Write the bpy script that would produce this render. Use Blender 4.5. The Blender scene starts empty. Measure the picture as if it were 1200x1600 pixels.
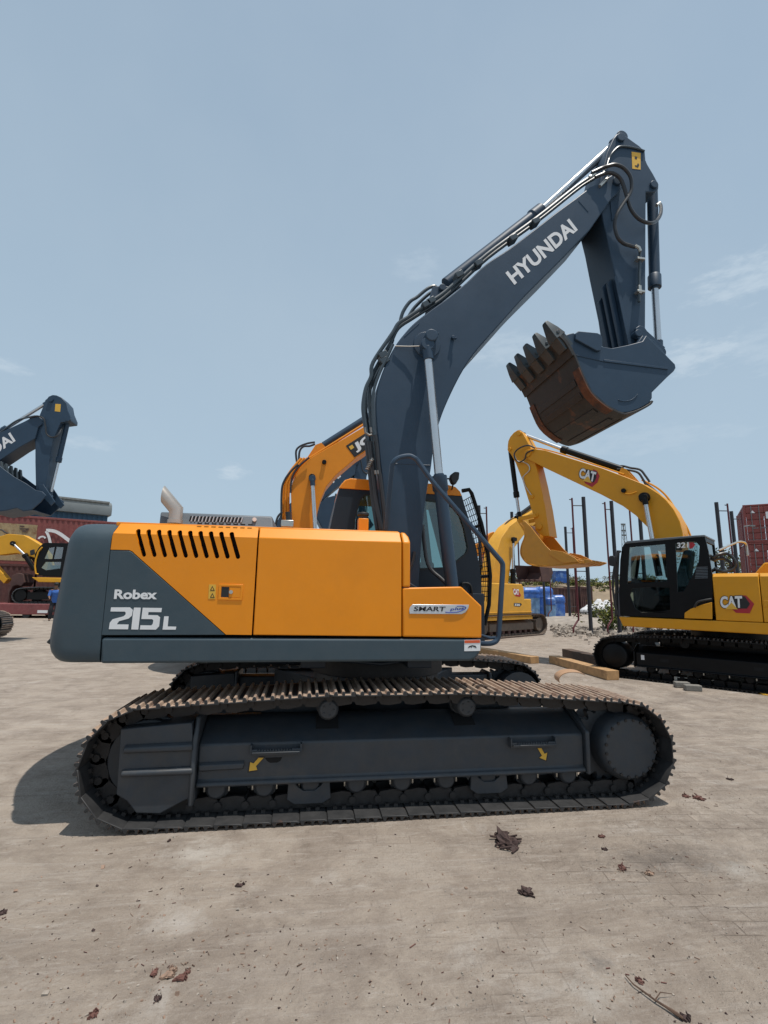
import bpy, bmesh, math, random
from mathutils import Vector, Matrix, geometry
random.seed(7)
S = bpy.context.scene
COL = S.collection
PI = math.pi
R = math.radians

# ------------------------------------------------------------------ camera calibration
F = 780.0            # focal length in pixels of the 1200 x 1600 photograph
CAM = Vector((0, 0, 1.6))
_y, _r, _p = R(8.7), 0.016, math.atan(125 / F)
FW = Vector((math.sin(_y) * math.cos(_p), math.cos(_y) * math.cos(_p), math.sin(_p)))
_rt = FW.cross(Vector((0, 0, 1))).normalized()
_up = _rt.cross(FW)
RT = _rt * math.cos(_r) + _up * math.sin(_r)
UP = -_rt * math.sin(_r) + _up * math.cos(_r)


def ray(px, py):
    return FW + RT * ((px - 600) / F) - UP * ((py - 800) / F)


def ground(px, py, z=0.0):
    d = ray(px, py)
    return CAM + d * ((z - CAM.z) / d.z)


def atY(px, py, Y):
    d = ray(px, py)
    return CAM + d * (Y / d.y)


# ------------------------------------------------------------------ materials
MATS = {}


def lin(c):
    return tuple((x / 12.92 if x <= .04045 else ((x + .055) / 1.055) ** 2.4) for x in c)


def mat(name, col, rough=.5, metal=0., var=.12, scale=6., bump=0., bscale=40., dust=0., dustcol=(.30, .25, .20), spec=.5, coat=0.,
        wear_sheen=0., wear_sheen_col=(.2, .1, .05), wscale=4., wlo=.55, whi=.7):
    if name in MATS:
        return MATS[name]
    m = bpy.data.materials.new(name)
    m.use_nodes = True
    nt = m.node_tree
    N, L = nt.nodes, nt.links
    b = N['Principled BSDF']
    b.inputs['Roughness'].default_value = rough
    b.inputs['Metallic'].default_value = metal
    b.inputs['Specular IOR Level'].default_value = spec
    if coat:
        b.inputs['Coat Weight'].default_value = coat
        b.inputs['Coat Roughness'].default_value = .12
    tc = N.new('ShaderNodeNewGeometry')
    no = N.new('ShaderNodeTexNoise')
    no.inputs['Scale'].default_value = scale
    no.inputs['Detail'].default_value = 6
    no.inputs['Roughness'].default_value = .65
    L.new(tc.outputs['Position'], no.inputs['Vector'])
    rp = N.new('ShaderNodeValToRGB')
    rp.color_ramp.elements[0].position = .3
    rp.color_ramp.elements[1].position = .7
    lo = tuple(c * (1 - var) for c in col) + (1,)
    hi = tuple(min(1, c * (1 + var)) for c in col) + (1,)
    rp.color_ramp.elements[0].color = lo
    rp.color_ramp.elements[1].color = hi
    L.new(no.outputs['Fac'], rp.inputs['Fac'])
    out = rp.outputs['Color']
    if wear_sheen:
        n2 = N.new('ShaderNodeTexNoise')
        n2.inputs['Scale'].default_value = wscale
        n2.inputs['Detail'].default_value = 8
        n2.inputs['Roughness'].default_value = .7
        L.new(tc.outputs['Position'], n2.inputs['Vector'])
        mr = N.new('ShaderNodeMapRange')
        mr.inputs['From Min'].default_value = wlo
        mr.inputs['From Max'].default_value = whi
        mr.inputs['To Max'].default_value = wear_sheen
        L.new(n2.outputs['Fac'], mr.inputs['Value'])
        mx = N.new('ShaderNodeMix')
        mx.data_type = 'RGBA'
        L.new(mr.outputs['Result'], mx.inputs['Factor'])
        L.new(out, mx.inputs['A'])
        mx.inputs['B'].default_value = tuple(wear_sheen_col) + (1,)
        out = mx.outputs['Result']
    if dust:
        n3 = N.new('ShaderNodeTexNoise')
        n3.inputs['Scale'].default_value = 9
        n3.inputs['Detail'].default_value = 8
        n3.inputs['Roughness'].default_value = .75
        L.new(tc.outputs['Position'], n3.inputs['Vector'])
        mr = N.new('ShaderNodeMapRange')
        mr.inputs['From Min'].default_value = .35
        mr.inputs['From Max'].default_value = .75
        mr.inputs['To Max'].default_value = dust
        L.new(n3.outputs['Fac'], mr.inputs['Value'])
        mx = N.new('ShaderNodeMix')
        mx.data_type = 'RGBA'
        L.new(mr.outputs['Result'], mx.inputs['Factor'])
        L.new(out, mx.inputs['A'])
        mx.inputs['B'].default_value = tuple(dustcol) + (1,)
        out = mx.outputs['Result']
    L.new(out, b.inputs['Base Color'])
    # roughness breakup
    mr2 = N.new('ShaderNodeMapRange')
    mr2.inputs['To Min'].default_value = max(.03, rough - .08)
    mr2.inputs['To Max'].default_value = min(1, rough + .1)
    L.new(no.outputs['Fac'], mr2.inputs['Value'])
    L.new(mr2.outputs['Result'], b.inputs['Roughness'])
    if bump:
        nb = N.new('ShaderNodeTexNoise')
        nb.inputs['Scale'].default_value = bscale
        nb.inputs['Detail'].default_value = 4
        L.new(tc.outputs['Position'], nb.inputs['Vector'])
        bp = N.new('ShaderNodeBump')
        bp.inputs['Strength'].default_value = bump
        bp.inputs['Distance'].default_value = .01
        L.new(nb.outputs['Fac'], bp.inputs['Height'])
        L.new(bp.outputs['Normal'], b.inputs['Normal'])
    MATS[name] = m
    return m


def glassmat(name, tint=(.55, .68, .66), base=.10):
    m = bpy.data.materials.new(name)
    m.use_nodes = True
    nt = m.node_tree
    N, L = nt.nodes, nt.links
    N.remove(N['Principled BSDF'])
    tr = N.new('ShaderNodeBsdfTransparent')
    tr.inputs['Color'].default_value = tint + (1,)
    gl = N.new('ShaderNodeBsdfGlossy')
    gl.inputs['Roughness'].default_value = .03
    gl.inputs['Color'].default_value = (.9, .95, .95, 1)
    lw = N.new('ShaderNodeFresnel')
    lw.inputs['IOR'].default_value = 1.6
    ad = N.new('ShaderNodeMath')
    ad.operation = 'ADD'
    ad.inputs[1].default_value = base
    L.new(lw.outputs[0], ad.inputs[0])
    mx = N.new('ShaderNodeMixShader')
    L.new(ad.outputs[0], mx.inputs[0])
    L.new(tr.outputs[0], mx.inputs[1])
    L.new(gl.outputs[0], mx.inputs[2])
    L.new(mx.outputs[0], N['Material Output'].inputs['Surface'])
    return m


SLATE = mat('slate_paint', (.023, .050, .087), .45, var=.10, scale=3, dust=.06, dustcol=(.12, .12, .12), bump=.03, bscale=60, spec=.38)
SLATE2 = mat('slate_cast', (.040, .066, .084), .5, var=.06, scale=3, spec=.4, dust=.10, dustcol=(.17, .16, .15), bump=.05, bscale=90)
FRAME = mat('frame_paint', (.030, .040, .052), .5, var=.15, scale=5, dust=.5, dustcol=(.072, .062, .053), bump=.08, bscale=30, wear_sheen=.35, wear_sheen_col=(.10, .082, .066), wscale=2.5, wlo=.56, whi=.72)
CABBLK = mat('cab_dark', (.016, .024, .036), .42, var=.08, dust=.06, dustcol=(.08, .08, .08), spec=.35)
ORANGE = mat('orange_paint', (.80, .262, .004), .36, var=.05, scale=1.6, dust=.07, dustcol=(.50, .27, .08), spec=.38, bump=.03, bscale=5, wear_sheen=.30, wear_sheen_col=(.56, .18, .006), wscale=1.3, wlo=.48, whi=.75)
JORANGE = mat('loader_orange', (.74, .25, .010), .42, var=.06, scale=2.2, dust=.08, dustcol=(.45, .27, .10), spec=.35)
YELLOW = mat('yellow_paint', (.68, .30, .010), .42, var=.06, scale=2.2, dust=.10, dustcol=(.42, .28, .10), spec=.35)
YELLOWOLD = mat('yellow_faded', (.66, .33, .030), .5, var=.12, scale=2.2, dust=.14, dustcol=(.42, .30, .15), spec=.35)
YELLOWCAB = mat('yellow_far', (.68, .33, .012), .5, var=.08, scale=2)
BKT = mat('bucket_yellow', (.60, .26, .02), .45, var=.08, dust=.15, dustcol=(.4, .27, .14), wear_sheen=.6, wear_sheen_col=(.38, .16, .03), wscale=3)
CHROME = mat('chrome_rod', (.60, .61, .62), .24, .85, var=.04)
STEEL = mat('steel_fitting', (.55, .53, .48), .35, .9, var=.1)
EXH = mat('exhaust_steel', (.50, .46, .41), .33, .6, var=.1, wear_sheen=.4, wear_sheen_col=(.35, .26, .2), wscale=6)
GREYHOOD = mat('grey_hood', (.095, .12, .145), .5, var=.08, scale=8, dust=.2, dustcol=(.3, .28, .26), bump=.06, bscale=120)
BLACK = mat('black_rubber', (.014, .015, .017), .55, var=.15, dust=.12, dustcol=(.1, .09, .08))
BLACKPAINT = mat('black_paint', (.005, .0055, .0065), .4, var=.12, dust=.08, dustcol=(.03, .027, .025), spec=.2)
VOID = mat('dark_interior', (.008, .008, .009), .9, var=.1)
HOSE = mat('hose_rubber', (.024, .026, .03), .38, var=.1)
PIPE = mat('pipe_slate', (.042, .062, .078), .35, var=.05)
SHOE = mat('track_shoe_steel', (.026, .027, .029), .6, .1, var=.25, scale=9, dust=.4, dustcol=(.055, .05, .046), bump=.15, bscale=30,
           wear_sheen=.8, wear_sheen_col=(.16, .06, .03), wscale=6, wlo=.62, whi=.74)
GROUSER = mat('worn_grouser', (.40, .29, .215), .6, .1, var=.25, scale=14, dust=.4, dustcol=(.46, .37, .30), bump=.15, bscale=60,
              wear_sheen=.8, wear_sheen_col=(.10, .035, .02), wscale=7, wlo=.5, whi=.62)
LINK = mat('track_link_steel', (.030, .027, .026), .6, .2, var=.25, scale=14, bump=.2, bscale=30, dust=.3, dustcol=(.06, .05, .045))
ROLLER = mat('roller_paint', (.034, .040, .048), .5, var=.15, dust=.3, dustcol=(.08, .07, .06))
BUCKOUT = mat('bucket_worn', (.030, .030, .030), .55, .1, var=.3, scale=5, bump=.25, bscale=18, wear_sheen=.9, wear_sheen_col=(.22, .085, .035), wscale=2.4,
              wlo=.56, whi=.68, dust=.25, dustcol=(.07, .06, .05))
RUST = mat('rusty_wear', (.16, .06, .028), .7, .1, var=.4, scale=9, wear_sheen=.8, wear_sheen_col=(.04, .03, .028), wscale=5, wlo=.45, whi=.6, bump=.2)
TOOTH = mat('tooth_steel', (.050, .066, .075), .45, .2, var=.15, scale=8, wear_sheen=.7, wear_sheen_col=(.09, .05, .035), wscale=11)
WHITE = mat('white_decal', (.75, .76, .77), .5, var=.03)
DECALY = mat('yellow_decal', (.72, .42, .05), .5, var=.06)
DECALR = mat('orange_red_decal', (.62, .10, .03), .5, var=.05)
DECALK = mat('black_decal', (.015, .015, .016), .5, var=.05)
DECALB = mat('blue_decal', (.03, .06, .32), .5, var=.05)
CRED = mat('red_decal', (.40, .02, .03), .5, var=.05)
SILVER = mat('silver_badge', (.62, .64, .66), .35, .6, var=.06)
GLASS = glassmat('cab_glass', (.42, .58, .58), .05)
GLASSD = glassmat('dark_cab_glass', (.60, .72, .72), .13)
MIRR = mat('mirror_face', (.8, .8, .8), .05, 1., var=.01)
TIMBER = mat('sawn_timber', (.42, .25, .115), .75, var=.25, scale=9, bump=.2, bscale=25, wear_sheen=.6, wear_sheen_col=(.16, .08, .035), wscale=4)
TIMBERD = mat('old_timber', (.10, .065, .045), .85, var=.3, scale=9, bump=.3, bscale=25)
CONC = mat('block_concrete', (.20, .19, .17), .9, var=.2, scale=20, bump=.3)
MAROON = mat('container_maroon', (.085, .028, .026), .65, var=.2, scale=1.2, wear_sheen=.7, wear_sheen_col=(.07, .035, .025), wscale=1.5, dust=.3, dustcol=(.2, .13, .11))
REDC = mat('container_red', (.20, .045, .042), .6, var=.15, scale=1.2, dust=.35, dustcol=(.32, .16, .14), wear_sheen=.5, wear_sheen_col=(.14, .05, .04), wscale=1.3)
REDR = mat('container_brick', (.21, .04, .035), .6, var=.15, scale=1.2, dust=.25, dustcol=(.26, .13, .11), wear_sheen=.5, wear_sheen_col=(.09, .04, .03), wscale=1.7)
CREAMC = mat('container_cream', (.40, .31, .18), .7, var=.15, scale=1.5, wear_sheen=.9, wear_sheen_col=(.20, .08, .035), wscale=1.6, wlo=.52, whi=.66)
TRAILER = mat('trailer_red', (.19, .042, .045), .65, var=.2, scale=2, dust=.3, dustcol=(.3, .18, .16))
BLUEW = mat('warehouse_blue', (.03, .085, .15), .6, var=.1, scale=.6)
GREYR = mat('warehouse_roof', (.15, .17, .175), .6, var=.12, scale=.8)
CREAMW = mat('cream_wall', (.42, .39, .31), .8, var=.1)
BLUEP = mat('blue_wrap', (.010, .095, .40), .35, var=.3, scale=2, dust=.25, dustcol=(.35, .45, .6), wear_sheen=.65, wear_sheen_col=(.22, .36, .58), wscale=1.6, wlo=.52, whi=.62)  # whitish patches paint the shine of the plastic wrap into its colour
CLEARW = mat('pale_wrap', (.16, .29, .46), .35, var=.3, scale=3, dust=.25, dustcol=(.08, .2, .5), wear_sheen=.7, wear_sheen_col=(.36, .46, .56), wscale=2, wlo=.5, whi=.62)  # pale patches again put the wrap's shine into the colour
WHITEB = mat('white_sack', (.62, .62, .62), .8, var=.12, scale=3, bump=.4, bscale=5)
POSTM = mat('post_paint', (.020, .022, .030), .6, var=.2, scale=4)
PIPER = mat('pipe_maroon', (.10, .014, .02), .5, var=.2, scale=4)
RUSTC = mat('rusty_plate', (.085, .045, .04), .85, var=.3, scale=1.5, wear_sheen=.6, wear_sheen_col=(.16, .08, .05), wscale=2)
SKINM = mat('skin', (.19, .10, .06), .6, var=.05)
BLUESH = mat('blue_shirt', (.04, .13, .42), .8, var=.15)
TROUS = mat('dark_trousers', (.018, .02, .028), .85, var=.15)
HAIR = mat('black_hair', (.01, .009, .008), .6, var=.1)
SCRAP = mat('scrap_brown', (.055, .032, .028), .8, var=.35, scale=30, bump=.3)
SCRAPR = mat('scrap_red', (.13, .058, .045), .8, var=.35, scale=30)
SCRAPT = mat('scrap_tan', (.27, .18, .13), .8, var=.3, scale=30)
TWIG = mat('twig', (.10, .06, .04), .85, var=.3, scale=30)
STONE = mat('grit_stone', (.30, .26, .22), .9, var=.35, scale=40)
SOIL = mat('bank_soil', (.26, .20, .135), .95, var=.25, scale=.5, bump=.5, bscale=2)
LEAF = [mat('leaf_dark', (.045, .065, .022), .8, var=.3, spec=.15), mat('leaf_mid', (.075, .095, .03), .8, var=.3, spec=.15), mat('leaf_yellow', (.20, .20, .05), .8, var=.25, spec=.15),
        mat('leaf_dry', (.15, .13, .065), .85, var=.25, spec=.15)]
RUBBLE = mat('rubble', (.30, .26, .22), .95, var=.3, scale=3, bump=.3)


# ------------------------------------------------------------------ mesh building
def rotm(axis):
    a = Vector(axis).normalized()
    h = Vector((0, 0, 1)) if abs(a.z) < .9 else Vector((1, 0, 0))
    u = a.cross(h).normalized()
    v = a.cross(u).normalized()
    return a, u, v


class MB:
    def __init__(s):
        s.bm = bmesh.new()
        s.mi = 0

    def face(s, vs, flip=False):
        try:
            f = s.bm.faces.new(vs if not flip else list(reversed(vs)))
            f.material_index = s.mi
            return f
        except ValueError:
            return None

    def m(s, i):
        s.mi = i
        return s

    def box(s, a, b):
        x0, y0, z0 = a
        x1, y1, z1 = b
        v = [s.bm.verts.new(p) for p in ((x0, y0, z0), (x1, y0, z0), (x1, y1, z0), (x0, y1, z0), (x0, y0, z1), (x1, y0, z1), (x1, y1, z1), (x0, y1, z1))]
        for q in ((0, 1, 2, 3), (4, 5, 6, 7), (0, 1, 5, 4), (1, 2, 6, 5), (2, 3, 7, 6), (3, 0, 4, 7)):
            s.face([v[i] for i in q])
        return s

    def obox(s, c, ax, ay, az):
        c, ax, ay, az = map(Vector, (c, ax, ay, az))
        v = [s.bm.verts.new(c + ax * i + ay * j + az * k) for k in (-1, 1) for i, j in ((-1, -1), (1, -1), (1, 1), (-1, 1))]
        for q in ((0, 1, 2, 3), (4, 5, 6, 7), (0, 1, 5, 4), (1, 2, 6, 5), (2, 3, 7, 6), (3, 0, 4, 7)):
            s.face([v[i] for i in q])
        return s

    def loft(s, rings, cap=True, closed=True):
        vr = [[s.bm.verts.new(p) for p in r] for r in rings]
        n = len(vr[0])
        for a, b in zip(vr, vr[1:]):
            for i in range(n if closed else n - 1):
                j = (i + 1) % n
                s.face([a[i], a[j], b[j], b[i]])
        if cap:
            s.face(list(reversed(vr[0])))
            s.face(vr[-1])
        return vr

    def prism(s, pts, d):
        """pts: polygon of 3-D points, extruded by vector d"""
        d = Vector(d)
        pts = [Vector(p) for p in pts]
        s.loft([pts, [p + d for p in pts]])
        return s

    def tube(s, path, r, n=8, cap=True):
        path = [Vector(p) for p in path]
        rs = r if isinstance(r, (list, tuple)) else [r] * len(path)
        rings = []
        u = None
        for i, p in enumerate(path):
            t = (path[min(i + 1, len(path) - 1)] - path[max(i - 1, 0)])
            if t.length < 1e-9:
                t = Vector((0, 0, 1))
            t.normalize()
            if u is None:
                _, u, _v = rotm(t)
            u = (u - t * u.dot(t))
            if u.length < 1e-6:
                _, u, _v = rotm(t)
            u.normalize()
            v = t.cross(u)
            rings.append([p + (u * math.cos(2 * PI * k / n) + v * math.sin(2 * PI * k / n)) * rs[i] for k in range(n)])
        s.loft(rings, cap)
        return s

    def cyl(s, a, b, r, n=16, r2=None):
        return s.tube([a, b], [r, r if r2 is None else r2], n)

    def quad(s, a, b, c, d):
        s.face([s.bm.verts.new(p) for p in (a, b, c, d)])
        return s

    def holes(s, outer, holes, P, d, walls=True):
        """plate with holes: 2-D loops mapped by P(u,v)->3-D, thickness vector d"""
        loops = [outer] + holes
        flat = [q for l in loops for q in l]
        tri = geometry.tessellate_polygon([[Vector((q[0], q[1], 0)) for q in l] for l in loops])
        d = Vector(d)
        va = [s.bm.verts.new(P(*q)) for q in flat]
        vb = [s.bm.verts.new(Vector(P(*q)) + d) for q in flat]
        for t in tri:
            s.face([va[i] for i in t])
            s.face([vb[i] for i in reversed(t)])
        k = 0
        for l in loops:
            n = len(l)
            for i in range(n):
                j = (i + 1) % n
                s.face([va[k + i], va[k + j], vb[k + j], vb[k + i]])
            k += n
        return s

    def build(s, name, mats, parent=None, bevel=0, seg=2, ang=35, recalc=True, loc=None):
        if recalc:
            bmesh.ops.recalc_face_normals(s.bm, faces=s.bm.faces)
        me = bpy.data.meshes.new(name)
        s.bm.to_mesh(me)
        s.bm.free()
        for m_ in (mats if isinstance(mats, (list, tuple)) else [mats]):
            me.materials.append(m_)
        me.polygons.foreach_set('use_smooth', [True] * len(me.polygons))
        me.set_sharp_from_angle(angle=R(ang))
        o = bpy.data.objects.new(name, me)
        COL.objects.link(o)
        if parent:
            o.parent = parent
        if loc:
            o.location = loc
        if bevel:
            b = o.modifiers.new('Bevel', 'BEVEL')
            b.width = bevel
            b.segments = seg
            b.limit_method = 'ANGLE'
            b.angle_limit = R(40)
        return o


def smooth_path(pts, k=6):
    """Catmull-Rom through pts"""
    pts = [Vector(p) for p in pts]
    out = []
    for i in range(len(pts) - 1):
        p0, p1, p2, p3 = pts[max(i - 1, 0)], pts[i], pts[i + 1], pts[min(i + 2, len(pts) - 1)]
        for j in range(k):
            t = j / k
            out.append(.5 * ((2 * p1) + (p2 - p0) * t + (2 * p0 - 5 * p1 + 4 * p2 - p3) * t * t + (3 * p1 - p0 - 3 * p2 + p3) * t ** 3))
    out.append(pts[-1])
    return out


def tag(o, label=None, cat=None, group=None, kind=None):
    if label: o['label'] = label
    if cat: o['category'] = cat
    if group: o['group'] = group
    if kind: o['kind'] = kind
    return o


def empty(name, loc, rz=0, label=None, cat=None, group=None):
    o = bpy.data.objects.new(name, None)
    COL.objects.link(o)
    o.location = loc
    o.rotation_euler = (0, 0, rz)
    o.empty_display_size = .2
    return tag(o, label, cat, group)


def copy_tree(o, parent=None):
    c = o.copy()
    COL.objects.link(c)
    c.parent = parent
    for ch in list(o.children):
        copy_tree(ch, c)
    return c


def textmesh(name, body, BL, BR, TL, nrm, mats, parent, depth=.0014, bold=.0, lift=.0006):
    """lettering fitted into the parallelogram BL-BR-TL, standing proud along nrm"""
    cu = bpy.data.curves.new('t', 'FONT')
    cu.body = body
    cu.offset = bold
    cu.resolution_u = 4
    o = bpy.data.objects.new('t', cu)
    COL.objects.link(o)
    bpy.context.view_layer.update()
    me = bpy.data.meshes.new_from_object(o.evaluated_get(bpy.context.evaluated_depsgraph_get()))
    bpy.data.objects.remove(o)
    xs = [v.co.x for v in me.vertices]
    ys = [v.co.y for v in me.vertices]
    x0, x1, y0, y1 = min(xs), max(xs), min(ys), max(ys)
    BL, BR, TL, nrm = map(Vector, (BL, BR, TL, nrm))
    bm = bmesh.new()
    bm.from_mesh(me)
    for v in bm.verts:
        u, w = (v.co.x - x0) / (x1 - x0), (v.co.y - y0) / (y1 - y0)
        v.co = BL + (BR - BL) * u + (TL - BL) * w + nrm * (lift + depth)
    r = bmesh.ops.extrude_face_region(bm, geom=bm.faces[:])
    for g in r['geom']:
        if isinstance(g, bmesh.types.BMVert):
            g.co -= nrm * depth
    bpy.data.meshes.remove(me)
    mb = MB()
    mb.bm.free()
    mb.bm = bm
    return mb.build(name, mats, parent, ang=30)


class Mach:
    """a machine frame: x forward, y to its left, z up; pixels of the photograph measured on its planes"""

    def __init__(s, name, cx, cy, yaw, label, cat='excavator', group='excavators in the yard', z=0):
        s.o = Vector((cx, cy, z))
        a = R(yaw)
        s.f = Vector((math.cos(a), math.sin(a), 0))
        s.l = Vector((-math.sin(a), math.cos(a), 0))
        s.e = empty(name, s.o, a, label, cat, group)

    def p(s, px, py, y):
        d = ray(px, py)
        t = (y - (CAM - s.o).dot(s.l)) / d.dot(s.l)
        q = CAM + d * t - s.o
        return Vector((q.dot(s.f), y, q.z))

    def pl(s, pts, y):
        return [s.p(a, b, y) for a, b in pts]

    def path(s, pts, y=None):
        return [s.p(q[0], q[1], q[2] if len(q) > 2 else y) for q in pts]

    def prism(s, mb, pts, y0, y1):
        mb.prism(s.pl(pts, y0), (0, y1 - y0, 0))

    def text(s, body, BL, BR, TL, y, sgn, mats, parent, name='lettering', **k):
        return textmesh(name, body, s.p(*BL, y), s.p(*BR, y), s.p(*TL, y), (0, sgn, 0), mats, parent, **k)


def hull(pts):
    pts = sorted(set((round(a, 5), round(b, 5)) for a, b in pts))

    def half(ps):
        h = []
        for p in ps:
            while len(h) > 1 and (h[-1][0] - h[-2][0]) * (p[1] - h[-2][1]) - (h[-1][1] - h[-2][1]) * (p[0] - h[-2][0]) <= 0:
                h.pop()
            h.append(p)
        return h
    a, b = half(pts), half(pts[::-1])
    return a[:-1] + b[:-1]          # counter-clockwise


def track_path(xa, xb, ra, rb, tops):
    pts = []
    for cx, r in ((xa, ra), (xb, rb)):
        for k in range(72):
            t = 2 * PI * k / 72
            pts.append((cx + r * math.cos(t), r + r * math.sin(t)))
    return hull(pts + tops)


def along(poly, n):
    """n equally spaced (point, tangent) chords on a closed polygon"""
    segs = []
    tot = 0
    for a, b in zip(poly, poly[1:] + poly[:1]):
        l = math.hypot(b[0] - a[0], b[1] - a[1])
        segs.append((tot, l, a, b))
        tot += l

    def at(s_):
        s_ %= tot
        for t0, l, a, b in segs:
            if s_ <= t0 + l:
                k = (s_ - t0) / l
                return Vector((a[0] + (b[0] - a[0]) * k, a[1] + (b[1] - a[1]) * k))
        return Vector(segs[0][2])
    out = []
    for i in range(n):
        a, b = at(tot * i / n), at(tot * (i + 1) / n)
        out.append(((a + b) / 2, (b - a).normalized(), (b - a).length))
    return out


def shoe_profile(L):
    h = L / 2
    g = .027
    return [(-h, -.040), (-h, -.030), (-h + .012, -.002), (-h + .028, -.002), (-h + .036, -g), (-.012, -g), (-.009, 0), (.009, 0), (.012, -g),
            (h - .05, -g), (h - .042, -.001), (h - .026, -.001), (h - .016, -g + .004), (h + .013, -.018), (h + .013, -.027), (h - .006, -.036)]


def shoe_mesh(mb, w, L, gm=True):
    """track shoe: u along travel = x, outward = -z ... built at origin, extruded in y"""
    prof = shoe_profile(L)
    n = len(prof)
    ys = (-w / 2, -w / 2 + .05, w / 2 - .05, w / 2)
    rows = [[mb.bm.verts.new((u, y, v)) for u, v in prof] for y in ys]
    for k in range(3):
        a, b = rows[k], rows[k + 1]
        for i in range(n):
            j = (i + 1) % n
            tip = prof[i][1] > -.02 or prof[j][1] > -.02
            floor = 0 < i < n - 3
            mb.mi = 1 if gm and ((tip and floor) or (k != 1 and floor)) else 0
            mb.face([a[i], a[j], b[j], b[i]])
    mb.mi = 0
    mb.face(rows[0])
    mb.face(rows[3][::-1])
    mb.mi = 0


def far_track(m, y0, y1, path, n, mats, parent):
    """a whole track of a machine further off as one mesh (shoes are its surface pattern)"""
    mb = MB()
    for c, t, L in along(path, n):
        nrm = Vector((t.y, -t.x))          # outward for ccw
        h = L / 2 - .006
        for (u0, u1, v0, v1) in ((-h, h, -.045, -.028), (-h, -h + .025, -.028, 0), (-.012, .012, -.028, 0), (h - .045, h - .02, -.028, 0)):
            q = []
            for u, v in ((u0, v0), (u1, v0), (u1, v1), (u0, v1)):
                p = c + t * u + nrm * v
                q.append((p.x, y0, p.y))
            mb.mi = 1 if v1 == 0 else 0
            mb.prism(q, (0, y1 - y0, 0))
        mb.mi = 0
        q = []
        for u, v in ((-h * .9, -.045), (h * .9, -.045), (h * .8, -.13), (-h * .8, -.13)):
            p = c + t * u + nrm * v
            q.append((p.x, (y0 + y1) / 2 - .12, p.y))
        mb.prism(q, (0, .24, 0))
    return mb.build('track', mats, parent)


# ================================================================== 1. the near excavator
K = Mach('excavator', .735, 5.17, 0, 'largest excavator in front, slate blue boom raised, orange side doors, lettered 215L', 'excavator')
ME = K.e
NY = -1.35


def sidepanel(mb, pts, y0, th):
    K.prism(mb, pts, y0, y0 + th)


# ---- tracks
PITCH_N = 51
for side in (-1, 1):
    yo = side * 1.1
    path = track_path(-1.06 - .735, 2.545 - .735, .41, .40, [(.2 - .735, .885), (1.25 - .735, .885)])
    ch = along(path, PITCH_N)
    mb = MB()
    for c, t, L in ch:
        nrm = Vector((t.y, -t.x))
        for yy in (-.105, .075):
            q = []
            for u, v in ((-.09, -.04), (.1, -.04), (.105, -.09), (.08, -.135), (.02, -.142), (-.075, -.13), (-.1, -.085)):
                p = c + t * u + nrm * v
                q.append((p.x, yo + yy, p.y))
            mb.prism(q, (0, .03, 0))
        for u in (-.095,):
            p = c + t * u + nrm * -.085
            mb.cyl((p.x, yo - .125, p.y), (p.x, yo + .125, p.y), .026, 8)
        for u in (-.03, .035):
            p = c + t * u + nrm * -.047
            mb.obox((p.x, yo - .14, p.y), Vector((t.x, 0, t.y)) * .014, (0, .015, 0), Vector((nrm.x, 0, nrm.y)) * .012)
    chain = mb.build('track_chain', LINK, ME)
    Lm = sum(c[2] for c in ch) / len(ch)
    mb = MB()
    shoe_mesh(mb, .6, .177)
    # bolt heads and mud slot on the inside face
    for u in (-.03, .04):
        for w in (-.09, .09):
            mb.box((u - .012, w - .012, -.05), (u + .012, w + .012, -.041))
    proto = mb.build('track_shoe', [SHOE, GROUSER], chain, bevel=.003, seg=1)
    for i, (c, t, L) in enumerate(ch):
        o = proto if i == 0 else proto.copy()
        if i:
            COL.objects.link(o)
            o.parent = chain
        nrm = Vector((t.y, -t.x))
        x = Vector((t.x, 0, t.y))
        z = Vector((nrm.x, 0, nrm.y))
        y = z.cross(x)
        mw = Matrix((x, y, z)).transposed().to_4x4()
        mw.translation = Vector((c.x, yo + random.uniform(-.003, .003), c.y))
        o.matrix_local = mw

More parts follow.
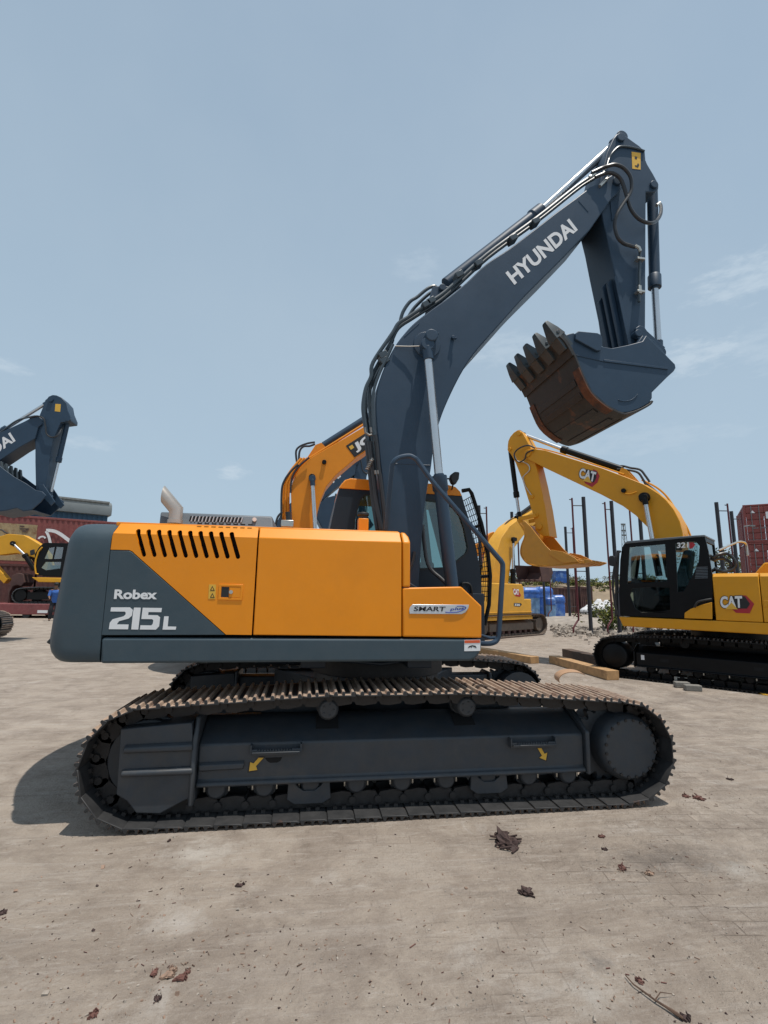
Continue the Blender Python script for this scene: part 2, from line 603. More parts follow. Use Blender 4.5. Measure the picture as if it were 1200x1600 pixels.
# ---- track frames with rollers
for side in (-1, 1):
    def Y(v):
        return v * side
    mb = MB()
    sec = [(.85, .63), (.98, .645), (1.06, .62), (1.27, .512), (1.27, .275), (1.30, .262), (1.30, .235), (.88, .235), (.85, .26)]
    x0, x1 = -.70 - .735, 2.225 - .735
    mb.prism([(x0, Y(a), b) for a, b in sec], (x1 - x0, 0, 0))
    # end plate at the drive
    mb.prism([(x1 + .001, Y(a), b) for a, b in [(.8, .22), (1.31, .22), (1.31, .535), (1.09, .665), (.8, .665)]], (.035, 0, 0))
    # rib plate between frame and idler guard
    mb.prism([(x0 - .002, Y(a), b) for a, b in [(.8, .13), (1.335, .13), (1.335, .53), (1.25, .70), (.8, .70)]], (-.035, 0, 0))
    fr = mb.build('track_frame', FRAME, ME, bevel=.012)
    # idler guard
    mb = MB()
    gx = [(188, 1139), (300, 1129), (304, 1250), (290, 1250), (250, 1272), (212, 1271), (198, 1252), (181, 1242)]
    gp = K.pl(gx, -1.31)
    mb.prism([(p.x, Y(1.31), p.z) for p in gp], (0, Y(-.46), 0))
    for (a, b, c_, d_) in (((196, 1163), (302, 1158), (302, 1174), (194, 1178)), ((192, 1201), (302, 1196), (302, 1211), (190, 1215))):
        q = [K.p(*v, -1.31) for v in (a, b, c_, d_)]
        f0 = [Vector((p.x, Y(1.312), p.z)) for p in q]
        f1 = [Vector((p.x, Y(1.345), p.z + dz)) for p, dz in zip(q, (-.018, -.018, .018, .018))]
        mb.loft([f0, f1])
    mb.build('idler_guard', FRAME, fr, bevel=.008)
    mb = MB()
    q = [K.p(*v, -1.271) for v in ((312, 1191), (382, 1188), (380, 1202), (312, 1206))]
    mb.loft([[Vector((p.x, Y(1.272), p.z)) for p in q], [Vector((p.x, Y(1.298), p.z + dz)) for p, dz in zip(q, (-.015, -.015, .015, .015))]])
    mb.build('stiffener_rib', FRAME, fr, bevel=.004)
    # idler wheel
    mb = MB()
    cx = -1.06 - .735
    mb.cyl((cx, Y(1.0), .41), (cx, Y(1.2), .41), .262, 40)
    mb.cyl((cx, Y(1.06), .41), (cx, Y(1.14), .41), .285, 40)
    mb.cyl((cx, Y(.95), .41), (cx, Y(1.25), .41), .07, 16)
    mb.build('idler', ROLLER, fr, bevel=.006)
    # sprocket and final drive
    cx = 2.545 - .735
    mb = MB()
    ring = []
    for k in range(84):
        a = 2 * PI * k / 84
        r = .285 + (.03 if (k % 4) in (1, 2) else -.02)
        ring.append(Vector((cx + r * math.cos(a), Y(1.06), .40 + r * math.sin(a))))
    mb.prism(ring, (0, Y(.07), 0))
    mb.build('sprocket', ROLLER, fr, bevel=.004)
    mb = MB()
    cx2, cz2 = 2.615 - .735, .40
    mb.tube([(cx2, Y(.82), cz2), (cx2, Y(1.24), cz2), (cx2, Y(1.262), cz2), (cx2, Y(1.285), cz2), (cx2, Y(1.297), cz2)], [.262, .255, .245, .232, .22], 48)
    for k in range(20):
        mb.mi = 1
        a = 2 * PI * (k + .5) / 20
        mb.cyl((cx2 + .214 * math.cos(a), Y(1.29), cz2 + .214 * math.sin(a)), (cx2 + .214 * math.cos(a), Y(1.305), cz2 + .214 * math.sin(a)), .0135, 6)
    mb.build('final_drive_cover', [FRAME, LINK], fr, bevel=.002)
    # carrier rollers
    for X in (.206, 1.288):
        mb = MB()
        x = X - .735
        mb.tube([(x, Y(.96), .72), (x, Y(1.2), .72), (x, Y(1.212), .72), (x, Y(1.222), .72)], [.078, .078, .07, .06], 24)
        mb.cyl((x, Y(1.02), .72), (x, Y(1.04), .72), .09, 24)
        for k in range(5):
            a = 2 * PI * k / 5
            mb.cyl((x + .04 * math.cos(a), Y(1.2), .72 + .04 * math.sin(a)), (x + .04 * math.cos(a), Y(1.228), .72 + .04 * math.sin(a)), .008, 6)
        mb.box((x - .06, min(Y(.9), Y(.98)), .58), (x + .06, max(Y(.9), Y(.98)), .76))
        mb.build('carrier_roller', ROLLER, fr, bevel=.003)
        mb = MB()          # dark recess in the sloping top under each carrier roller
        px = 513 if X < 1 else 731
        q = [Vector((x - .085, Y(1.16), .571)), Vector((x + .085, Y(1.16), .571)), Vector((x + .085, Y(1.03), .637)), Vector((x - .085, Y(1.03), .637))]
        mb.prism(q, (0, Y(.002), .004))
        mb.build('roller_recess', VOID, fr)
    # bottom rollers
    for X in (-.57, -.235, .095, .43, .773, 1.115, 1.445, 1.78, 2.11):
        mb = MB()
        x = X - .735
        mb.tube([(x, Y(.98), .2), (x, Y(1.215), .2), (x, Y(1.225), .2), (x, Y(1.235), .2)], [.072, .072, .066, .055], 20)
        mb.cyl((x, Y(1.13), .2), (x, Y(1.165), .2), .092, 20)
        mb.cyl((x, Y(1.03), .2), (x, Y(1.06), .2), .092, 20)
        for dx in (-.085, .085):
            mb.mi = 1
            mb.cyl((x + dx, Y(1.2), .235), (x + dx, Y(1.2), .175), .009, 6)
            mb.mi = 0
        mb.build('track_roller', [ROLLER, STEEL], fr, bevel=.003)
    # roller guards
    for pxc in (483, 764):
        mb = MB()
        k = 1 if pxc == 483 else .95
        c0 = K.p(pxc, 1225 if pxc == 483 else 1212, -1.25)
        q = [(-.175, .045), (-.12, .045), (-.085, -.015), (-.04, -.045), (.04, -.045), (.085, -.015), (.12, .045), (.175, .045), (.15, -.005), (.16, -.10), (.10, -.135), (-.10, -.135), (-.155, -.10), (-.15, -.005)]
        mb.prism([(c0.x + a * k, Y(1.22), c0.z + b * k) for a, b in q], (0, Y(.03), 0))
        mb.build('roller_guard', FRAME, fr, bevel=.005)
    # steps with serrated tread
    for (a, b) in (((392, 1161), (472, 1158)), ((795, 1151), (866, 1148))):
        mb = MB()
        A, B = K.p(*a, -1.29), K.p(*b, -1.29)
        zz = A.z
        xa, xb = A.x, B.x
        mb.box((xa, min(Y(1.275), Y(1.33)), zz - .075), (xa + .012, max(Y(1.275), Y(1.33)), zz - .005))
        mb.box((xb - .012, min(Y(1.275), Y(1.33)), zz - .075), (xb, max(Y(1.275), Y(1.33)), zz - .005))
        prof = [(xa + .012, zz - .075), (xa + .012, zz - .035), (xa + .05, zz - .035)]
        nT = 13
        for i in range(nT):
            u0 = xa + .055 + (xb - xa - .11) * i / nT
            du = (xb - xa - .11) / nT
            prof += [(u0, zz - .05), (u0 + du / 2, zz - .032)]
        prof += [(xb - .05, zz - .035), (xb - .012, zz - .035), (xb - .012, zz - .075)]
        mb.prism([(u, Y(1.318), v) for u, v in prof], (0, Y(.012), 0))
        mb.box((xa + .013, min(Y(1.276), Y(1.344)), zz - .06), (xb - .013, max(Y(1.276), Y(1.317)), zz - .05))
        mb.build('step', FRAME, fr, bevel=.003)
    if side == -1:
        mb = MB()
        K.prism(mb, [(414, 1184), (441, 1183), (438, 1189), (433, 1191.5), (422, 1192), (417, 1189)], -1.2712, -1.2702)
        mb.build('frame_opening', VOID, fr)
        for pts in ([(404, 1184), (412, 1184), (400, 1197), (402, 1203), (389, 1205), (391, 1191), (396, 1193)],
                    [(840, 1169), (846, 1169), (851, 1178), (855, 1176), (853, 1188), (843, 1184), (847, 1181)]):
            mb = MB()
            K.prism(mb, pts, -1.274, -1.271)
            o = mb.build('arrow_decal', DECALY, fr)
            mb = MB()
            cx_, cy_ = sum(p[0] for p in pts) / 7, sum(p[1] for p in pts) / 7
            K.prism(mb, [(cx_ + (a - cx_) * 1.25, cy_ + (b - cy_) * 1.22) for a, b in pts], -1.2725, -1.271)
            mb.build('arrow_outline', DECALK, fr)

# ---- car body between the tracks, slewing ring
mb = MB()
mb.cyl((0, 0, .5), (0, 0, .84), .62, 40)
for sx in (-1, 1):
    for sy in (-1, 1):
        q = [Vector((sx * .25, sy * .3, .42)), Vector((sx * .55, sy * .1, .42)), Vector((sx * 1.05, sy * .86, .42)), Vector((sx * .6, sy * .86, .42))]
        mb.prism(q, (0, 0, .30))
mb.build('carbody', FRAME, ME, bevel=.01)
mb = MB()
mb.cyl((0, 0, .845), (0, 0, .98), .66, 48)
for k in range(36):
    a = 2 * PI * k / 36
    mb.cyl((.63 * math.cos(a), .63 * math.sin(a), .98), (.63 * math.cos(a), .63 * math.sin(a), 1.0), .018, 6)
mb.build('slewing_ring', LINK, ME, bevel=.004)

# ---- upper structure frame (dark plate, seen from below)
mb = MB()
mb.box((-1.5, -1.0, 1.09), (.55, 1.0, 1.12))
mb.cyl((0, 0, 1.001), (0, 0, 1.089), .66, 40)
mb.box((-1.85, -.42, 1.125), (1.0, -.36, 1.6))
mb.box((-1.85, .36, 1.125), (1.0, .42, 1.6))
mb.box((-.75, -1.0, .99), (-.55, -.6, 1.089))
mb.box((.1, -1.1, 1.0), (.3, -.8, 1.089))
mb.tube([(-1.1, -1.0, 1.05), (-.7, -.9, 1.03), (-.3, -.7, 1.04)], .022, 8)
mb.tube([(-.5, -.95, 1.05), (-.1, -1.0, 1.02), (.3, -.9, 1.05)], .016, 8)
mb.build('upper_frame', CABBLK, ME, bevel=.006)

# ---- counterweight: stacked plan outlines
_tail = [(K.p(a, b, NY + .084).z, K.p(a, b, NY + .084).x - .012) for a, b in ((92, 1036), (81, 1022), (78, 1010), (85, 967), (100, 893), (112, 832), (117, 822), (124, 817), (134, 814.5))]


def TAIL(z):
    if z <= _tail[0][0]:
        return _tail[0][1]
    for (z0, x0), (z1, x1) in zip(_tail, _tail[1:]):
        if z <= z1:
            return x0 + (x1 - x0) * (z - z0) / (z1 - z0)
    return _tail[-1][1]


def cw_ring(z, inset, rc=.14):
    """plan outline of the counterweight at height z: straight sides, rounded corners, bowed tail"""
    ys = 1.35 - inset
    cx_ = TAIL(z)
    p = [(SEAM(z), -ys)]
    for k in range(7):
        a = PI / 2 * k / 6
        p.append((cx_ + rc - rc * math.sin(a), -ys + rc - rc * math.cos(a)))
    y_end = ys - rc
    for k in range(1, 12):
        y = -y_end + 2 * y_end * k / 12
        p.append((cx_ - .36 * (1 - (y / y_end) ** 2), y))
    for k in range(7):
        a = PI / 2 * (1 - k / 6)
        p.append((cx_ + rc - rc * math.sin(a), ys - rc + rc * math.cos(a)))
    p.append((SEAM(z), ys))
    return [Vector((x, y, z)) for x, y in p]


_sm = [K.p(153.5, 1037, NY), K.p(159, 985, NY), K.p(174, 838, NY), K.p(180, 815, NY)]


def SEAM(z):
    for a, b in zip(_sm, _sm[1:]):
        if z <= b.z:
            return a.x + (b.x - a.x) * (z - a.z) / (b.z - a.z)
    return _sm[-1].x


mb = MB()
prof = [(1.083, .06), (1.092, .03), (1.112, .01), (1.15, .002), (1.19, 0), (1.35, 0), (1.6, 0), (1.85, 0), (1.93, .002),
        (1.975, .012), (2.01, .035), (2.038, .065), (2.058, .10), (2.066, .14)]
mb.loft([cw_ring(*q) for q in prof])
cw = mb.build('counterweight', SLATE2, ME, ang=40)
mb = MB()
q = K.p(74, 1011, -1.1)
mb.cyl((-2.50, -1.0, 1.2), (-2.585, -1.0, 1.2), .028, 12)
mb.tube([(-2.575, -1.0, 1.2), (-2.60, -1.0, 1.2), (-2.61, -1.0, 1.185)], .018, 8)
mb.build('tow_hook', BLACK, cw)

# ---- side skirt
mb = MB()
K.prism(mb, [(156.5, 1037), (158, 997), (163, 996.2), (752.5, 998.5), (752.5, 1012), (749, 1022), (743, 1029), (735, 1033)], NY, -1.20)
sk = mb.build('side_skirt', SLATE2, ME, bevel=.018, seg=3)
mb = MB()
K.prism(mb, [(725.5, 1000), (750.5, 999.5), (750.5, 1017), (725.5, 1017.5)], -1.352, -1.349)
wl = mb.build('warning_label', WHITE, sk)
mb = MB()
K.prism(mb, [(726, 1000.5), (750, 1000), (750, 1004.5), (726, 1005)], -1.354, -1.3521)
mb.m(1)
K.prism(mb, [(731, 1012.5), (733, 1009.5), (738, 1008), (743, 1009), (745, 1012.5), (743, 1012), (738, 1010), (734, 1011.5)], -1.3535, -1.3521)
K.prism(mb, [(736, 1012.5), (736.4, 1009.5), (737.2, 1009.5), (737, 1012.5)], -1.3536, -1.3521)
mb.build('label_print', [DECALR, DECALK], sk)

# ---- house behind the doors
mb = MB()
mb.box((-2.05, -1.255, 1.275), (.02, 1.2, 2.03))
mb.box((.03, -1.25, 1.275), (.60, -.42, 1.60))
mb.box((-2.1, -1.19, 1.10), (.62, -1.02, 1.27))
mb.build('engine_bay', VOID, ME)

# ---- rear door (orange over slate) with slots, bent over at the top
ZC = K.p(400, 840, NY).z                       # crease height


def bent(mb, crease=None, dy=.075):
    z = crease if crease else ZC
    geom = mb.bm.verts[:] + mb.bm.edges[:] + mb.bm.faces[:]
    bmesh.ops.bisect_plane(mb.bm, geom=geom, plane_co=(0, 0, z), plane_no=(0, 0, 1))
    top = K.p(400, 824, NY).z
    for v in mb.bm.verts:
        if v.co.z > z + 1e-5:
            v.co.y += (v.co.z - z) / (top - z) * dy


def capsule(px0, py0, px1, py1, w):
    d = Vector((px1 - px0, py1 - py0)).normalized()
    n_ = Vector((-d.y, d.x)) * w
    out = []
    for k in range(7):
        a = PI * k / 6
        out.append((px1 + n_.x * math.cos(a) + d.x * w * math.sin(a), py1 + n_.y * math.cos(a) + d.y * w * math.sin(a)))
    for k in range(7):
        a = PI * k / 6
        out.append((px0 - n_.x * math.cos(a) - d.x * w * math.sin(a), py0 - n_.y * math.cos(a) - d.y * w * math.sin(a)))
    return out


mb = MB()
slots = []
for i in range(10):
    x = 213.7 + i * 16.3 + i * .03
    y = 829 + i * .52
    slots.append(capsule(x + .6, y, x + 11.0, y + 37.5 - i * .15, 3.6))
outer = [(182.5, 815.5), (393, 821), (402.3, 822.5), (402.3, 838), (393, 992), (353, 991.5), (211, 865.5), (207, 861.5), (202, 859.3), (172.8, 858.7), (175.6, 838)]
mb.holes(outer, slots, lambda a, b: K.p(a, b, NY), (0, .03, 0))
bent(mb)
dr = mb.build('rear_door', ORANGE, ME, bevel=.004)
mb = MB()
K.prism(mb, [(172.6, 860), (201.7, 860.6), (206.2, 862.7), (210, 866.4), (351.5, 992), (158.5, 992.5), (160, 980)], NY - .001, NY + .03)
mb.build('slate_panel', SLATE2, dr, bevel=.003)
mb = MB()
mb.box((-2.06, -1.27, 1.72), (-.9, -1.262, 2.02))
mb.build('louvre_screen', VOID, dr)
# letters on the panel
K.text('Robex', (178, 936), (245, 936.5), (179.5, 921), -1.352, -1, WHITE, dr, bold=.035)
def strokes(parent, polys, y=-1.352):
    mb = MB()
    for q in polys:
        K.prism(mb, q, y - .0012, y)
    return mb.build('lettering', WHITE, parent)
strokes(dr, [
    # 2
    [(173.5, 949), (203, 949), (207.5, 953), (206, 962), (201, 966.5), (186, 970.5), (182.5, 975.5), (201, 975.8), (200, 983.3), (170, 983), (171.5, 973), (176, 967.5), (193, 963), (196.2, 960), (196.5, 957.3), (194.8, 955.6), (172.6, 955.4)],
    # 1
    [(209.5, 949.3), (220, 949.5), (216, 983.7), (205, 983.5), (208, 955.7)],
    # 5
    [(223, 949.6), (253, 950), (252, 956.5), (232, 956.3), (231.4, 961), (246, 961.3), (250.2, 964.5), (248.6, 978.6), (243.5, 983.8), (218.5, 983.6), (219.4, 977), (236.2, 977.2), (238.6, 975), (239.6, 969.5), (237.8, 967.4), (220.8, 967.2)],
    # L
    [(256.5, 963), (263.5, 963), (262, 978.8), (275.5, 979.2), (274.5, 983.8), (254, 983.8)]])
# latch and small label
mb = MB()
lq = [(342, 912.5), (380, 913.5), (378.5, 938), (340.5, 937)]
q = K.pl(lq, NY)
mb.holes([(a, b) for a, b in lq], [[(346, 916), (376, 916.8), (374.8, 934.5), (344.8, 933.8)]], lambda a, b: K.p(a, b, NY - .006), (0, .006, 0))
K.prism(mb, [(359, 917), (376, 917.5), (375, 934), (358, 933.3)], NY - .004, NY - .0005)
o = mb.build('door_latch', ORANGE, dr, bevel=.002)
mb = MB()
c = K.p(361, 925, NY - .004)
mb.cyl(c, c - Vector((0, .008, 0)), .014, 12)
mb.m(1)
K.prism(mb, [(346.5, 917), (358, 917.3), (357.2, 933.2), (345.2, 932.8)], NY - .002, NY - .0006)
mb.build('lock_button', [STEEL, DECALK], dr)
mb = MB()
K.prism(mb, [(326.5, 913), (337.5, 913.3), (336.5, 936), (325.5, 935.6)], NY - .0025, NY - .0005)
mb.m(1)
for dy in (0, 11):
    K.prism(mb, [(331.8, 915.5 + dy), (335.5, 923 + dy), (328, 922.8 + dy)], NY - .004, NY - .0026)
mb.m(0)
for dy in (0, 11):
    K.prism(mb, [(331.8, 917.8 + dy), (333.6, 921.8 + dy), (330, 921.7 + dy)], NY - .005, NY - .0041)
mb.build('warning_label', [DECALY, DECALK], dr)
# small perforations in the crease
for i in range(8):
    mb = MB()
    c = K.p(312 + i * 11.3, 818.2 + i * .25, NY + .072)
    mb.cyl(c - Vector((.016, 0, 0)), c + Vector((.016, 0, 0)), .006, 6)
    mb.build('drain_hole', VOID, dr)

# ---- middle door
mb = MB()
K.prism(mb, [(404.6, 822.6), (627.5, 829.5), (627.5, 994.6), (395.4, 992.1), (404.6, 838)], NY, NY + .03)
bent(mb)
mb.build('middle_door', ORANGE, ME, bevel=.006)
mb = MB()
K.prism(mb, [(629.3, 829.6), (636, 830.5), (640.5, 838), (641.2, 845), (641.2, 917), (629.3, 917)], NY, NY + .85)
bent(mb)
mb.build('front_post', ORANGE, ME, bevel=.012, seg=3)
# top cover (seen only as a lip)
mb = MB()
a, b = K.p(181, 815.5, NY + .08), K.p(640, 829.8, NY + .08)
mb.box((a.x, -1.262, a.z - .03), (b.x - .09, 1.25, a.z + .003))
mb.build('top_cover', ORANGE, ME, bevel=.006)

# ---- front toolbox
mb = MB()
K.prism(mb, [(629.3, 919), (644, 918), (721, 916.5), (752.8, 947), (752.8, 996.8), (629.3, 995)], NY, NY + .80)
tb = mb.build('tool_box', ORANGE, ME, bevel=.012, seg=3)
mb = MB()
K.prism(mb, [(639.5, 953), (640.5, 949), (644.5, 944.3), (733, 945), (731.5, 951), (727, 957), (721, 959.7), (640, 959)], NY - .006, NY - .0005)
bd = mb.build('badge', SILVER, tb, bevel=.002)
K.text('SMART', (646, 955), (695, 955.3), (647.5, 947.5), NY - .006, -1, DECALK, tb, bold=.022)
K.text('plus', (703, 955.5), (724, 953.8), (705, 949.5), NY - .006, -1, DECALB, tb, bold=.02)
mb = MB()
mb.tube(smooth_path(K.path([(696, 956.5), (706, 957), (718, 955.5), (728, 950), (722, 947), (714, 947.2)], NY - .008)), .004, 6)
mb.build('badge_swoosh', DECALB, tb)

# ---- handrail
mb = MB()
mb.tube(smooth_path(K.path([(603.5, 827, -1.0), (607, 790, -1.05), (612, 735, -1.12), (615, 722, -1.14), (624, 715, -1.14), (639, 712.5, -1.14), (648, 716, -1.15), (654, 722, -1.15), (680, 757.5, -1.18),
                            (730, 815, -1.22), (775, 867.5, -1.26), (783, 877, -1.27), (785.5, 887, -1.27), (783, 930, -1.28), (779.5, 985, -1.28), (777, 999, -1.28), (768, 1005, -1.28), (752, 1005.5, -1.24)], None), 5), .021, 10)
hr = mb.build('handrail', SLATE, ME)
mb = MB()
mb.tube(K.path([(752, 993, -1.2), (766, 997, -1.26), (779, 996, -1.28)]), .012, 8)
mb.build('handrail_foot', SLATE, hr)

# ---- grey rear hood and exhaust
hy = -.62
mb = MB()
a0, a1, b0, b1 = K.p(243.5, 815, hy - .18), K.p(250.5, 799.5, hy), K.p(430, 823, hy - .18), K.p(425.5, 806.5, hy)
mb.loft([[Vector((a0.x, hy - .1, a0.z - .12)), Vector((b0.x, hy - .1, a0.z - .12)), Vector((b0.x, hy + 1.3, a0.z - .12)), Vector((a0.x, hy + 1.3, a0.z - .12))],
         [Vector((a1.x, hy, a1.z)), Vector((b1.x, hy, b1.z)), Vector((b1.x, hy + 1.15, b1.z)), Vector((a1.x, hy + 1.15, a1.z))]])
hd = mb.build('engine_hood', GREYHOOD, ME, bevel=.015)
mb = MB()
for i in range(15):
    x = 296.5 + i * 5.55
    q = [(x - 1.4, 814.5 + i * .12), (x + 1.2, 806 + i * .17), (x + 3.5, 806.1 + i * .17), (x + 1.0, 814.7 + i * .12)]
    P = K.pl(q, hy - .035)
    mb.mi = 0 if True else 1
    mb.prism(P, (0, .05, 0))
    q = [(x + 1.2, 814.5 + i * .12), (x + 3.8, 806 + i * .17), (x + 5.4, 806.1 + i * .17), (x + 2.8, 814.7 + i * .12)]
    mb.mi = 1
    mb.prism(K.pl(q, hy - .045), (0, .05, 0))
mb.build('hood_louvre', [VOID, SILVER], hd)
mb = MB()
c = K.p(397.5, 811.5, hy - .05)
mb.cyl(c, c + Vector((0, .08, 0)), .018, 12)
mb.build('hood_catch', WHITE, hd)
mb = MB()
P0, P1, P2 = K.p(273.5, 818, -.72), K.p(274.5, 796.5, -.72), K.p(256.5, 775, -.72)
n = 20
a, u, v = Vector((0, 0, 1)), Vector((1, 0, 0)), Vector((0, 1, 0))
r = .056
d2 = (P2 - P1).normalized()
def ell(c, nrm, axis):
    """ring where the tube of given axis is cut by plane nrm at c"""
    _, uu, vv = rotm(axis)
    out = []
    for k in range(n):
        q = (uu * math.cos(2 * PI * k / n) + vv * math.sin(2 * PI * k / n)) * r
        t = -q.dot(nrm) / Vector(axis).normalized().dot(nrm)
        out.append(c + q + Vector(axis).normalized() * t)
    return out
mid = (Vector((0, 0, 1)) + d2).normalized()
rA = [P0 + (u * math.cos(2 * PI * k / n) + v * math.sin(2 * PI * k / n)) * r for k in range(n)]
def proj_ring(base, c, axis, nrm):
    ax = Vector(axis).normalized()
    return [q + ax * ((c - q).dot(nrm) / ax.dot(nrm)) for q in base]
rB = proj_ring(rA, P1, (0, 0, 1), mid)
cut = Vector((-1, 0, .12)).normalized()
rC = proj_ring(rB, P2 + Vector((-.01, 0, 0)), d2, cut)
cen = sum(rC, Vector()) / n
rD = [cen + (q - cen) * .88 for q in rC]
rE = proj_ring(rD, P1, d2, mid)
mb.loft([rA, rB, rC, rD, rE], cap=False)
mb.tube([P0 + Vector((0, 0, .0)), P0 + Vector((0, 0, .03))], .064, 20)
mb.build('exhaust_pipe', EXH, ME, ang=40)
# filler neck beside the boom foot
mb = MB()
a, b = K.p(560, 828, -.55), K.p(576, 810, -.55)
mb.box((a.x, -.55, a.z - .1), (b.x, -.44, b.z))
mb.m(1)
c = Vector(((a.x + b.x) / 2, -.495, b.z))
mb.tube([c, c + Vector((0, 0, .03)), c + Vector((0, 0, .032)), c + Vector((0, 0, .06))], [.045, .045, .058, .055], 16)
mb.build('filler_neck', [ORANGE, BLACK], ME, bevel=.006)

# ---- cab (on the far side)
CY = .28
cabside = [(515.5, 826), (524.5, 784), (530, 763), (536, 752.5), (700, 762), (721.5, 773), (731, 806), (741, 845), (750, 885), (753, 915), (753, 945), (700, 980), (516, 960)]
win1 = [(553, 850), (555, 812), (563, 782), (570, 774), (640, 775), (640, 850)]
win2 = [(650, 780), (697, 786), (708, 793), (718, 805), (725, 825), (731, 855), (729, 863), (712, 878), (700, 886), (650, 888)]
mb = MB()
P = lambda a, b: K.p(a, b, CY)
mb.holes(cabside, [win1, win2], P, (0, .05, 0))
# other three sides: far wall, front frame, rear wall
far = [K.p(a, b, CY) for a, b in cabside]
far = [Vector((p.x, CY + 1.0, p.z)) for p in far]
mb.prism([far[i] for i in (0, 1, 2, 3)] + [far[3] + Vector((.14, 0, -.05)), far[0] + Vector((.14, 0, 0))], (0, .05, 0))
mb.prism([far[i] for i in (4, 5, 6, 7, 8, 9)] + [far[9] + Vector((-.1, 0, 0)), far[5] + Vector((-.13, 0, -.05))], (0, .05, 0))
mb.prism([far[i] for i in (9, 10, 11, 12, 0)], (0, .05, 0))
lo = far[12].z
for (i, j, th) in ((0, 1, .04), (1, 2, .04), (2, 3, .04)):
    a, b = K.p(*cabside[i], CY), K.p(*cabside[j], CY)
    mb.prism([Vector((a.x, CY + .051, a.z)), Vector((b.x, CY + .051, b.z)), Vector((b.x + th, CY + .051, b.z)), Vector((a.x + th, CY + .051, a.z))], (0, .948, 0))
a, b = K.p(*cabside[12], CY), K.p(*cabside[11], CY)
mb.box((a.x, CY + .051, a.z), (b.x, CY + .999, a.z + .05))
a = K.p(*cabside[0], CY)
mb.box((a.x, CY + .051, lo), (a.x + .05, CY + .999, a.z))
cab = mb.build('cab', CABBLK, ME, bevel=.01)
mb = MB()
roof = [(530, 763), (535, 755), (540, 750), (548, 747.5), (700, 757.5), (712, 761), (719, 768), (722, 775)]
ra = K.pl(roof, CY - .015)
mb.loft([[Vector((p.x, CY - .016, p.z)) for p in ra], [Vector((p.x, CY + .08, p.z + .02)) for p in ra], [Vector((p.x, CY + .95, p.z + .02)) for p in ra], [Vector((p.x, CY + 1.06, p.z)) for p in ra]])
mb.build('cab_roof', ORANGE, cab, bevel=.008)
for nm, w in (('rear_window', win1), ('side_window', win2)):
    mb = MB()
    mb.prism([Vector((p.x, CY + .02, p.z)) for p in K.pl(w, CY)], (0, .006, 0))
    mb.build('window', GLASS, cab)
    mb = MB()      # rubber seal
    cx_, cy_ = sum(p[0] for p in w) / len(w), sum(p[1] for p in w) / len(w)
    mb.holes([(cx_ + (a - cx_) * 1.07, cy_ + (b - cy_) * 1.07) for a, b in w], [w], lambda a, b: K.p(a, b, CY - .006), (0, .005, 0))
    mb.build('window_seal', BLACK, cab)
mb = MB()      # seat and console inside
mb.box((-.1, CY + .35, 1.45), (.38, CY + .8, 1.75))
mb.box((-.18, CY + .37, 1.7), (-.02, CY + .78, 2.45))
mb.box((.55, CY + .15, 1.4), (.72, CY + .32, 1.95))
mb.build('seat', BLACK, cab, bevel=.03)
mb = MB()
w = [K.p(a, b, CY) for a, b in [(721, 775), (750, 885)]]
mb.prism([Vector((w[0].x - .02, CY + .08, w[0].z)), Vector((w[1].x - .02, CY + .08, w[1].z)), Vector((w[1].x - .02, CY + .95, w[1].z)), Vector((w[0].x - .02, CY + .95, w[0].z))], (.006, 0, 0))
mb.build('windscreen', GLASS, cab)
# grab handle on the cab flank
mb = MB()
mb.tube(smooth_path(K.path([(727, 928, CY - .01), (722, 913, CY - .05), (728, 911, CY - .05), (735, 915, CY - .05), (738, 930, CY - .01)])), .014, 8)
mb.build('grab_handle', BLACK, cab)
# front guard with wire mesh
mb = MB()
g = [(721, 766, .33), (734, 765, .33), (752, 817, .33), (763, 880, .33), (766, 905, .33), (764, 945, .33), (757, 977, .33)]
for yy in (.30, 1.22):
    mb.tube([Vector((p.x, yy, p.z)) for p in K.path([(722, 767, .30), (733, 765, .30), (737, 771, .30), (752, 817, .30), (762, 862, .30), (766, 900, .30), (764, 945, .30), (757, 977, .30)])], .024, 8)
P = [Vector((p.x, .32, p.z)) for p in K.path([(737, 775, .32), (752, 820, .32), (761, 862, .32), (765, 900, .32), (763, 940, .32)])]
for a, b in zip(P, P[1:]):
    for k in range(5):
        c = a + (b - a) * k / 5
        mb.cyl(c, c + Vector((0, .88, 0)), .005, 5)
for k in range(12):
    mb.tube([p + Vector((0, .06 + .07 * k, 0)) for p in P], .004, 5)
for p in (P[1], P[3]):
    mb.cyl(p, p + Vector((0, .9, 0)), .02, 8)
mb.build('front_guard', BLACKPAINT, cab)
# mirror
mb = MB()
mq = [(704, 748), (705, 741), (711, 736.5), (718.5, 737.5), (717.5, 748), (712.5, 756.5), (707, 755)]
K.prism(mb, mq, -.02, .06)
o = mb.build('mirror', BLACK, cab, bevel=.014, seg=3)
mb = MB()
mb.tube(K.path([(704, 748, .02), (690, 748, 0.02)]), .009, 6)
mb.tube(K.path([(708, 755, .02), (706, 766, .3)]), .009, 6)
mb.build('mirror_arm', BLACK, cab)

# ---- boom
BY0, BY1 = -.30, .28
def smooth_px(pts, k=4):
    return [(v.x, v.y) for v in smooth_path([Vector((a, b, 0)) for a, b in pts], k)]


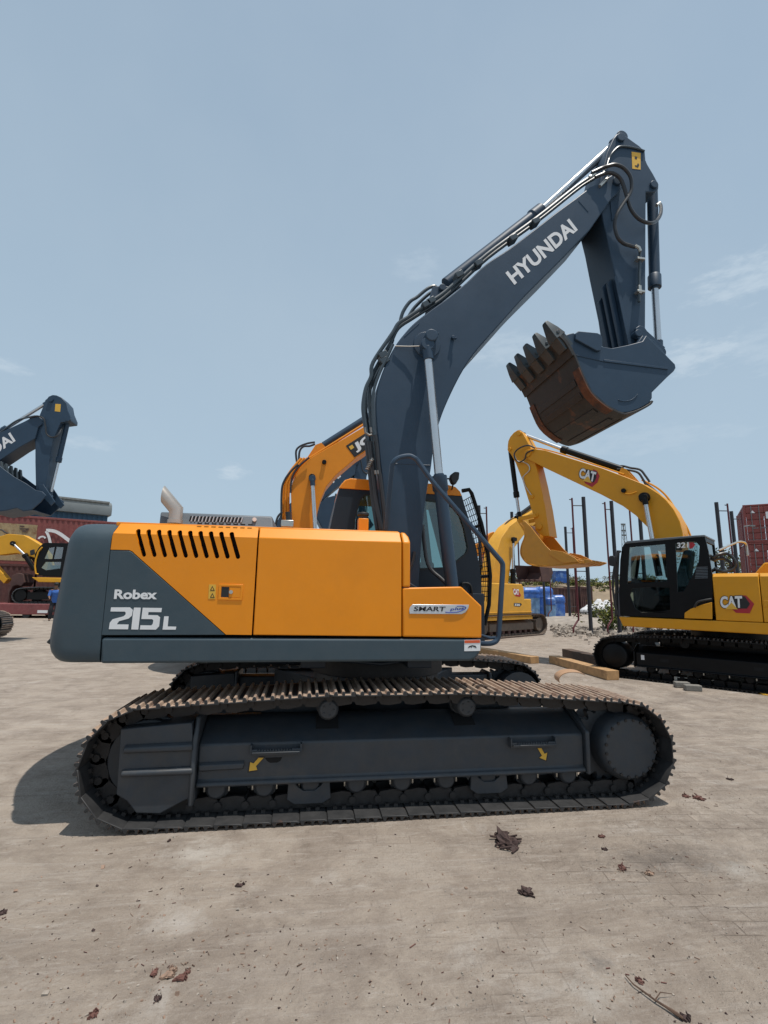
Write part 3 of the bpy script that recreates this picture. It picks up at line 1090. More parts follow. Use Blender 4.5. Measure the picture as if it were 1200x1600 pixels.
boomp = smooth_px([(602.5, 835), (599, 770), (593.5, 720), (588.5, 665), (587, 640), (587.6, 620), (591, 601), (598, 580), (608, 558), (619, 538), (632, 521), (648, 504), (672, 485), (700, 465), (728, 442), (760, 412), (796, 388), (838, 356), (870, 331), (900, 309)]) + [
    (922, 292), (936, 286), (948, 278), (956, 273), (966, 274), (973, 281), (974, 290), (968, 299), (957, 309), (940, 333)] + smooth_px([
    (922, 359), (873, 410), (821, 462), (794, 492), (768, 521), (749, 542.5), (732.5, 564), (715, 594), (697, 632), (685.7, 663), (678, 697), (673, 735), (667, 768), (661, 820), (657, 873), (653, 935)]) + [(620, 935)]
mb = MB()
K.prism(mb, boomp, BY0, BY1)
boom = mb.build('boom', SLATE, ME, bevel=.012)
# proud flange plates along lower and upper edges
low = [(957, 309), (922, 359), (825, 460), (780, 522), (745, 552), (720, 582), (702, 615), (690, 645), (676, 707), (672, 740)]
# boom side fittings
mb = MB()
c = K.p(667, 539, BY0)
mb.tube([c, c + Vector((0, -.012, 0)), c + Vector((0, -.013, 0)), c + Vector((0, -.215, 0)), c + Vector((0, -.222, 0))], [.15, .145, .066, .066, .056], 28)
for px, py in ((679, 522), (707, 529)):
    c = K.p(px, py, BY0)
    mb.cyl(c, c + Vector((0, -.04, 0)), .02, 10)
    mb.cyl(c + Vector((.015, -.03, -.015)), c + Vector((.03, -.05, -.02)), .012, 8)
mb.build('boom_boss', SLATE, boom, bevel=.003)
for y in (BY0 - .035, BY1 + .005):
    mb = MB()
    c = K.p(963, 284.5, BY0)
    c.y = y
    mb.cyl(c, c + Vector((0, .03, 0)), .055, 20)
    mb.build('arm_pin', SLATE, boom, bevel=.006)
mb = MB()
mb.tube(K.path([(617, 541, BY0 - .02), (640, 541.5, BY0 - .04), (655, 541, BY0 - .06), (659, 537, BY0 - .09)]), .007, 6)
mb.build('grease_line', mat('dull_fitting', (.22, .22, .21), .5, .5, var=.1), boom)
K.text('HYUNDAI', (804, 445.5), (903, 359.5), (789.5, 426.5), BY0, -1, WHITE, boom, bold=.034)
for sa_, sb_ in (((904, 314), (919, 331)), ((612, 724), (672, 727)), ((632, 526), (655, 505))):
    mb = MB()
    mb.tube(K.path([sa_, sb_], BY0), .0045, 6)
    mb.build('weld_seam', SLATE, boom)
# ---- boom cylinders (one each side)
def cylinder(name, parent, A, B, C, rr, rb, collar=True, mats=(SLATE, CHROME), headlen=.18):
    """A rod eye, B gland, C barrel end (local 3-D). barrel part > rod sub-part is made by the caller's parent"""
    A, B, C = map(Vector, (A, B, C))
    d = (C - B).normalized()
    mb = MB()
    mb.cyl(B + d * headlen, C, rb, 20)
    if collar:
        mb.tube([B, B + d * .02, B + d * .021, B + d * (headlen - .02), B + d * headlen], [rb * .8, rb * .84, rb * 1.22, rb * 1.22, rb * 1.0], 20)
    ob = mb.build(name, mats[0], parent)
    mb = MB()
    mb.cyl(A, B + d * .03, rr, 20)
    mb.build('piston_rod', mats[1], ob, ang=40)
    mb = MB()
    yv = Vector((0, 1, 0))
    mb.cyl(A - yv * .05, A + yv * .05, rb * 1.05, 20)
    mb.cyl(A + d * .02, A + d * .16, rr * 1.25, 16)
    mb.build('rod_eye', mats[0], ob, bevel=.004)
    return ob


for y in (-.46, .44):
    q = [K.p(667, 540, -.46), K.p(685.5, 741, -.46), K.p(707, 925, -.46)]
    q = [Vector((p.x, y, p.z)) for p in q]
    cylinder('boom_cylinder', ME, q[0], q[1], q[2], .043, .064)
# ---- arm cylinder on top of the boom
A, B, C = K.p(969, 217, 0), K.p(847, 328, 0), K.p(697, 444, 0)
cylinder('arm_cylinder', ME, A, B, C, .050, .074, headlen=.2)
mb = MB()
for y in (-.16, .12):
    K.prism(mb, [(664, 492), (676, 448), (690, 446), (707, 448), (722, 446)], y, y + .04)
c = K.p(692, 448, -.2)
mb.cyl(c, c + Vector((0, .4, 0)), .04, 16)
mb.build('cylinder_bracket', SLATE, boom, bevel=.006)
# pipes and hoses over the boom
mb = MB()
def hz(pts, y, r, k=5, m=0):
    mb.mi = m
    mb.tube(smooth_path(K.path(pts, y), k), r, 8)
hz([(575, 690), (569, 655), (567.5, 632), (572, 606), (580, 588), (583, 566), (613, 521), (623, 505), (640, 494), (672, 472), (700, 452), (760, 398), (838, 341), (900, 292), (926, 275)], -.27, .021)
hz([(583, 690), (579, 650), (577, 622), (581, 590), (592, 567), (610, 536), (622, 513), (645, 497), (675, 478), (702, 458), (762, 403), (838, 347), (902, 296), (928, 279)], -.22, .021)
hz([(579, 700), (572, 655), (571, 632), (577, 608), (592, 578), (604, 556), (613, 530)], -.10, .026)
hz([(586, 735), (584, 690), (582, 640), (584, 610), (593, 583), (606, 556), (614, 538)], -.30, .016)
hz([(624, 510), (629, 489), (640, 472), (652, 464), (664, 454), (672, 449), (679, 447.5), (684, 452)], -.06, .020)
hz([(634, 503), (645, 484), (658, 470), (672, 458), (684, 452)], .08, .02)
hp = mb.build('boom_pipe', PIPE, boom)
for (px, py) in ((598, 557), (600, 566), (665, 478), (672, 473), (835, 349), (800, 375), (746, 414), (716, 432)):
    c = K.p(px, py, -.25)
    mb = MB()
    mb.obox(c, (.04, 0, .028), (0, .06, 0), (-.018, 0, .026))
    mb.build('pipe_clamp', PIPE, boom, bevel=.006)
mb = MB()
c = K.p(715, 427, 0)
mb.tube([c + Vector((0, 0, -.1)), c, c + Vector((.03, 0, .03))], .03, 10)
mb.build('hose_elbow', HOSE, boom)
mb = MB()
hz([(603, 830, -.35), (596, 760), (592, 735), (589, 700), (586, 680)], -.35, .022)
hz([(596, 828, -.35), (588, 780), (584, 745), (580, 715), (577, 690)], -.32, .024)
hz([(590, 828, -.3), (584, 790), (580, 755), (577, 730), (573, 690)], -.25, .024)
hz([(600, 829, -.4), (601, 800), (597, 765), (594, 740)], -.42, .017)
mb.build('boom_foot_hose', HOSE, boom)
DULL = mat('dull_fitting', (.22, .22, .21), .5, .5, var=.1)
for pts in ([(570, 668), (571, 676), (577, 680), (581, 679)], [(579, 668), (580, 676)], [(582, 716), (575, 732)], [(586, 735), (587, 741)], [(590, 735), (591, 741)]):
    mb = MB()
    mb.tube(K.path(pts, -.36), .012, 8)
    mb.build('hose_fitting', DULL, boom)
mb = MB()
cc = []
for i in range(61):
    c = K.p(581 - 7.5 * i / 60, 718 + 16 * i / 60, -.37)
    t = i * PI / 5
    cc.append(c + Vector((.018 * math.cos(t), .018 * math.sin(t), 0)))
mb.tube(cc, .005, 5)
mb.build('hose_spring', DULL, boom)
# lower hoses in front of the boom cylinder
mb = MB()
hz([(648, 862), (644, 880), (636, 900)], -.34, .016)
hz([(660, 820, -.1), (668, 880, -.15), (690, 905, -.25), (702, 915, -.3)], None, .02)
mb.build('swing_hose', HOSE, boom)
# boom foot brackets
mb = MB()
for y in (-.42, .38):
    mb = MB()
    mb.prism([(-.1, y, 1.13), (.55, y, 1.13), (.42, y, 1.6), (.25, y, 1.7), (.0, y, 1.6)], (0, .05, 0))
    mb.build('boom_foot', CABBLK, ME, bevel=.01)

# ---- arm
AY0, AY1 = -.235, .235
armp = [(948, 238), (958, 216), (963, 209.5), (968, 208), (975, 210), (987, 219), (999, 227.5), (1008, 236), (1009, 250), (1012, 257), (1021, 272), (1029.5, 288), (1029, 295), (1024, 299.5), (1017, 300), (1009.5, 299.5),
        (1009, 420), (1008.5, 521), (1004, 536), (981, 539), (970, 470), (955, 401), (947, 362), (940, 335), (936, 290)]
mb = MB()
K.prism(mb, armp, AY0, AY1)
arm = mb.build('arm', SLATE, ME, bevel=.012)
for py, px, r_ in ((216.5, 969, .055), (290, 1020.5, .05)):
    for y in (AY0 - .03, AY1 + .001):
        c = K.p(px, py, AY0)
        c.y = y
        mb = MB()
        mb.cyl(c, c + Vector((0, .03, 0)), r_, 20)
        mb.build('arm_pin', SLATE, arm, bevel=.005)
# wear ribs on the inner face of the arm
mb = MB()
ia, ib = K.p(958, 425, AY0), K.p(981, 537, AY0)
d = (ib - ia)
nrm = Vector((-d.z, 0, d.x)).normalized()
if nrm.x > 0: nrm = -nrm
for y, t0 in ((-.17, .05), (-.06, .03), (.05, .16)):
    mb = MB()
    s0, s1 = ia + d * t0, ia + d * 1.0
    for p in (s0, s1): p.y = y
    mb.prism([s0 + nrm * -.01, s0 + d * .06 + nrm * .045, s1 + nrm * .045, s1 + nrm * -.01], (0, .045, 0))
    mb.build('wear_rib', SLATE, arm, bevel=.006)
# rib plate on near side lower part
mb = MB()
K.prism(mb, [(960, 432), (964, 430), (988, 539), (982, 539)], AY0 - .012, AY0 - .001)
mb.build('side_rib', SLATE, arm, bevel=.004)
# yellow label
mb = MB()
K.prism(mb, [(987, 237), (1001, 239), (1001, 265), (988, 263.5)], AY0 - .003, AY0 - .0005)
mb.m(1)
K.prism(mb, [(992, 244), (996, 245), (995, 249), (992, 248)], AY0 - .005, AY0 - .0031)
K.prism(mb, [(992, 258), (995, 258.5), (997, 254.5), (999, 258), (997, 262), (992.5, 260)], AY0 - .005, AY0 - .0031)
mb.build('warning_label', [DECALY, DECALK], arm)
# hoses over the arm
mb = MB()
yy = AY0 - .09
hz([(925, 270, yy), (940, 263, yy - .02), (950, 259.5, yy - .05), (962, 257.5, yy - .07), (975, 263, yy - .07), (985, 276, yy - .06), (987, 293, yy - .05), (983, 305, yy - .04), (974, 318, yy - .03), (964, 335, yy - .02), (960.5, 352, yy), (965, 370, yy),
    (974, 380, yy), (985, 384, yy), (992, 386, yy + .03)], None, .021, 6)
hz([(930, 277, yy), (942, 272, yy - .02), (952, 270, yy - .04), (962, 273, yy - .05), (971, 282, yy - .04), (978, 302, yy - .03), (985, 325, yy - .02), (996, 340, yy - .02), (1008, 347, yy - .02), (1018, 348.5, yy), (1027, 344, yy + .1), (1032.5, 333, yy + .2), (1032, 320, yy + .28), (1025, 320, yy + .3)], None, .021, 6)
hz([(948, 262, yy), (951, 250), (956, 240), (966, 230), (978, 229), (995, 232), (1007, 236)], AY0 - .012, .012, 5, 1)
mb.build('arm_hose', [HOSE, PIPE], arm)
for pts in ([(992, 384), (998, 387), (1000.5, 393)], [(1026, 321), (1031, 317)], [(937, 291), (949, 279)], [(921, 277), (930, 272)], [(934, 276), (944, 270)], [(946, 262), (952, 259)]):
    mb = MB()
    mb.tube(K.path(pts, AY0 - .08), .020, 8)
    mb.build('hose_fitting', [STEEL], arm)
mb = MB()
mb.tube(K.path([(1000, 390), (1000, 405), (999, 430), (998.5, 472)], AY0 - .05), .017, 8)
mb.m(1)
for py in (406, 457):
    c = K.p(999.5, py, AY0 - .05)
    mb.obox(c, (.05, 0, 0), (0, .035, 0), (0, 0, .012))
c = K.p(999, 453, AY0 - .06)
mb.obox(c, (.018, 0, 0), (0, .02, 0), (0, 0, .05))
mb.build('arm_pipe', [PIPE, STEEL], arm, bevel=.003)
mb = MB()
K.prism(mb, [(952, 303), (960, 300), (968, 330), (957, 345)], AY0 - .012, AY0 - .001)
mb.build('arm_plate', SLATE, arm, bevel=.004)
# ---- bucket cylinder
A, B, C = K.p(1029, 552, 0), K.p(1023, 452, 0), K.p(1019, 296, 0)
cylinder('bucket_cylinder', ME, A, B, C, .042, .064, headlen=.2)
mb = MB()
for y in (-.31, .27):
    mb.prism([Vector((p.x, y, p.z)) for p in K.pl([(990, 515), (996, 511), (1003, 513), (1008, 520), (1036, 545), (1032, 553), (1000, 538), (991, 527)], -.27)], (0, .04, 0))
c = K.p(998.5, 520, -.32)
mb.cyl(c, c + Vector((0, .64, 0)), .045, 16)
c = K.p(1030, 548, -.32)
mb.cyl(c, c + Vector((0, .64, 0)), .045, 16)
mb.build('bucket_link', SLATE, ME, bevel=.006)

# ---- bucket
WY0, WY1 = -.57, .57
side = [(879, 525.5), (888, 521.5), (896, 520), (939, 541), (956, 544), (981, 539), (1004, 533), (1010, 523.5), (1022, 535.6), (1043, 557), (1055, 569), (1056, 575), (1053, 580), (1043, 589), (1030, 602), (1019, 613), (1019, 622), (1014, 630),
        (1000, 638), (983, 644), (971, 645), (949, 634), (925, 613), (910.5, 584), (898.4, 555), (886, 533)]
sp = K.pl(side, WY0)
# shell wrapped round the curved edge
cur = [(876, 523), (886, 533), (898.4, 555), (910.5, 584), (925, 613), (949, 634), (971, 645), (983, 644.5), (1000, 638.5), (1014, 630.5), (1017, 626)]
cp = smooth_path(K.pl(cur, WY0), 3)
def offs(poly, o):
    out = []
    for i, p in enumerate(poly):
        t = (poly[min(i + 1, len(poly) - 1)] - poly[max(i - 1, 0)]).normalized()
        out.append(p + Vector((t.z, 0, -t.x)) * o)
    return out
cen = sum(sp, Vector()) / len(sp)
sgn = 1 if (offs(cp, .02)[12] - cen).length > (cp[12] - cen).length else -1
def shellpiece(name, i0, i1, y0, y1, t0, t1, mats, parent, bev=.004):
    a = offs(cp, sgn * t0)[i0:i1]
    b = offs(cp, sgn * t1)[i0:i1]
    mb = MB()
    mb.prism([Vector((p.x, y0, p.z)) for p in a + b[::-1]], (0, y1 - y0, 0))
    return mb.build(name, mats, parent, bevel=bev)
bk = shellpiece('bucket', 0, len(cp), WY0 - .015, WY1 + .015, 0, .022, BUCKOUT, ME)
for y in (WY0, WY1 - .035):
    mb = MB()
    mb.prism([Vector((p.x, y, p.z)) for p in sp], (0, .035, 0))
    mb.build('side_plate', SLATE, bk, bevel=.008)
mb = MB()
mb.prism([Vector((p.x, WY0 + .036, p.z)) for p in K.pl([(1014, 630), (1019, 622), (1019, 613), (1043, 589), (1041, 587.5), (1016, 611), (1016, 620), (1011, 627)], WY0)], (0, WY1 - WY0 - .072, 0))
mb.build('back_plate', SLATE, bk)
shellpiece('lip_plate', 0, 7, WY0 - .02, WY1 + .02, .0225, .042, BUCKOUT, bk)
for y0, y1 in ((WY0 - .022, WY0 + .10), (WY1 - .10, WY1 + .022)):
    shellpiece('wear_plate', 8, 17, y0, y1, .0225, .036, RUST, bk)
for i0, y0, y1 in ((9, -.44, .44), (11, -.43, .44), (14, -.42, .45), (17, -.42, .45), (20, -.44, .44)):
    shellpiece('cross_strip', i0, i0 + 2, y0, y1, .0225, .032, BUCKOUT, bk)
# side cutter
for y in (WY0 - .032, WY1 + .003):
    mb = MB()
    mb.prism([Vector((p.x, y, p.z)) for p in K.pl([(897, 532), (897, 523), (901, 519.5), (931, 522.5), (936, 525), (938.5, 530), (939, 541), (936, 550), (930, 550)], WY0)], (0, .03, 0))
    mb.build('side_cutter', SLATE, bk, bevel=.006)
mb = MB()
for y in (WY0 - .012, WY1 - .002):
    P0, P1 = K.p(943, 565.5, WY0), K.p(1043, 578, WY0)
    a = Vector((P0.x, y, P0.z)); b = Vector((P1.x, y, P1.z))
    mb.prism([a, b, b + Vector((0, 0, .025)), a + Vector((0, 0, .025))], (0, .014, 0))
    P0, P1 = K.p(900, 556, WY0), K.p(943, 565.5, WY0)
    a = Vector((P0.x, y + .004, P0.z)); b = Vector((P1.x, y + .004, P1.z))
    mb.prism([a, b, b + Vector((0, 0, .012)), a + Vector((0, 0, .012))], (0, .010, 0))
arc = smooth_path(K.path([(966, 625, WY0 - .003), (976, 627, WY0 - .003), (988, 624, WY0 - .003), (996, 616, WY0 - .003)]))
mb.tube(arc, .006, 6)
mb.build('side_seam', SLATE, bk, bevel=.003)
mb = MB()
for y in (-.40, .34):
    mb.prism([Vector((p.x, y, p.z)) for p in K.pl([(990, 545), (1004, 524), (1022, 532), (1052, 568), (1054, 576), (1046, 584), (1034, 585), (1010, 575)], -.4)], (0, .06, 0))
c = K.p(1047, 575, -.46)
mb.cyl(c, c + Vector((0, .92, 0)), .05, 16)
mb.build('bucket_ear', SLATE, bk, bevel=.006)
# five teeth
base = K.p(876, 524.5, WY0)
lipd = (K.p(876, 524.5, WY0) - K.p(893, 546, WY0)).normalized()
ln = Vector((lipd.z, 0, -lipd.x))
for k in range(5):
    y = WY0 + .07 + (WY1 - WY0 - .14) * k / 4
    c = Vector((base.x, y, base.z)) - ln * 0
    mb = MB()
    d, n_ = lipd, ln
    def sec(s_, w, h0, h1):
        q = c + d * s_
        return [q + Vector((0, -w, 0)) + n_ * h0, q + Vector((0, w, 0)) + n_ * h0, q + Vector((0, w, 0)) + n_ * h1, q + Vector((0, -w, 0)) + n_ * h1]
    mb.loft([sec(-.15, .07, -.055, .06), sec(.0, .075, -.055, .055), sec(.001, .085, -.065, .06), sec(.10, .066, -.048, .045), sec(.215, .036, -.02, .018), sec(.225, .030, -.010, .008)])
    q = c + d * .05
    mb.cyl(q + Vector((0, -.085, 0)), q + Vector((0, .085, 0)), .018, 10)
    mb.build('tooth', TOOTH, bk, bevel=.006)

# ================================================================== 2. yellow excavator at the right, facing away to the left
Cm = Mach('excavator', 8.35, 9.0, 129.4, 'yellow excavator lettered 321 with black cab, raised arm and open yellow bucket', 'excavator')
CE = Cm.e
trk = track_path(-2.12, 1.80, .40, .40, [(-.9, .86), (.55, .875)])
for side in (1, -1):
    y0, y1 = (.8, 1.4) if side > 0 else (-1.4, -.8)
    far_track(Cm, y0, y1, trk, 50, [BLACKPAINT, LINK], CE)
    mb = MB()
    Y = lambda v: v * side
    sec = [(.85, .62), (1.0, .63), (1.24, .50), (1.24, .27), (1.28, .255), (1.28, .235), (.88, .235)]
    mb.prism([(-1.75, Y(a), b) for a, b in sec], (3.15, 0, 0))
    mb.prism([(1.42, Y(a), b) for a, b in [(.8, .22), (1.26, .22), (1.26, .52), (1.0, .65), (.8, .65)]], (.03, 0, 0))
    fr = mb.build('track_frame', BLACKPAINT, CE, bevel=.012)
    for x in (.9, -.55):
        mb = MB()
        mb.box((x - .07, Y(1.241) - .001, .36), (x + .07, Y(1.241) + .001, .42))
        mb.build('frame_opening', VOID, fr)
    for x in (1.28, -1.62):
        mb = MB()
        mb.box((x - .03, Y(1.243) - .001, .37), (x + .03, Y(1.243) + .001, .46))
        mb.build('reflector', WHITE, fr)
    mb = MB()
    mb.tube([(1.80, Y(.85), .41), (1.80, Y(1.26), .41), (1.80, Y(1.285), .41), (1.80, Y(1.30), .41)], [.27, .255, .24, .215], 36)
    mb.build('final_drive_cover', BLACKPAINT, fr)
    mb = MB()
    mb.cyl((-2.12, Y(1.0), .41), (-2.12, Y(1.2), .41), .27, 30)
    mb.build('idler', BLACKPAINT, fr, bevel=.006)
    for x in [1.15 - k * .39 for k in range(8)]:
        mb = MB()
        mb.tube([(x, Y(.98), .2), (x, Y(1.2), .2), (x, Y(1.23), .2)], [.09, .09, .06], 16)
        mb.m(1).cyl((x - .09, Y(1.2), .24), (x - .09, Y(1.2), .19), .012, 6)
        mb.build('track_roller', [BLACKPAINT, STEEL], fr)
    for x in (-.9, .55):
        mb = MB()
        mb.cyl((x, Y(.95), .72), (x, Y(1.2), .72), .075, 18)
        mb.build('carrier_roller', BLACKPAINT, fr)
mb = MB()
mb.box((-1.0, -.85, .4), (1.0, .85, .72))
mb.cyl((0, 0, .72), (0, 0, 1.0), .65, 36)
mb.build('carbody', BLACKPAINT, CE, bevel=.01)
# lower band, house, counterweight
mb = MB()
q = [Cm.p(a, b, 1.35) for a, b in ((966.7, 963.5), (973.5, 978.5))]
zb, zt = .985, q[0].z
prof = [(q[0].x, zt), (q[1].x, zb + .015), (-2.0, zb), (-2.0, zt)]
mb.prism([(x, 1.36, z) for x, z in prof], (0, -2.72, 0))
mb.build('side_skirt', YELLOW, CE, bevel=.02, seg=3)
H = Cm.p(1112, 896, 1.35)
zh = H.z
mb = MB()
xs = Cm.p(1189, 930, 1.35).x
for a, b in ((H.x - .005, xs + .006), (xs - .006, -1.85)):
    mb.prism([(x, y, z) for x, y, z in ((a, 1.35, zt + .008), (a, 1.35, zh - .06), (a, 1.30, zh), (a, .45, zh), (a, .45, zt + .008))], (b - a, 0, 0))
mb.build('side_door', YELLOW, CE, bevel=.012)
mb = MB()
mb.box((-1.84, -1.35, zt + .008), (.3, .44, zh - .05))
e0 = Cm.p(1176, 880, .5)
mb.prism([(e0.x - .0, .55, zh), (e0.x - .18, .55, zh + .22), (-1.8, .55, zh + .24), (-1.8, .55, zh)], (0, -1.4, 0))
mb.build('engine_hood', YELLOW, CE, bevel=.02)
mb = MB()
pts = []
for k in range(15):
    a = PI / 2 + PI * k / 14
    pts.append((-1.9 + .85 * math.cos(a), 1.35 * math.sin(a), .98))
mb.prism(pts, (0, 0, zh - .9))
mb.build('counterweight', BLACKPAINT, CE, bevel=.05, seg=3)
# logo on the door
def catlogo(m, y, sg, parent, T, hexred, hexblk, tri):
    BL, BR, TL = T
    mb = MB()
    mb.prism(m.pl(hexred, y), (0, .003 * sg, 0))
    r_ = mb.build('logo_panel', CRED, parent)
    mb = MB()
    mb.prism(m.pl(hexblk, y + .0032 * sg), (0, .002 * sg, 0))
    mb.build('logo_panel', DECALK, r_)
    m.text('CAT', BL, BR, TL, y + .006 * sg, sg, DECALK, r_, bold=.075, depth=.003)
    m.text('CAT', (BL[0] + 1, BL[1] - .8), (BR[0] - 1, BR[1] - .8), (TL[0] + 1, TL[1] + .8), y + .012 * sg, sg, WHITE, r_, bold=.04, depth=.003)
    mb = MB()
    mb.prism(m.pl(tri, y + .018 * sg), (0, .003 * sg, 0))
    mb.build('logo_triangle', DECALY, r_)
door = [o for o in CE.children if o.name.startswith('side_door')][0]
catlogo(Cm, 1.352, 1, door, ((1125, 951), (1161.5, 950.5), (1124, 931)),
        [(1155, 930), (1166, 930.5), (1178.5, 943.5), (1171.5, 958.5), (1150, 957.5), (1143, 951), (1155, 950)],
        [(1140, 931), (1164, 932), (1172, 943.5), (1167, 951), (1140, 951)],
        [(1133, 952), (1143, 941.5), (1153, 952)])
mb = MB()
q = Cm.pl([(1193, 938), (1200, 938.5), (1200, 948), (1193, 947.5)], 1.352)
mb.prism(q, (0, .012, 0))
mb.build('door_latch', YELLOW, door, bevel=.003)
# cab
outl = [(969, 962.5), (967, 925), (969, 875), (972, 855), (977, 847.5), (1030, 843), (1085, 838), (1101, 837.5), (1107, 862), (1113, 900), (1113.5, 942), (1082, 950), (1071, 956), (1069, 966)]
W1 = [(983, 855), (1039, 850), (1042.5, 908.5), (979.5, 912)]
W2 = [(987.5, 919), (1018, 917.5), (1046, 918), (1047, 953), (1020, 957), (1002, 957.5), (992, 950), (984, 930)]
W3 = [(1055, 849), (1070, 846), (1087, 846), (1093, 853), (1091.5, 878), (1081, 902), (1068, 924), (1058.5, 925)]
mb = MB()
mb.holes(outl, [W1, W2, W3], lambda a, b: Cm.p(a, b, 1.35), (0, -.05, 0))
f0, f1, f2 = Cm.p(969, 962.5, 1.35), Cm.p(967, 925, 1.35), Cm.p(977, 847.5, 1.35)
r0, r1 = Cm.p(1113.5, 942, 1.35), Cm.p(1101, 837.5, 1.35)
def bar(mb, a, b, y0, y1, t):
    mb.prism([Vector((a.x, y0, a.z)), Vector((b.x, y0, b.z)), Vector((b.x + t, y0, b.z)), Vector((a.x + t, y0, a.z))], (0, y1 - y0, 0))
for ya, yb in ((1.299, 1.24), (.40, .35)):
    bar(mb, f0, f1, ya, yb, -.05); bar(mb, f1, f2, ya, yb, -.05); bar(mb, r0, r1, ya, yb, .06)
# rear face frame
for (za, zb_) in ((r0.z, r0.z + .16), (r1.z - .10, r1.z - .02)):
    xa = r0.x + (r1.x - r0.x) * (za - r0.z) / (r1.z - r0.z)
    mb.box((xa, .401, za), (xa + .05, 1.239, zb_))
mb.box((r0.x + .07, .4, f0.z), (f0.x - .06, 1.298, f0.z + .05))
mb.box((r0.x + .06, .351, f0.z), (f0.x - .06, .399, f0.z + .75))
cab = mb.build('cab', BLACKPAINT, CE, bevel=.008)
mb = MB()
mb.prism([Vector((p.x, 1.37, p.z)) for p in Cm.pl([(976, 848), (980, 845.5), (1085, 836.5), (1101, 835.5), (1102, 838.5), (1085, 839.5), (977, 849.5)], 1.37)], (0, -1.06, 0))
mb.build('cab_roof', GREYHOOD, cab, bevel=.008)
for w_ in (W1, W2, W3):
    mb = MB()
    mb.prism([Vector((p.x, 1.325, p.z)) for p in Cm.pl(w_, 1.35)], (0, -.005, 0))
    mb.build('window', GLASSD, cab)
mb = MB()
bar(mb, Vector((r0.x + .02, 0, r0.z + .16)), Vector((r1.x + .02, 0, r1.z - .1)), 1.238, .401, .006)
mb.build('window', GLASS, cab)
mb = MB()
bar(mb, f1 + Vector((-.02, 0, 0)), f2 + Vector((-.02, 0, 0)), 1.24, .4, .006)
mb.build('windscreen', GLASS, cab)
mb = MB()
sx_ = Cm.p(1075, 900, .9).x
mb.loft([[Vector((sx_ - .12, .62, 2.5)), Vector((sx_ + .02, .62, 2.5)), Vector((sx_ + .02, 1.05, 2.5)), Vector((sx_ - .12, 1.05, 2.5))],
         [Vector((sx_ + .0, .58, 1.85)), Vector((sx_ + .22, .58, 1.85)), Vector((sx_ + .22, 1.1, 1.85)), Vector((sx_ + .0, 1.1, 1.85))],
         [Vector((sx_ + .05, .58, 1.6)), Vector((sx_ + .62, .58, 1.62)), Vector((sx_ + .62, 1.1, 1.62)), Vector((sx_ + .05, 1.1, 1.6))]])
mb.build('seat', mat('seat_cover', (.06, .14, .17), .8, var=.2), cab, bevel=.05, seg=3)
mb = MB()
mb.cyl((sx_ + .95, .85, 1.3), (sx_ + .8, .85, 1.95), .04, 10)
mb.box((sx_ + .3, .5, 1.3), (sx_ + .55, .62, 1.9))
mb.build('console', BLACK, cab, bevel=.02)
Cm.text('321', (1057.5, 856.5), (1075.5, 855.5), (1058, 848), 1.352, 1, WHITE, cab, bold=.03)
mb = MB()
mb.prism(Cm.pl([(1077, 847.5), (1083, 847.5), (1086.5, 851), (1082, 857), (1077, 857)], 1.352), (0, .003, 0))
mb.build('logo_panel', CRED, cab)
mb = MB()
for i in range(8):
    mb.prism(Cm.pl([(1088 - i * .3, 886 + i * 2.4), (1106, 885.5 + i * 2.4), (1106, 886.5 + i * 2.4), (1088 - i * .3, 887 + i * 2.4)], 1.352), (0, .006, 0))
mb.build('cab_louvre', GREYHOOD, cab)
mb = MB()
mb.prism(Cm.pl([(1069.5, 966), (1070, 957.5), (1079, 951.5), (1096, 945), (1112.5, 941), (1113.5, 967.5)], 1.353), (0, .015, 0))
mb.build('cab_corner_panel', YELLOW, CE, bevel=.006)
mb = MB()
mb.tube(smooth_path(Cm.path([(1085, 949, 1.4), (1090, 941, 1.42), (1100, 938, 1.42), (1112, 936, 1.4)])), .02, 6)
mb.build('grab_handle', BLACK, cab)
mb = MB()
mb.tube(Cm.path([(970, 861, 1.40), (966, 864, 1.42), (961, 880, 1.42), (958, 900, 1.42), (957.5, 920, 1.42), (961, 945, 1.42), (965, 961, 1.40)]), .022, 8)
mb.tube(Cm.path([(963, 963, 1.3), (963, 930, 1.3), (966, 860, 1.3)]), .03, 8)
mb.tube(Cm.path([(964, 925, 1.3), (968, 925, 1.35)]), .02, 8)
mb.build('cab_handrail', BLACK, cab)
mb = MB()
mb.prism(Cm.pl([(951, 871), (953, 868.5), (958, 868), (960.5, 871), (961, 881), (958.5, 885), (953, 884), (951, 880)], 1.45), (0, -.07, 0))
mb.tube(Cm.path([(960, 872, 1.42), (968, 866, 1.36)]), .015, 6)
mb.build('mirror', BLACK, cab, bevel=.01)
# boom
by0, by1 = .30, -.28
bp_ = [(1067, 845), (1067, 833), (1062.5, 814.5), (1053, 796), (1041, 781), (1030.5, 772), (1018.5, 764), (1005, 756), (980, 746), (940, 731), (885, 714), (852, 703.5), (833, 701), (825, 702), (820, 707), (820, 713), (825, 717.5), (846, 728.5), (885, 747), (940, 773), (957, 782), (973, 790.5), (993, 805), (1012, 824), (1024, 860), (1066, 860)]
mb = MB()
mb.prism(Cm.pl(bp_, by0), (0, by1 - by0, 0))
boom = mb.build('boom', YELLOW, CE, bevel=.012)
mb = MB()
c = Cm.p(1007, 777.5, by0)
mb.tube([c, c + Vector((0, .05, 0)), c + Vector((0, .051, 0)), c + Vector((0, .13, 0))], [.12, .11, .095, .09], 20)
c = Cm.p(975, 767, by0)
mb.cyl(c, c + Vector((0, .06, 0)), .05, 12)
mb.m(1)
mb.tube(Cm.path([(977, 771, .32), (984, 772, .33), (995, 768.5, .32)]), .012, 6)
mb.build('boom_boss', [BLACKPAINT, YELLOW], boom)
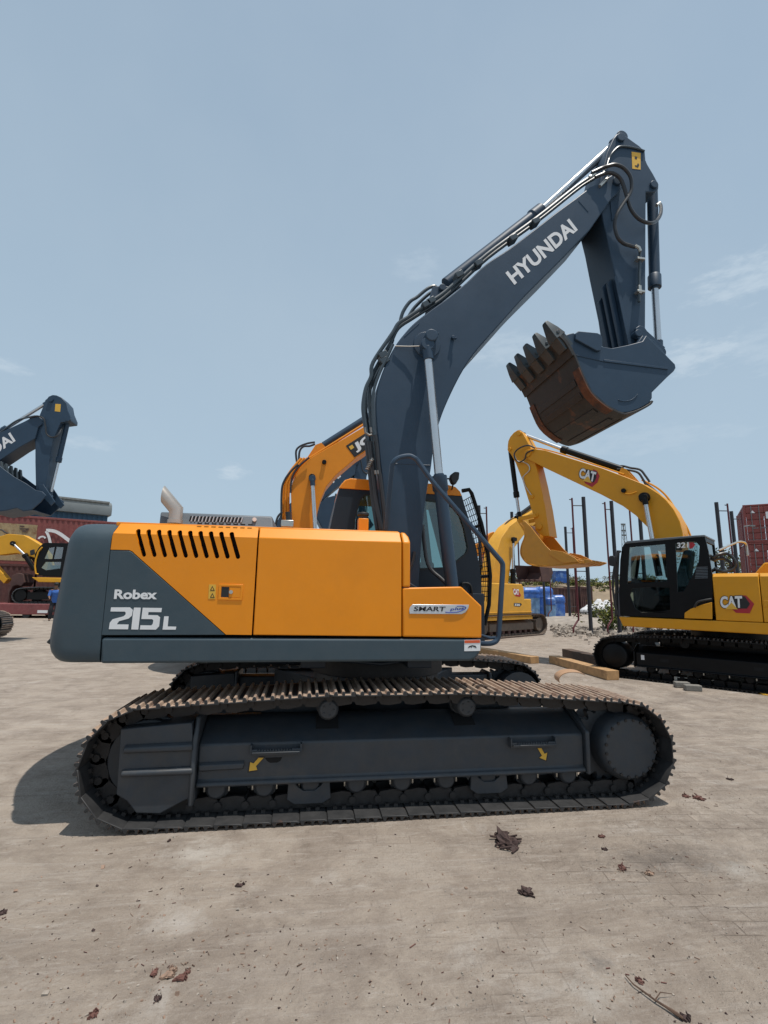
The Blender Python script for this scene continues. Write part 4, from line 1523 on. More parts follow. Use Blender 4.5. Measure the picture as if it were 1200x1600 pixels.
catlogo(Cm, by0 + .002, 1, boom, ((903, 747), (930, 754.5), (906, 730)),
        [(927, 733), (933, 736), (937, 744), (933.5, 754), (925, 761), (914, 755), (912, 749), (925, 752)],
        [(916, 733), (930, 737.5), (932, 746), (928, 754), (914, 750)],
        [(910, 751), (919, 744), (924.5, 755)])
for y in (.44, -.42):
    q = [Vector((p.x, y, p.z)) for p in Cm.pl([(1007, 777.5), (1019, 842), (1030, 900)], .44)]
    cylinder('boom_cylinder', CE, q[0], q[1], q[2], .048, .068, mats=(BLACKPAINT, CHROME))
A, B, C = Cm.p(812, 677, 0), Cm.p(877, 701.5, 0), Cm.p(972, 733.5, 0)
cylinder('arm_cylinder', CE, A, B, C, .05, .078, mats=(BLACKPAINT, CHROME))
mb = MB()
for y in (.15, -.19):
    mb.prism([Vector((p.x, y, p.z)) for p in Cm.pl([(966, 742), (972, 731), (978, 733), (995, 752)], .15)], (0, .04, 0))
mb.build('cylinder_bracket', YELLOW, boom)
mb = MB()
def cz(pts, y, r, m=0):
    mb.mi = m
    mb.tube(smooth_path(Cm.path(pts, y), 5), r, 7)
cz([(962, 730), (972, 728), (985, 731), (1000, 734), (1008, 743), (1015, 753)], 0, .025)
cz([(964, 733), (978, 734), (996, 738), (1004, 748), (1009, 757)], .1, .025)
cz([(1003, 750), (1025, 761), (1042, 776), (1058, 800), (1072, 822), (1079, 838)], -.33, .022, 1)
cz([(1006, 757), (1026, 769), (1042, 784), (1056, 806), (1066, 826), (1070, 838)], .1, .022, 1)
cz([(1006, 753), (1022, 765), (1038, 780), (1052, 800), (1062, 818), (1070, 838)], -.05, .020, 2)
cz([(832, 699), (850, 702), (880, 710), (930, 726), (975, 741)], .2, .018, 1)
mb.build('boom_pipe', [BLACK, YELLOW, HOSE], boom)
# arm
ap = [(808.5, 672), (812, 672.3), (816, 675), (820, 682), (829, 699), (834, 712), (837.5, 727.5), (844.5, 757.5), (852, 795), (857, 828), (858.5, 838), (849, 838), (840, 832.5), (836, 828), (836, 818), (832, 801), (825, 780), (816, 750), (805.5, 723), (797, 708), (793.5, 705), (793, 697), (794, 689), (797, 682.5), (802.5, 676)]
mb = MB()
mb.prism(Cm.pl(ap, .24), (0, -.48, 0))
arm = mb.build('arm', YELLOW, CE, bevel=.012)
mb = MB()
for px, py, r_ in ((811.5, 677.5, .06), (826.5, 709.5, .09), (796.5, 702, .05), (843, 823, .08), (838, 805, .06), (832, 776, .045)):
    c = Cm.p(px, py, .24)
    mb.cyl(c, c + Vector((0, .035 if px != 826.5 else .1, 0)), r_, 16)
mb.build('arm_pin', YELLOW, arm, bevel=.005)
mb = MB()
cz([(836, 700, .33), (825, 696, .36), (812, 700, .36), (804, 708, .35), (805, 717, .34), (812, 722, .32), (820, 717, .33), (823, 708, .35), (834, 703, .35)], None, .02)
cz([(803, 709, .34), (808, 720, .3), (818, 722, .28), (826, 727, .27), (827, 735, .26), (820, 742, .25), (816, 747, .25)], None, .016, 1)
cz([(816.5, 745), (820, 758), (825, 766), (832, 776)], .26, .014, 1)
mb.build('arm_hose', [HOSE, STEEL], arm)
A, B, C = Cm.p(812, 809, 0), Cm.p(807.5, 778, 0), Cm.p(798, 706, 0)
cylinder('bucket_cylinder', CE, A, B, C, .042, .066, mats=(BLACKPAINT, CHROME))
mb = MB()
for y in (.27, -.31):
    a, b = Cm.p(811, 811, .27), Cm.p(838, 805.5, .27)
    d = (b - a).normalized(); n_ = Vector((-d.z, 0, d.x)) * .05
    for q in (a, b): q.y = y
    mb.prism([a + n_, b + n_, b - n_, a - n_], (0, .04, 0))
a, b = Cm.p(811, 811, .0), Cm.p(822, 828, 0)
mb.cyl(a, b, .07, 12)
mb.build('bucket_link', YELLOW, CE, bevel=.008)
# bucket
prof = [(813, 817), (819, 825), (820.5, 838.5), (816, 850.5), (814, 861), (816, 870), (825, 880), (840, 883.5), (861, 883.5), (885, 881.5), (912, 878)]
edge = [(912, 876.5), (879, 868.5), (859.5, 859.5), (852, 852), (840, 837), (830, 824), (820, 814)]
bw0, bw1 = .55, -.55
plates = []
for y in (bw0, bw1 + .03):
    mb = MB()
    mb.prism([Vector((p.x, y, p.z)) for p in Cm.pl(prof + edge, bw0)], (0, -.03, 0))
    plates.append(mb.build('side_plate', BKT, None, bevel=.006))
cp = smooth_path(Cm.pl(prof, bw0), 3)
cen = sum(cp, Vector()) / len(cp)
def offs2(poly, o):
    out = []
    for i, p in enumerate(poly):
        t = (poly[min(i + 1, len(poly) - 1)] - poly[max(i - 1, 0)]).normalized()
        out.append(p + Vector((t.z, 0, -t.x)) * o)
    return out
sg = 1 if (offs2(cp, .03)[20] - cen).length > (cp[20] - cen).length else -1
mb = MB()
a, b = cp, offs2(cp, sg * .025)
mb.prism([Vector((p.x, bw0 + .01, p.z)) for p in a + b[::-1]], (0, bw1 - bw0 - .02, 0))
bk = mb.build('bucket', BKT, CE, bevel=.004)
for o in plates: o.parent = bk
for y in (bw0 + .03, bw1 - .001):
    mb = MB()
    mb.prism([Vector((p.x, y, p.z)) for p in Cm.pl([(880, 880), (905, 878), (898, 871), (880, 862), (862, 859), (858, 866)], bw0)], (0, -.028, 0))
    mb.build('side_cutter', BKT, bk, bevel=.005)
l0, l1 = Cm.p(890, 879, bw0), Cm.p(912, 877, bw0)
d = (l1 - l0).normalized(); n_ = Vector((-d.z, 0, d.x))
for k in range(5):
    mb = MB()
    c = Vector((l1.x, bw0 - .07 + (bw1 - bw0 + .14) * k / 4, l1.z))
    def sec(s_, w, h0, h1):
        q = c + d * s_
        return [q + Vector((0, -w, 0)) + n_ * h0, q + Vector((0, w, 0)) + n_ * h0, q + Vector((0, w, 0)) + n_ * h1, q + Vector((0, -w, 0)) + n_ * h1]
    mb.loft([sec(-.2, .055, -.05, .05), sec(0, .055, -.06, .06), sec(.16, .045, -.015, .015)])
    mb.build('tooth', BKT, bk, bevel=.005)
# hoses and rail behind the cab
mb = MB()
cz([(1108, 880, .5), (1120, 868, .5), (1135, 865, .4), (1147, 874, .4), (1148, 886, .4), (1135, 893, .45), (1120, 890, .5), (1112, 882, .5), (1118, 874, .5), (1132, 873, .4), (1143, 882, .4), (1138, 890, .4)], None, .03)
mb.build('hydraulic_hose', HOSE, CE)
mb = MB()
cz([(1123, 860, .6), (1150, 848, .3), (1160, 846.5, .2), (1166, 851, .1), (1168, 868, .1)], None, .02, 0)
mb.build('handrail', STEEL, CE)

# ================================================================== 3. the two slate excavators behind (arm of one at the left edge, text of the other under the orange boom)
def slate_far(label):
    m = Mach('excavator', -10.5, 16.3, 0, label, 'excavator')
    e = m.e
    pth = track_path(-2.55, 1.06, .42, .42, [(-1.5, .90), (0, .90)])
    for y0, y1 in ((-1.4, -.8), (.8, 1.4)):
        far_track(m, y0, y1, pth, 48, [SHOE, GROUSER], e)
        mb = MB()
        mb.box((-2.2, y0 + .12, .26), (.65, y1 - .12, .6))
        mb.cyl((1.06, y0 + .05, .42), (1.06, y1 - .05, .42), .26, 28)
        mb.cyl((-2.55, y0 + .1, .42), (-2.55, y1 - .1, .42), .26, 28)
        mb.build('track_frame', FRAME, e, bevel=.01)
    mb = MB()
    mb.cyl((-.8, 0, .4), (-.8, 0, 1.05), .62, 30)
    mb.build('slewing_ring', FRAME, e)
    mb = MB()
    mb.box((-2.7, -1.33, 1.08), (.1, 1.33, 1.26))
    mb.build('side_skirt', SLATE2, e, bevel=.03)
    mb = MB()
    mb.box((-2.7, -1.34, 1.27), (-.75, 1.3, 2.0))
    mb.box((-.74, -1.34, 1.27), (.1, -.5, 1.65))
    mb.build('engine_housing', ORANGE, e, bevel=.04)
    mb = MB()
    pts = []
    for k in range(13):
        a = PI / 2 + PI * k / 12
        pts.append((-2.71 + .75 * math.cos(a), 1.33 * math.sin(a), 1.08))
    mb.prism(pts, (0, 0, .98))
    mb.build('counterweight', SLATE2, e, bevel=.06, seg=3)
    mb = MB()
    mb.prism([(-1.35, .3, 1.27), (.3, .3, 1.27), (.25, .3, 1.9), (.0, .3, 2.75), (-1.3, .3, 2.8)], (0, 1, 0))
    mb.build('cab', CABBLK, e, bevel=.03)
    # boom
    mb = MB()
    m.prism(mb, [(-152, 905), (-150, 850), (-138, 795), (-118, 765), (-95, 742), (-60, 716), (0, 676), (37, 659), (52, 651), (60, 650), (66, 655), (66, 662), (60, 667), (55, 685), (30, 699), (0, 719), (-40, 748), (-65, 780), (-88, 830), (-95, 905)], -.30, .28)
    bm_ = mb.build('boom', SLATE, e, bevel=.012)
    m.text('HYUNDAI', (-68, 753), (24.5, 689), (-77, 739), -.30, -1, WHITE, bm_, bold=.028)
    A, B, C = m.p(76, 628, 0), m.p(12, 668, 0), m.p(-70, 716, 0)
    cylinder('arm_cylinder', e, A, B, C, .05, .078)
    mb = MB()
    mb.tube(smooth_path(m.path([(-40, 702), (0, 676), (25, 658), (45, 652), (55, 650)], -.2)), .025, 6)
    mb.build('boom_pipe', PIPE, bm_)
    mb = MB()
    m.prism(mb, [(62, 648), (71, 626), (76, 619.5), (82, 617), (88, 617.5), (96, 621), (104, 630), (106, 641), (111, 653), (110.5, 658), (95, 660), (82, 690), (76, 725), (70, 777), (64, 778), (56, 767), (55, 722), (55, 685), (58, 665)], -.235, .235)
    ar = mb.build('arm', SLATE, e, bevel=.012)
    mb = MB()
    m.prism(mb, [(86.5, 631), (95, 631.5), (94, 643.5), (85.5, 642.5)], -.239, -.2355)
    mb.build('warning_label', DECALY, ar)
    mb = MB()
    mb.tube(smooth_path(m.path([(46, 653, -.3), (58, 650, -.33), (68, 654, -.33), (71, 666, -.32), (73, 678, -.31), (81, 683, -.3), (90, 680, -.3), (97, 668, -.15)], None)), .024, 7)
    mb.build('arm_hose', HOSE, ar)
    mb = MB()
    for px, py in ((80, 625), (62, 658), (107, 655), (67, 770)):
        c = m.p(px, py, -.235)
        mb.cyl(c, c + Vector((0, -.05, 0)), .07, 14)
    mb.build('arm_pin', SLATE, ar)
    A, B, C = m.p(78, 776, 0), m.p(91, 723, 0), m.p(106, 658, 0)
    cylinder('bucket_cylinder', e, A, B, C, .043, .07)
    for y in (-.31, .27):
        mb = MB()
        mb.prism([Vector((p.x, y, p.z)) for p in m.pl([(60, 757), (68, 757), (86, 784), (80, 790), (62, 772)], -.3)], (0, .04, 0))
        mb.build('bucket_link', SLATE, e, bevel=.006)
    sd_ = [(-40, 742), (-22, 729), (-4, 725), (6, 733), (22, 745), (40, 755), (56, 766), (66, 768), (72, 774), (64, 784), (50, 796), (36, 798), (26, 793), (10, 797), (-15, 800), (-36, 790), (-46, 768)]
    mb = MB()
    sp_ = m.pl(sd_, -.57)
    mb.prism(sp_, (0, .035, 0))
    pn = mb.build('side_plate', SLATE, None, bevel=.008)
    mb = MB()
    mb.prism([Vector((p.x, .535, p.z)) for p in sp_], (0, .035, 0))
    pf = mb.build('side_plate', SLATE, None, bevel=.008)
    mb = MB()
    q = m.pl(sd_[10:] + sd_[:1], -.57)
    q2 = [p * 1 for p in q]
    cen_ = sum(sp_, Vector()) / len(sp_)
    q2 = [cen_ + (p - cen_) * 1.03 for p in q]
    mb.prism([Vector((p.x, -.56, p.z)) for p in q + q2[::-1]], (0, 1.12, 0))
    bk_ = mb.build('bucket', SLATE, e)
    pn.parent = pf.parent = bk_
    for k in range(5):
        mb = MB()
        c = m.p(-2, 734, -.57)
        y = -.5 + 1.0 * k / 4
        c = Vector((c.x, y, c.z))
        mb.loft([[c + Vector((-.09, -.06, -.1)), c + Vector((.09, -.06, -.1)), c + Vector((.09, .06, -.1)), c + Vector((-.09, .06, -.1))],
                 [c + Vector((-.02, -.045, .26)), c + Vector((.03, -.045, .26)), c + Vector((.03, .045, .26)), c + Vector((-.02, .045, .26))]])
        mb.build('tooth', TOOTH, bk_, bevel=.01)
    return m
S2 = slate_far('slate blue excavator cut by the left edge, its arm and bucket above the containers')
S3e = copy_tree(S2.e)
S3e['label'] = 'slate blue excavator mostly hidden behind the orange boom, only boom end and arm showing'
pA = S2.o + S2.p(21.5, 691, -.30)
best = None
for i in range(60):
    Yt = 17 + i * .12
    q = atY(531, 746, Yt)
    if best is None or abs(q.z - pA.z) < best[0]:
        best = (abs(q.z - pA.z), q)
S3e.location = S2.o + Vector((best[1].x - pA.x, best[1].y - pA.y, 0))

# ================================================================== 4. orange excavator with the black badge on its boom
J = Mach('excavator', .0, 11.3, 0, 'orange excavator right behind the front one, boom with black badge showing above its doors', 'excavator')
je = J.e
pth = track_path(-1.6, 1.7, .42, .42, [(-.7, .88), (.7, .88)])
for y0, y1 in ((-1.35, -.8), (.8, 1.35)):
    far_track(J, y0, y1, pth, 46, [SHOE, GROUSER], je)
    mb = MB()
    mb.box((-1.3, y0 + .12, .26), (1.35, y1 - .12, .6))
    mb.cyl((1.7, y0 + .05, .42), (1.7, y1 - .05, .42), .26, 28)
    mb.cyl((-1.6, y0 + .1, .42), (-1.6, y1 - .1, .42), .26, 28)
    mb.build('track_frame', FRAME, je, bevel=.01)
mb = MB()
mb.cyl((0, 0, .4), (0, 0, 1.05), .6, 30)
mb.build('slewing_ring', FRAME, je)
mb = MB()
mb.box((-1.8, -1.3, 1.06), (.05, 1.3, 2.0))
mb.box((.06, -1.3, 1.06), (1.1, -.45, 1.55))
mb.build('engine_housing', JORANGE, je, bevel=.04)
mb = MB()
pts = []
for k in range(13):
    a = PI / 2 + PI * k / 12
    pts.append((-1.81 + 1.05 * math.cos(a), 1.3 * math.sin(a), 1.06))
mb.prism(pts, (0, 0, .98))
mb.build('counterweight', BLACKPAINT, je, bevel=.06, seg=3)
mb = MB()
mb.prism([(-.35, .3, 1.06), (1.3, .3, 1.06), (1.25, .3, 1.9), (1.0, .3, 2.6), (-.3, .3, 2.65)], (0, 1, 0))
mb.build('cab', CABBLK, je, bevel=.03)
mb = MB()
J.prism(mb, [(456, 900), (456, 821), (454.5, 768), (456.7, 754), (462, 742), (469.5, 730), (480, 719.5), (490.5, 712), (535, 686.5), (568, 667), (620, 637), (640, 625), (650, 619), (658, 619), (662, 625), (658, 632), (600, 685), (568, 707.5), (558, 714), (525, 742), (510, 760), (501, 781), (496, 799), (493.5, 822), (492, 900)], -.30, .28)
bm_ = mb.build('boom', JORANGE, je, bevel=.012)
mb = MB()
J.prism(mb, [(540.5, 696.5), (590, 664.5), (603, 682), (554, 714.5)], -.306, -.3005)
bd_ = mb.build('badge', DECALK, bm_)
mb = MB()
J.prism(mb, [(542, 696.8), (590, 665.8), (601.5, 681.8), (554, 713)], -.309, -.3062)
mb.build('badge_border', DECALK, bd_)
mb = MB()
J.prism(mb, [(545, 698), (550.3, 694.6), (553.5, 699.3), (548.3, 702.8)], -.312, -.3092)
mb.build('badge_square', DECALY, bd_)
J.text('JCB', (557.5, 708), (598, 682), (550.5, 694.5), -.309, -1, WHITE, bd_, bold=.05)
mb = MB()
for (px, py, r_, dp) in ((487.5, 747.5, .075, .14), (506.5, 722.5, .05, .06)):
    c = J.p(px, py, -.30)
    mb.cyl(c, c + Vector((0, -dp, 0)), r_, 16)
mb.build('boom_boss', BLACKPAINT, bm_, bevel=.005)
for y in (-.42, .40):
    q = [Vector((p.x, y, p.z)) for p in J.pl([(488, 748), (492.5, 828), (497, 900)], -.42)]
    cylinder('boom_cylinder', je, q[0], q[1], q[2], .045, .07)
A, B, C = J.p(655, 606, 0), J.p(600, 636, 0), J.p(506, 696, 0)
cylinder('arm_cylinder', je, A, B, C, .045, .085)
mb = MB()
for y in (-.16, .12):
    mb.prism([Vector((p.x, y, p.z)) for p in J.pl([(478, 718), (493, 695), (502, 691.5), (507, 697), (512, 703)], -.16)], (0, .04, 0))
mb.tube(J.path([(482, 717), (506, 702), (535, 684), (570, 662)], -.25), .03, 7)
for x in (441.5, 446, 450.5):
    mb.tube(smooth_path(J.path([(x, 835), (x, 768), (x + 6, 748), (x + 16, 732), (x + 30, 716)], -.2)), .035, 8)
mb.build('boom_pipe', JORANGE, bm_, bevel=.003)
mb = MB()
def jz(pts, y, r):
    mb.tube(smooth_path(J.path(pts, y), 5), r, 7)
jz([(440, 830), (440, 770), (445, 750), (456, 735), (466, 726)], -.36, .024)
jz([(454, 770), (456, 748), (466, 730), (483, 715)], -.36, .022)
jz([(464, 724), (462.5, 706), (468, 698), (480, 693), (492, 691)], .0, .024)
jz([(467, 724), (468, 706), (474, 698), (484, 697), (492, 694)], -.1, .024)
jz([(430, 822), (434, 808), (441, 800)], -.5, .024)
jz([(450, 800), (451, 815)], -.4, .06)
mb.build('boom_hose', HOSE, bm_)
mb = MB()
c = J.p(450, 815, -.5)
mb.box((c.x - .14, c.y - .1, c.z - .12), (c.x + .12, c.y + .1, c.z + .02))
mb.build('valve_block', STEEL, bm_, bevel=.01)
mb = MB()
J.prism(mb, [(650, 606), (658, 600), (664, 608), (664, 640), (654, 720), (640, 760), (630, 755), (632, 700), (640, 640)], -.2, .2)
mb.build('arm', JORANGE, je, bevel=.012)

# ================================================================== 5. older yellow excavator behind the handrail
O = Mach('excavator', 6.35, 16.9, 34, 'older faded yellow excavator with rusty bucket standing past the handrail of the front one', 'excavator')
g_ = ground(852, 992)
oe = O.e
off = Vector((g_.x, g_.y, 0)) - (O.o + O.f * 1.95 - O.l * 1.4)
O.o += off
oe.location = O.o
pth = track_path(-1.9, 1.75, .42, .42, [(-.7, .86), (.8, .86)])
for y0, y1 in ((-1.4, -.8), (.8, 1.4)):
    far_track(O, y0, y1, pth, 46, [mat('dusty_shoe', (.10, .075, .06), .8, var=.25, dust=.5, dustcol=(.2, .15, .11)), RUSTC], oe)
    mb = MB()
    sg = -1 if y0 < 0 else 1
    mb.prism([(-1.6, sg * a, b) for a, b in [(.85, .6), (1.0, .62), (1.24, .5), (1.24, .24), (.88, .24)]], (2.95, 0, 0))
    mb.cyl((1.72, sg * .9, .42), (1.72, sg * 1.28, .42), .26, 28)
    mb.cyl((-1.9, sg * .95, .42), (-1.9, sg * 1.2, .42), .28, 28)
    fr = mb.build('track_frame', mat('dusty_frame', (.13, .10, .08), .8, var=.25, dust=.4, dustcol=(.22, .17, .12)), oe, bevel=.01)
    for k in range(8):
        mb = MB()
        x = 1.2 - k * .38
        mb.cyl((x, sg * .98, .2), (x, sg * 1.22, .2), .085, 14)
        mb.build('track_roller', RUSTC, fr)
mb = MB()
mb.box((-1.0, -.85, .4), (1.0, .85, .72))
mb.cyl((0, 0, .72), (0, 0, 1.0), .62, 30)
mb.build('carbody', BLACKPAINT, oe)
t_ = O.p(831, 963, -1.35)
xt = t_.x
s_ = O.p(819.5, 936, -1.35)
hgt = O.p(812, 912.5, -1.35).z
mb = MB()
mb.prism([(xt, -1.35, t_.z), (xt, -1.35, s_.z + .0), (s_.x, -1.35, s_.z), (s_.x - .02, -1.35, hgt - .15), (s_.x - .15, -1.35, hgt), (-2.2, -1.35, hgt), (-2.2, -1.35, t_.z)], (0, .85, 0))
hs = mb.build('tool_box', YELLOWOLD, oe, bevel=.035, seg=3)
mb = MB()
mb.box((-2.2, -.49, t_.z), (s_.x - .9, 1.33, hgt))
mb.build('engine_housing', YELLOWOLD, oe, bevel=.04)
mb = MB()
mb.box((-2.2, -1.37, t_.z - .10), (xt + .02, 1.34, t_.z - .002))
mb.box((-2.2, -1.372, t_.z + .16), (xt + .01, -1.352, t_.z + .19))
mb.build('side_skirt', YELLOWOLD, oe, bevel=.02)
pts = []
mb = MB()
for k in range(13):
    a = PI / 2 + PI * k / 12
    pts.append((-2.21 + .8 * math.cos(a), 1.33 * math.sin(a), t_.z))
mb.prism(pts, (0, 0, hgt - t_.z))
mb.build('counterweight', YELLOWOLD, oe, bevel=.06, seg=3)
mb = MB()
x0 = xt - 1.5
mb.prism([(x0 - .4, .32, t_.z), (xt + .1, .32, t_.z), (xt + .05, .32, 2.0), (xt - .15, .32, 2.75), (x0 - .3, .32, 2.8)], (0, 1, 0))
mb.build('cab', BLACKPAINT, oe, bevel=.03)
mb = MB()
O.prism(mb, [(801, 919), (802.5, 920), (809, 920.5), (814, 930), (812.5, 932.5), (805.5, 931.5)], -1.356, -1.3505)
lp = mb.build('logo_panel', CRED, hs)
O.text('CAT', (802.5, 929), (811, 929.8), (802, 919.8), -1.357, -1, WHITE, lp, bold=.05)
mb = MB()
O.prism(mb, [(803, 942), (814, 942.5), (815.5, 944.5), (812, 948), (803, 947)], -1.355, -1.3505)
lp = mb.build('number_plate', DECALK, hs)
O.text('320', (804, 946.5), (812.5, 947), (804, 943), -1.3555, -1, WHITE, lp, bold=.03)
mb = MB()
O.prism(mb, [(766, 940), (768, 911.5), (774.5, 867.5), (783, 841), (796, 822.5), (811, 811), (828, 802), (842, 794), (850, 790), (856, 794), (856, 803), (846, 812), (834, 820.5), (819, 835.5), (805, 854), (800, 869), (794, 911.5), (793, 940)], -.30, .28)
bm_ = mb.build('boom', YELLOWOLD, oe, bevel=.012)
c = O.p(802, 843, -.3)
mb = MB()
mb.cyl(c, c + Vector((0, -.14, 0)), .08, 14)
mb.build('boom_boss', BLACKPAINT, bm_)
for y in (-.44, .42):
    q = [Vector((p.x, y, p.z)) for p in O.pl([(802, 843), (801.5, 889), (801, 925)], -.44)]
    cylinder('boom_cylinder', oe, q[0], q[1], q[2], .05, .10, mats=(BLACKPAINT, CHROME))
A, B, C = O.p(856, 776, 0), O.p(834, 788, 0), O.p(806, 809, 0)
cylinder('arm_cylinder', oe, A, B, C, .05, .09, mats=(BLACKPAINT, CHROME))
mb = MB()
def oz(pts, y, r):
    mb.tube(smooth_path(O.path(pts, y), 4), r, 6)
oz([(769, 911), (776, 868), (785, 842), (799, 823), (813, 812)], -.2, .03)
oz([(764, 911), (771, 866), (780, 839), (793, 819), (808, 806)], .1, .03)
mb.build('boom_pipe', YELLOWOLD, bm_)
mb = MB()
oz([(788, 828), (789, 820), (796, 813), (803, 810)], .1, .03)
oz([(858, 792), (861, 793), (862, 800), (859, 803), (857, 798)], -.3, .025)
mb.build('boom_hose', HOSE, bm_)
mb = MB()
O.prism(mb, [(849, 769), (852, 767.5), (856, 771), (858, 780), (858.5, 790), (857, 800), (856, 840), (853, 882), (846, 884), (844, 840), (847, 790)], -.22, .22)
mb.build('arm', YELLOWOLD, oe, bevel=.012)
b0 = O.p(843, 893, -.3)
mb = MB()
bx, bz = b0.x, b0.z
for y in (-.62, .58):
    mb.prism([(bx - .55, y, bz + .28), (bx + .5, y, bz + .30), (bx + .62, y, bz - .05), (bx + .25, y, bz - .45), (bx - .35, y, bz - .45)], (0, .04, 0))
mb.prism([(bx + .5, -.58, bz + .30), (bx + .62, -.58, bz - .05), (bx + .25, -.58, bz - .45), (bx - .5, -.58, bz - .45), (bx - .5, -.58, bz - .40), (bx + .22, -.58, bz - .40), (bx + .57, -.58, bz - .03), (bx + .45, -.58, bz + .30)], (0, 1.16, 0))
bk_ = mb.build('bucket', RUSTC, oe, bevel=.01)
for k in range(5):
    mb = MB()
    y = -.5 + k * .25
    mb.loft([[(bx - .5, y - .06, bz - .47), (bx - .5, y + .06, bz - .47), (bx - .5, y + .06, bz - .36), (bx - .5, y - .06, bz - .36)],
             [(bx - .72, y - .05, bz - .42), (bx - .72, y + .05, bz - .42), (bx - .72, y + .05, bz - .39), (bx - .72, y - .05, bz - .39)]])
    mb.build('tooth', RUSTC, bk_)

# ================================================================== 6. orange arm further back, left of the older yellow machine
Q = Mach('excavator', 7.0, 24.0, 0, 'orange excavator far behind the handrail, only its stained arm top and boom showing', 'excavator')
a0 = Q.p(768, 850, 0)
Q.o.x += a0.x - 3.4
Q.e.location = Q.o
mb = MB()
Q.prism(mb, [(757, 846), (761, 838), (766, 833), (771, 830.5), (776, 834), (780, 842), (778, 852), (775, 868), (771, 884), (765, 890), (758, 884), (757, 865)], -.25, .25)
mb.build('arm', JORANGE, Q.e, bevel=.02)
mb = MB()
Q.prism(mb, [(690, 905), (700, 880), (725, 858), (757, 845), (760, 862), (735, 876), (712, 900), (708, 915)], -.30, .30)
mb.build('boom', JORANGE, Q.e, bevel=.015)
mb = MB()
Q.prism(mb, [(752, 889), (772, 884), (775, 892), (772, 912), (752, 912)], -.5, .5)
mb.build('bucket', mat('bucket_olive', (.07, .075, .06), .7, var=.2), Q.e, bevel=.03)
mb = MB()
mb.tube(smooth_path(Q.path([(757, 860), (763, 850), (772, 852), (776, 862), (772, 874)], -.3)), .035, 7)
mb.build('arm_hose', HOSE, Q.e)
pth = track_path(-1.75, 1.75, .42, .42, [(0, .88)])
for y0, y1 in ((-1.4, -.8), (.8, 1.4)):
    far_track(Q, y0, y1, pth, 44, [SHOE, GROUSER], Q.e)
mb = MB()
mb.box((-1.9, -1.3, 1.0), (1.0, 1.3, 1.95))
mb.build('engine_housing', JORANGE, Q.e, bevel=.05)
mb = MB()
mb.cyl((0, 0, .4), (0, 0, 1.0), .6, 24)
mb.box((-1.4, -1.3, .25), (1.4, -.9, .6))
mb.box((-1.4, .9, .25), (1.4, 1.3, .6))
mb.build('track_frame', FRAME, Q.e)

# ================================================================== 7. yellow excavator on the red trailer, far left
tz = ground(50, 966)
TY = tz.y
TR_ = Mach('trailer', -17.2, TY + 1.25, 0, 'low red trailer deck under the small yellow excavator at the far left', 'trailer', None)
zt_ = TR_.p(50, 943.5, -1.25).z
mb = MB()
mb.box((-8, -1.25, .18), (5.2, 1.25, zt_))
mb.build('deck', TRAILER, TR_.e, bevel=.03)
mb = MB()
q = TR_.p(65, 956, -1.26)
mb.box((q.x - .2, -1.262, q.z - .06), (q.x + .28, -1.251, q.z + .08))
mb.build('number_plate', WHITE, TR_.e)
mb = MB()
q = TR_.p(82, 954, -1.26)
mb.box((q.x - .2, -1.3, q.z - .07), (q.x + .2, -1.251, q.z + .06))
mb.build('toggle_lock', BLACK, TR_.e)
for x in (-6.5, -5.3, 3.2, 4.4):
    for y in (-1.1, 1.1):
        mb = MB()
        mb.cyl((x, y - .12, .17), (x, y + .12, .17), .17, 20)
        mb.build('support_roller', BLACK, TR_.e)
T = Mach('excavator', -13.9, TY + 1.3, 180, 'small yellow excavator with black cab on the red trailer before the containers', 'excavator', z=zt_)
te = T.e
f_ = T.p(18, 932, 1.2)
bk0 = f_.x
pth = track_path(bk0 - 3.6, bk0 - .38, .40, .40, [(bk0 - 1.2, .87), (bk0 - 2.6, .87)])
for y0, y1 in ((1.2, .65), (-.65, -1.2)):
    far_track(T, y1, y0, pth, 44, [mat('trailer_shoe', (.03, .03, .03), .7, var=.2), GREYHOOD], te)
    mb = MB()
    mb.box((bk0 - 3.3, y1 + .1, .22), (bk0 - .7, y0 - .05, .58))
    mb.cyl((bk0 - .4, y1 + .05, .42), (bk0 - .4, y0 - .03, .42), .27, 24)
    mb.build('track_frame', BLACKPAINT, te)
mb = MB()
sk0, sk1 = T.p(49, 902, 1.15), T.p(60, 909.5, 1.15)
mb.prism([(sk0.x, 1.15, sk0.z), (sk1.x, 1.15, sk1.z), (-2.2, 1.15, sk1.z), (-2.2, 1.15, sk0.z)], (0, -2.3, 0))
mb.build('side_skirt', YELLOWCAB, te, bevel=.03)
mb = MB()
mb.cyl((bk0 - 2, 0, .3), (bk0 - 2, 0, sk1.z), .5, 24)
mb.build('slewing_ring', BLACKPAINT, te)
cq = [(56, 899), (53.5, 886), (54.5, 866), (60, 856), (67, 849), (72, 848), (118, 849), (114, 901)]
mb = MB()
w1 = [(69, 873), (76.5, 856), (85.5, 854.5), (81.5, 873.5)]
w2 = [(83.5, 873.5), (88, 854.5), (99, 855), (96, 873)]
w3 = [(64, 887), (71, 878), (95.5, 878), (94, 888), (72, 891)]
mb.holes(cq, [w1, w2, w3], lambda a, b: T.p(a, b, 1.1), (0, -.05, 0))
lo_ = T.p(114, 901, 1.1)
hi_ = T.p(118, 849, 1.1)
fx = T.p(53.5, 886, 1.1).x
mb.box((hi_.x, .15, hi_.z - .1), (T.p(72, 848, 1.1).x, 1.04, hi_.z - .02))
mb.box((hi_.x, .1, lo_.z), (fx, .15, lo_.z + .6))
cb = mb.build('cab', BLACKPAINT, te, bevel=.01)
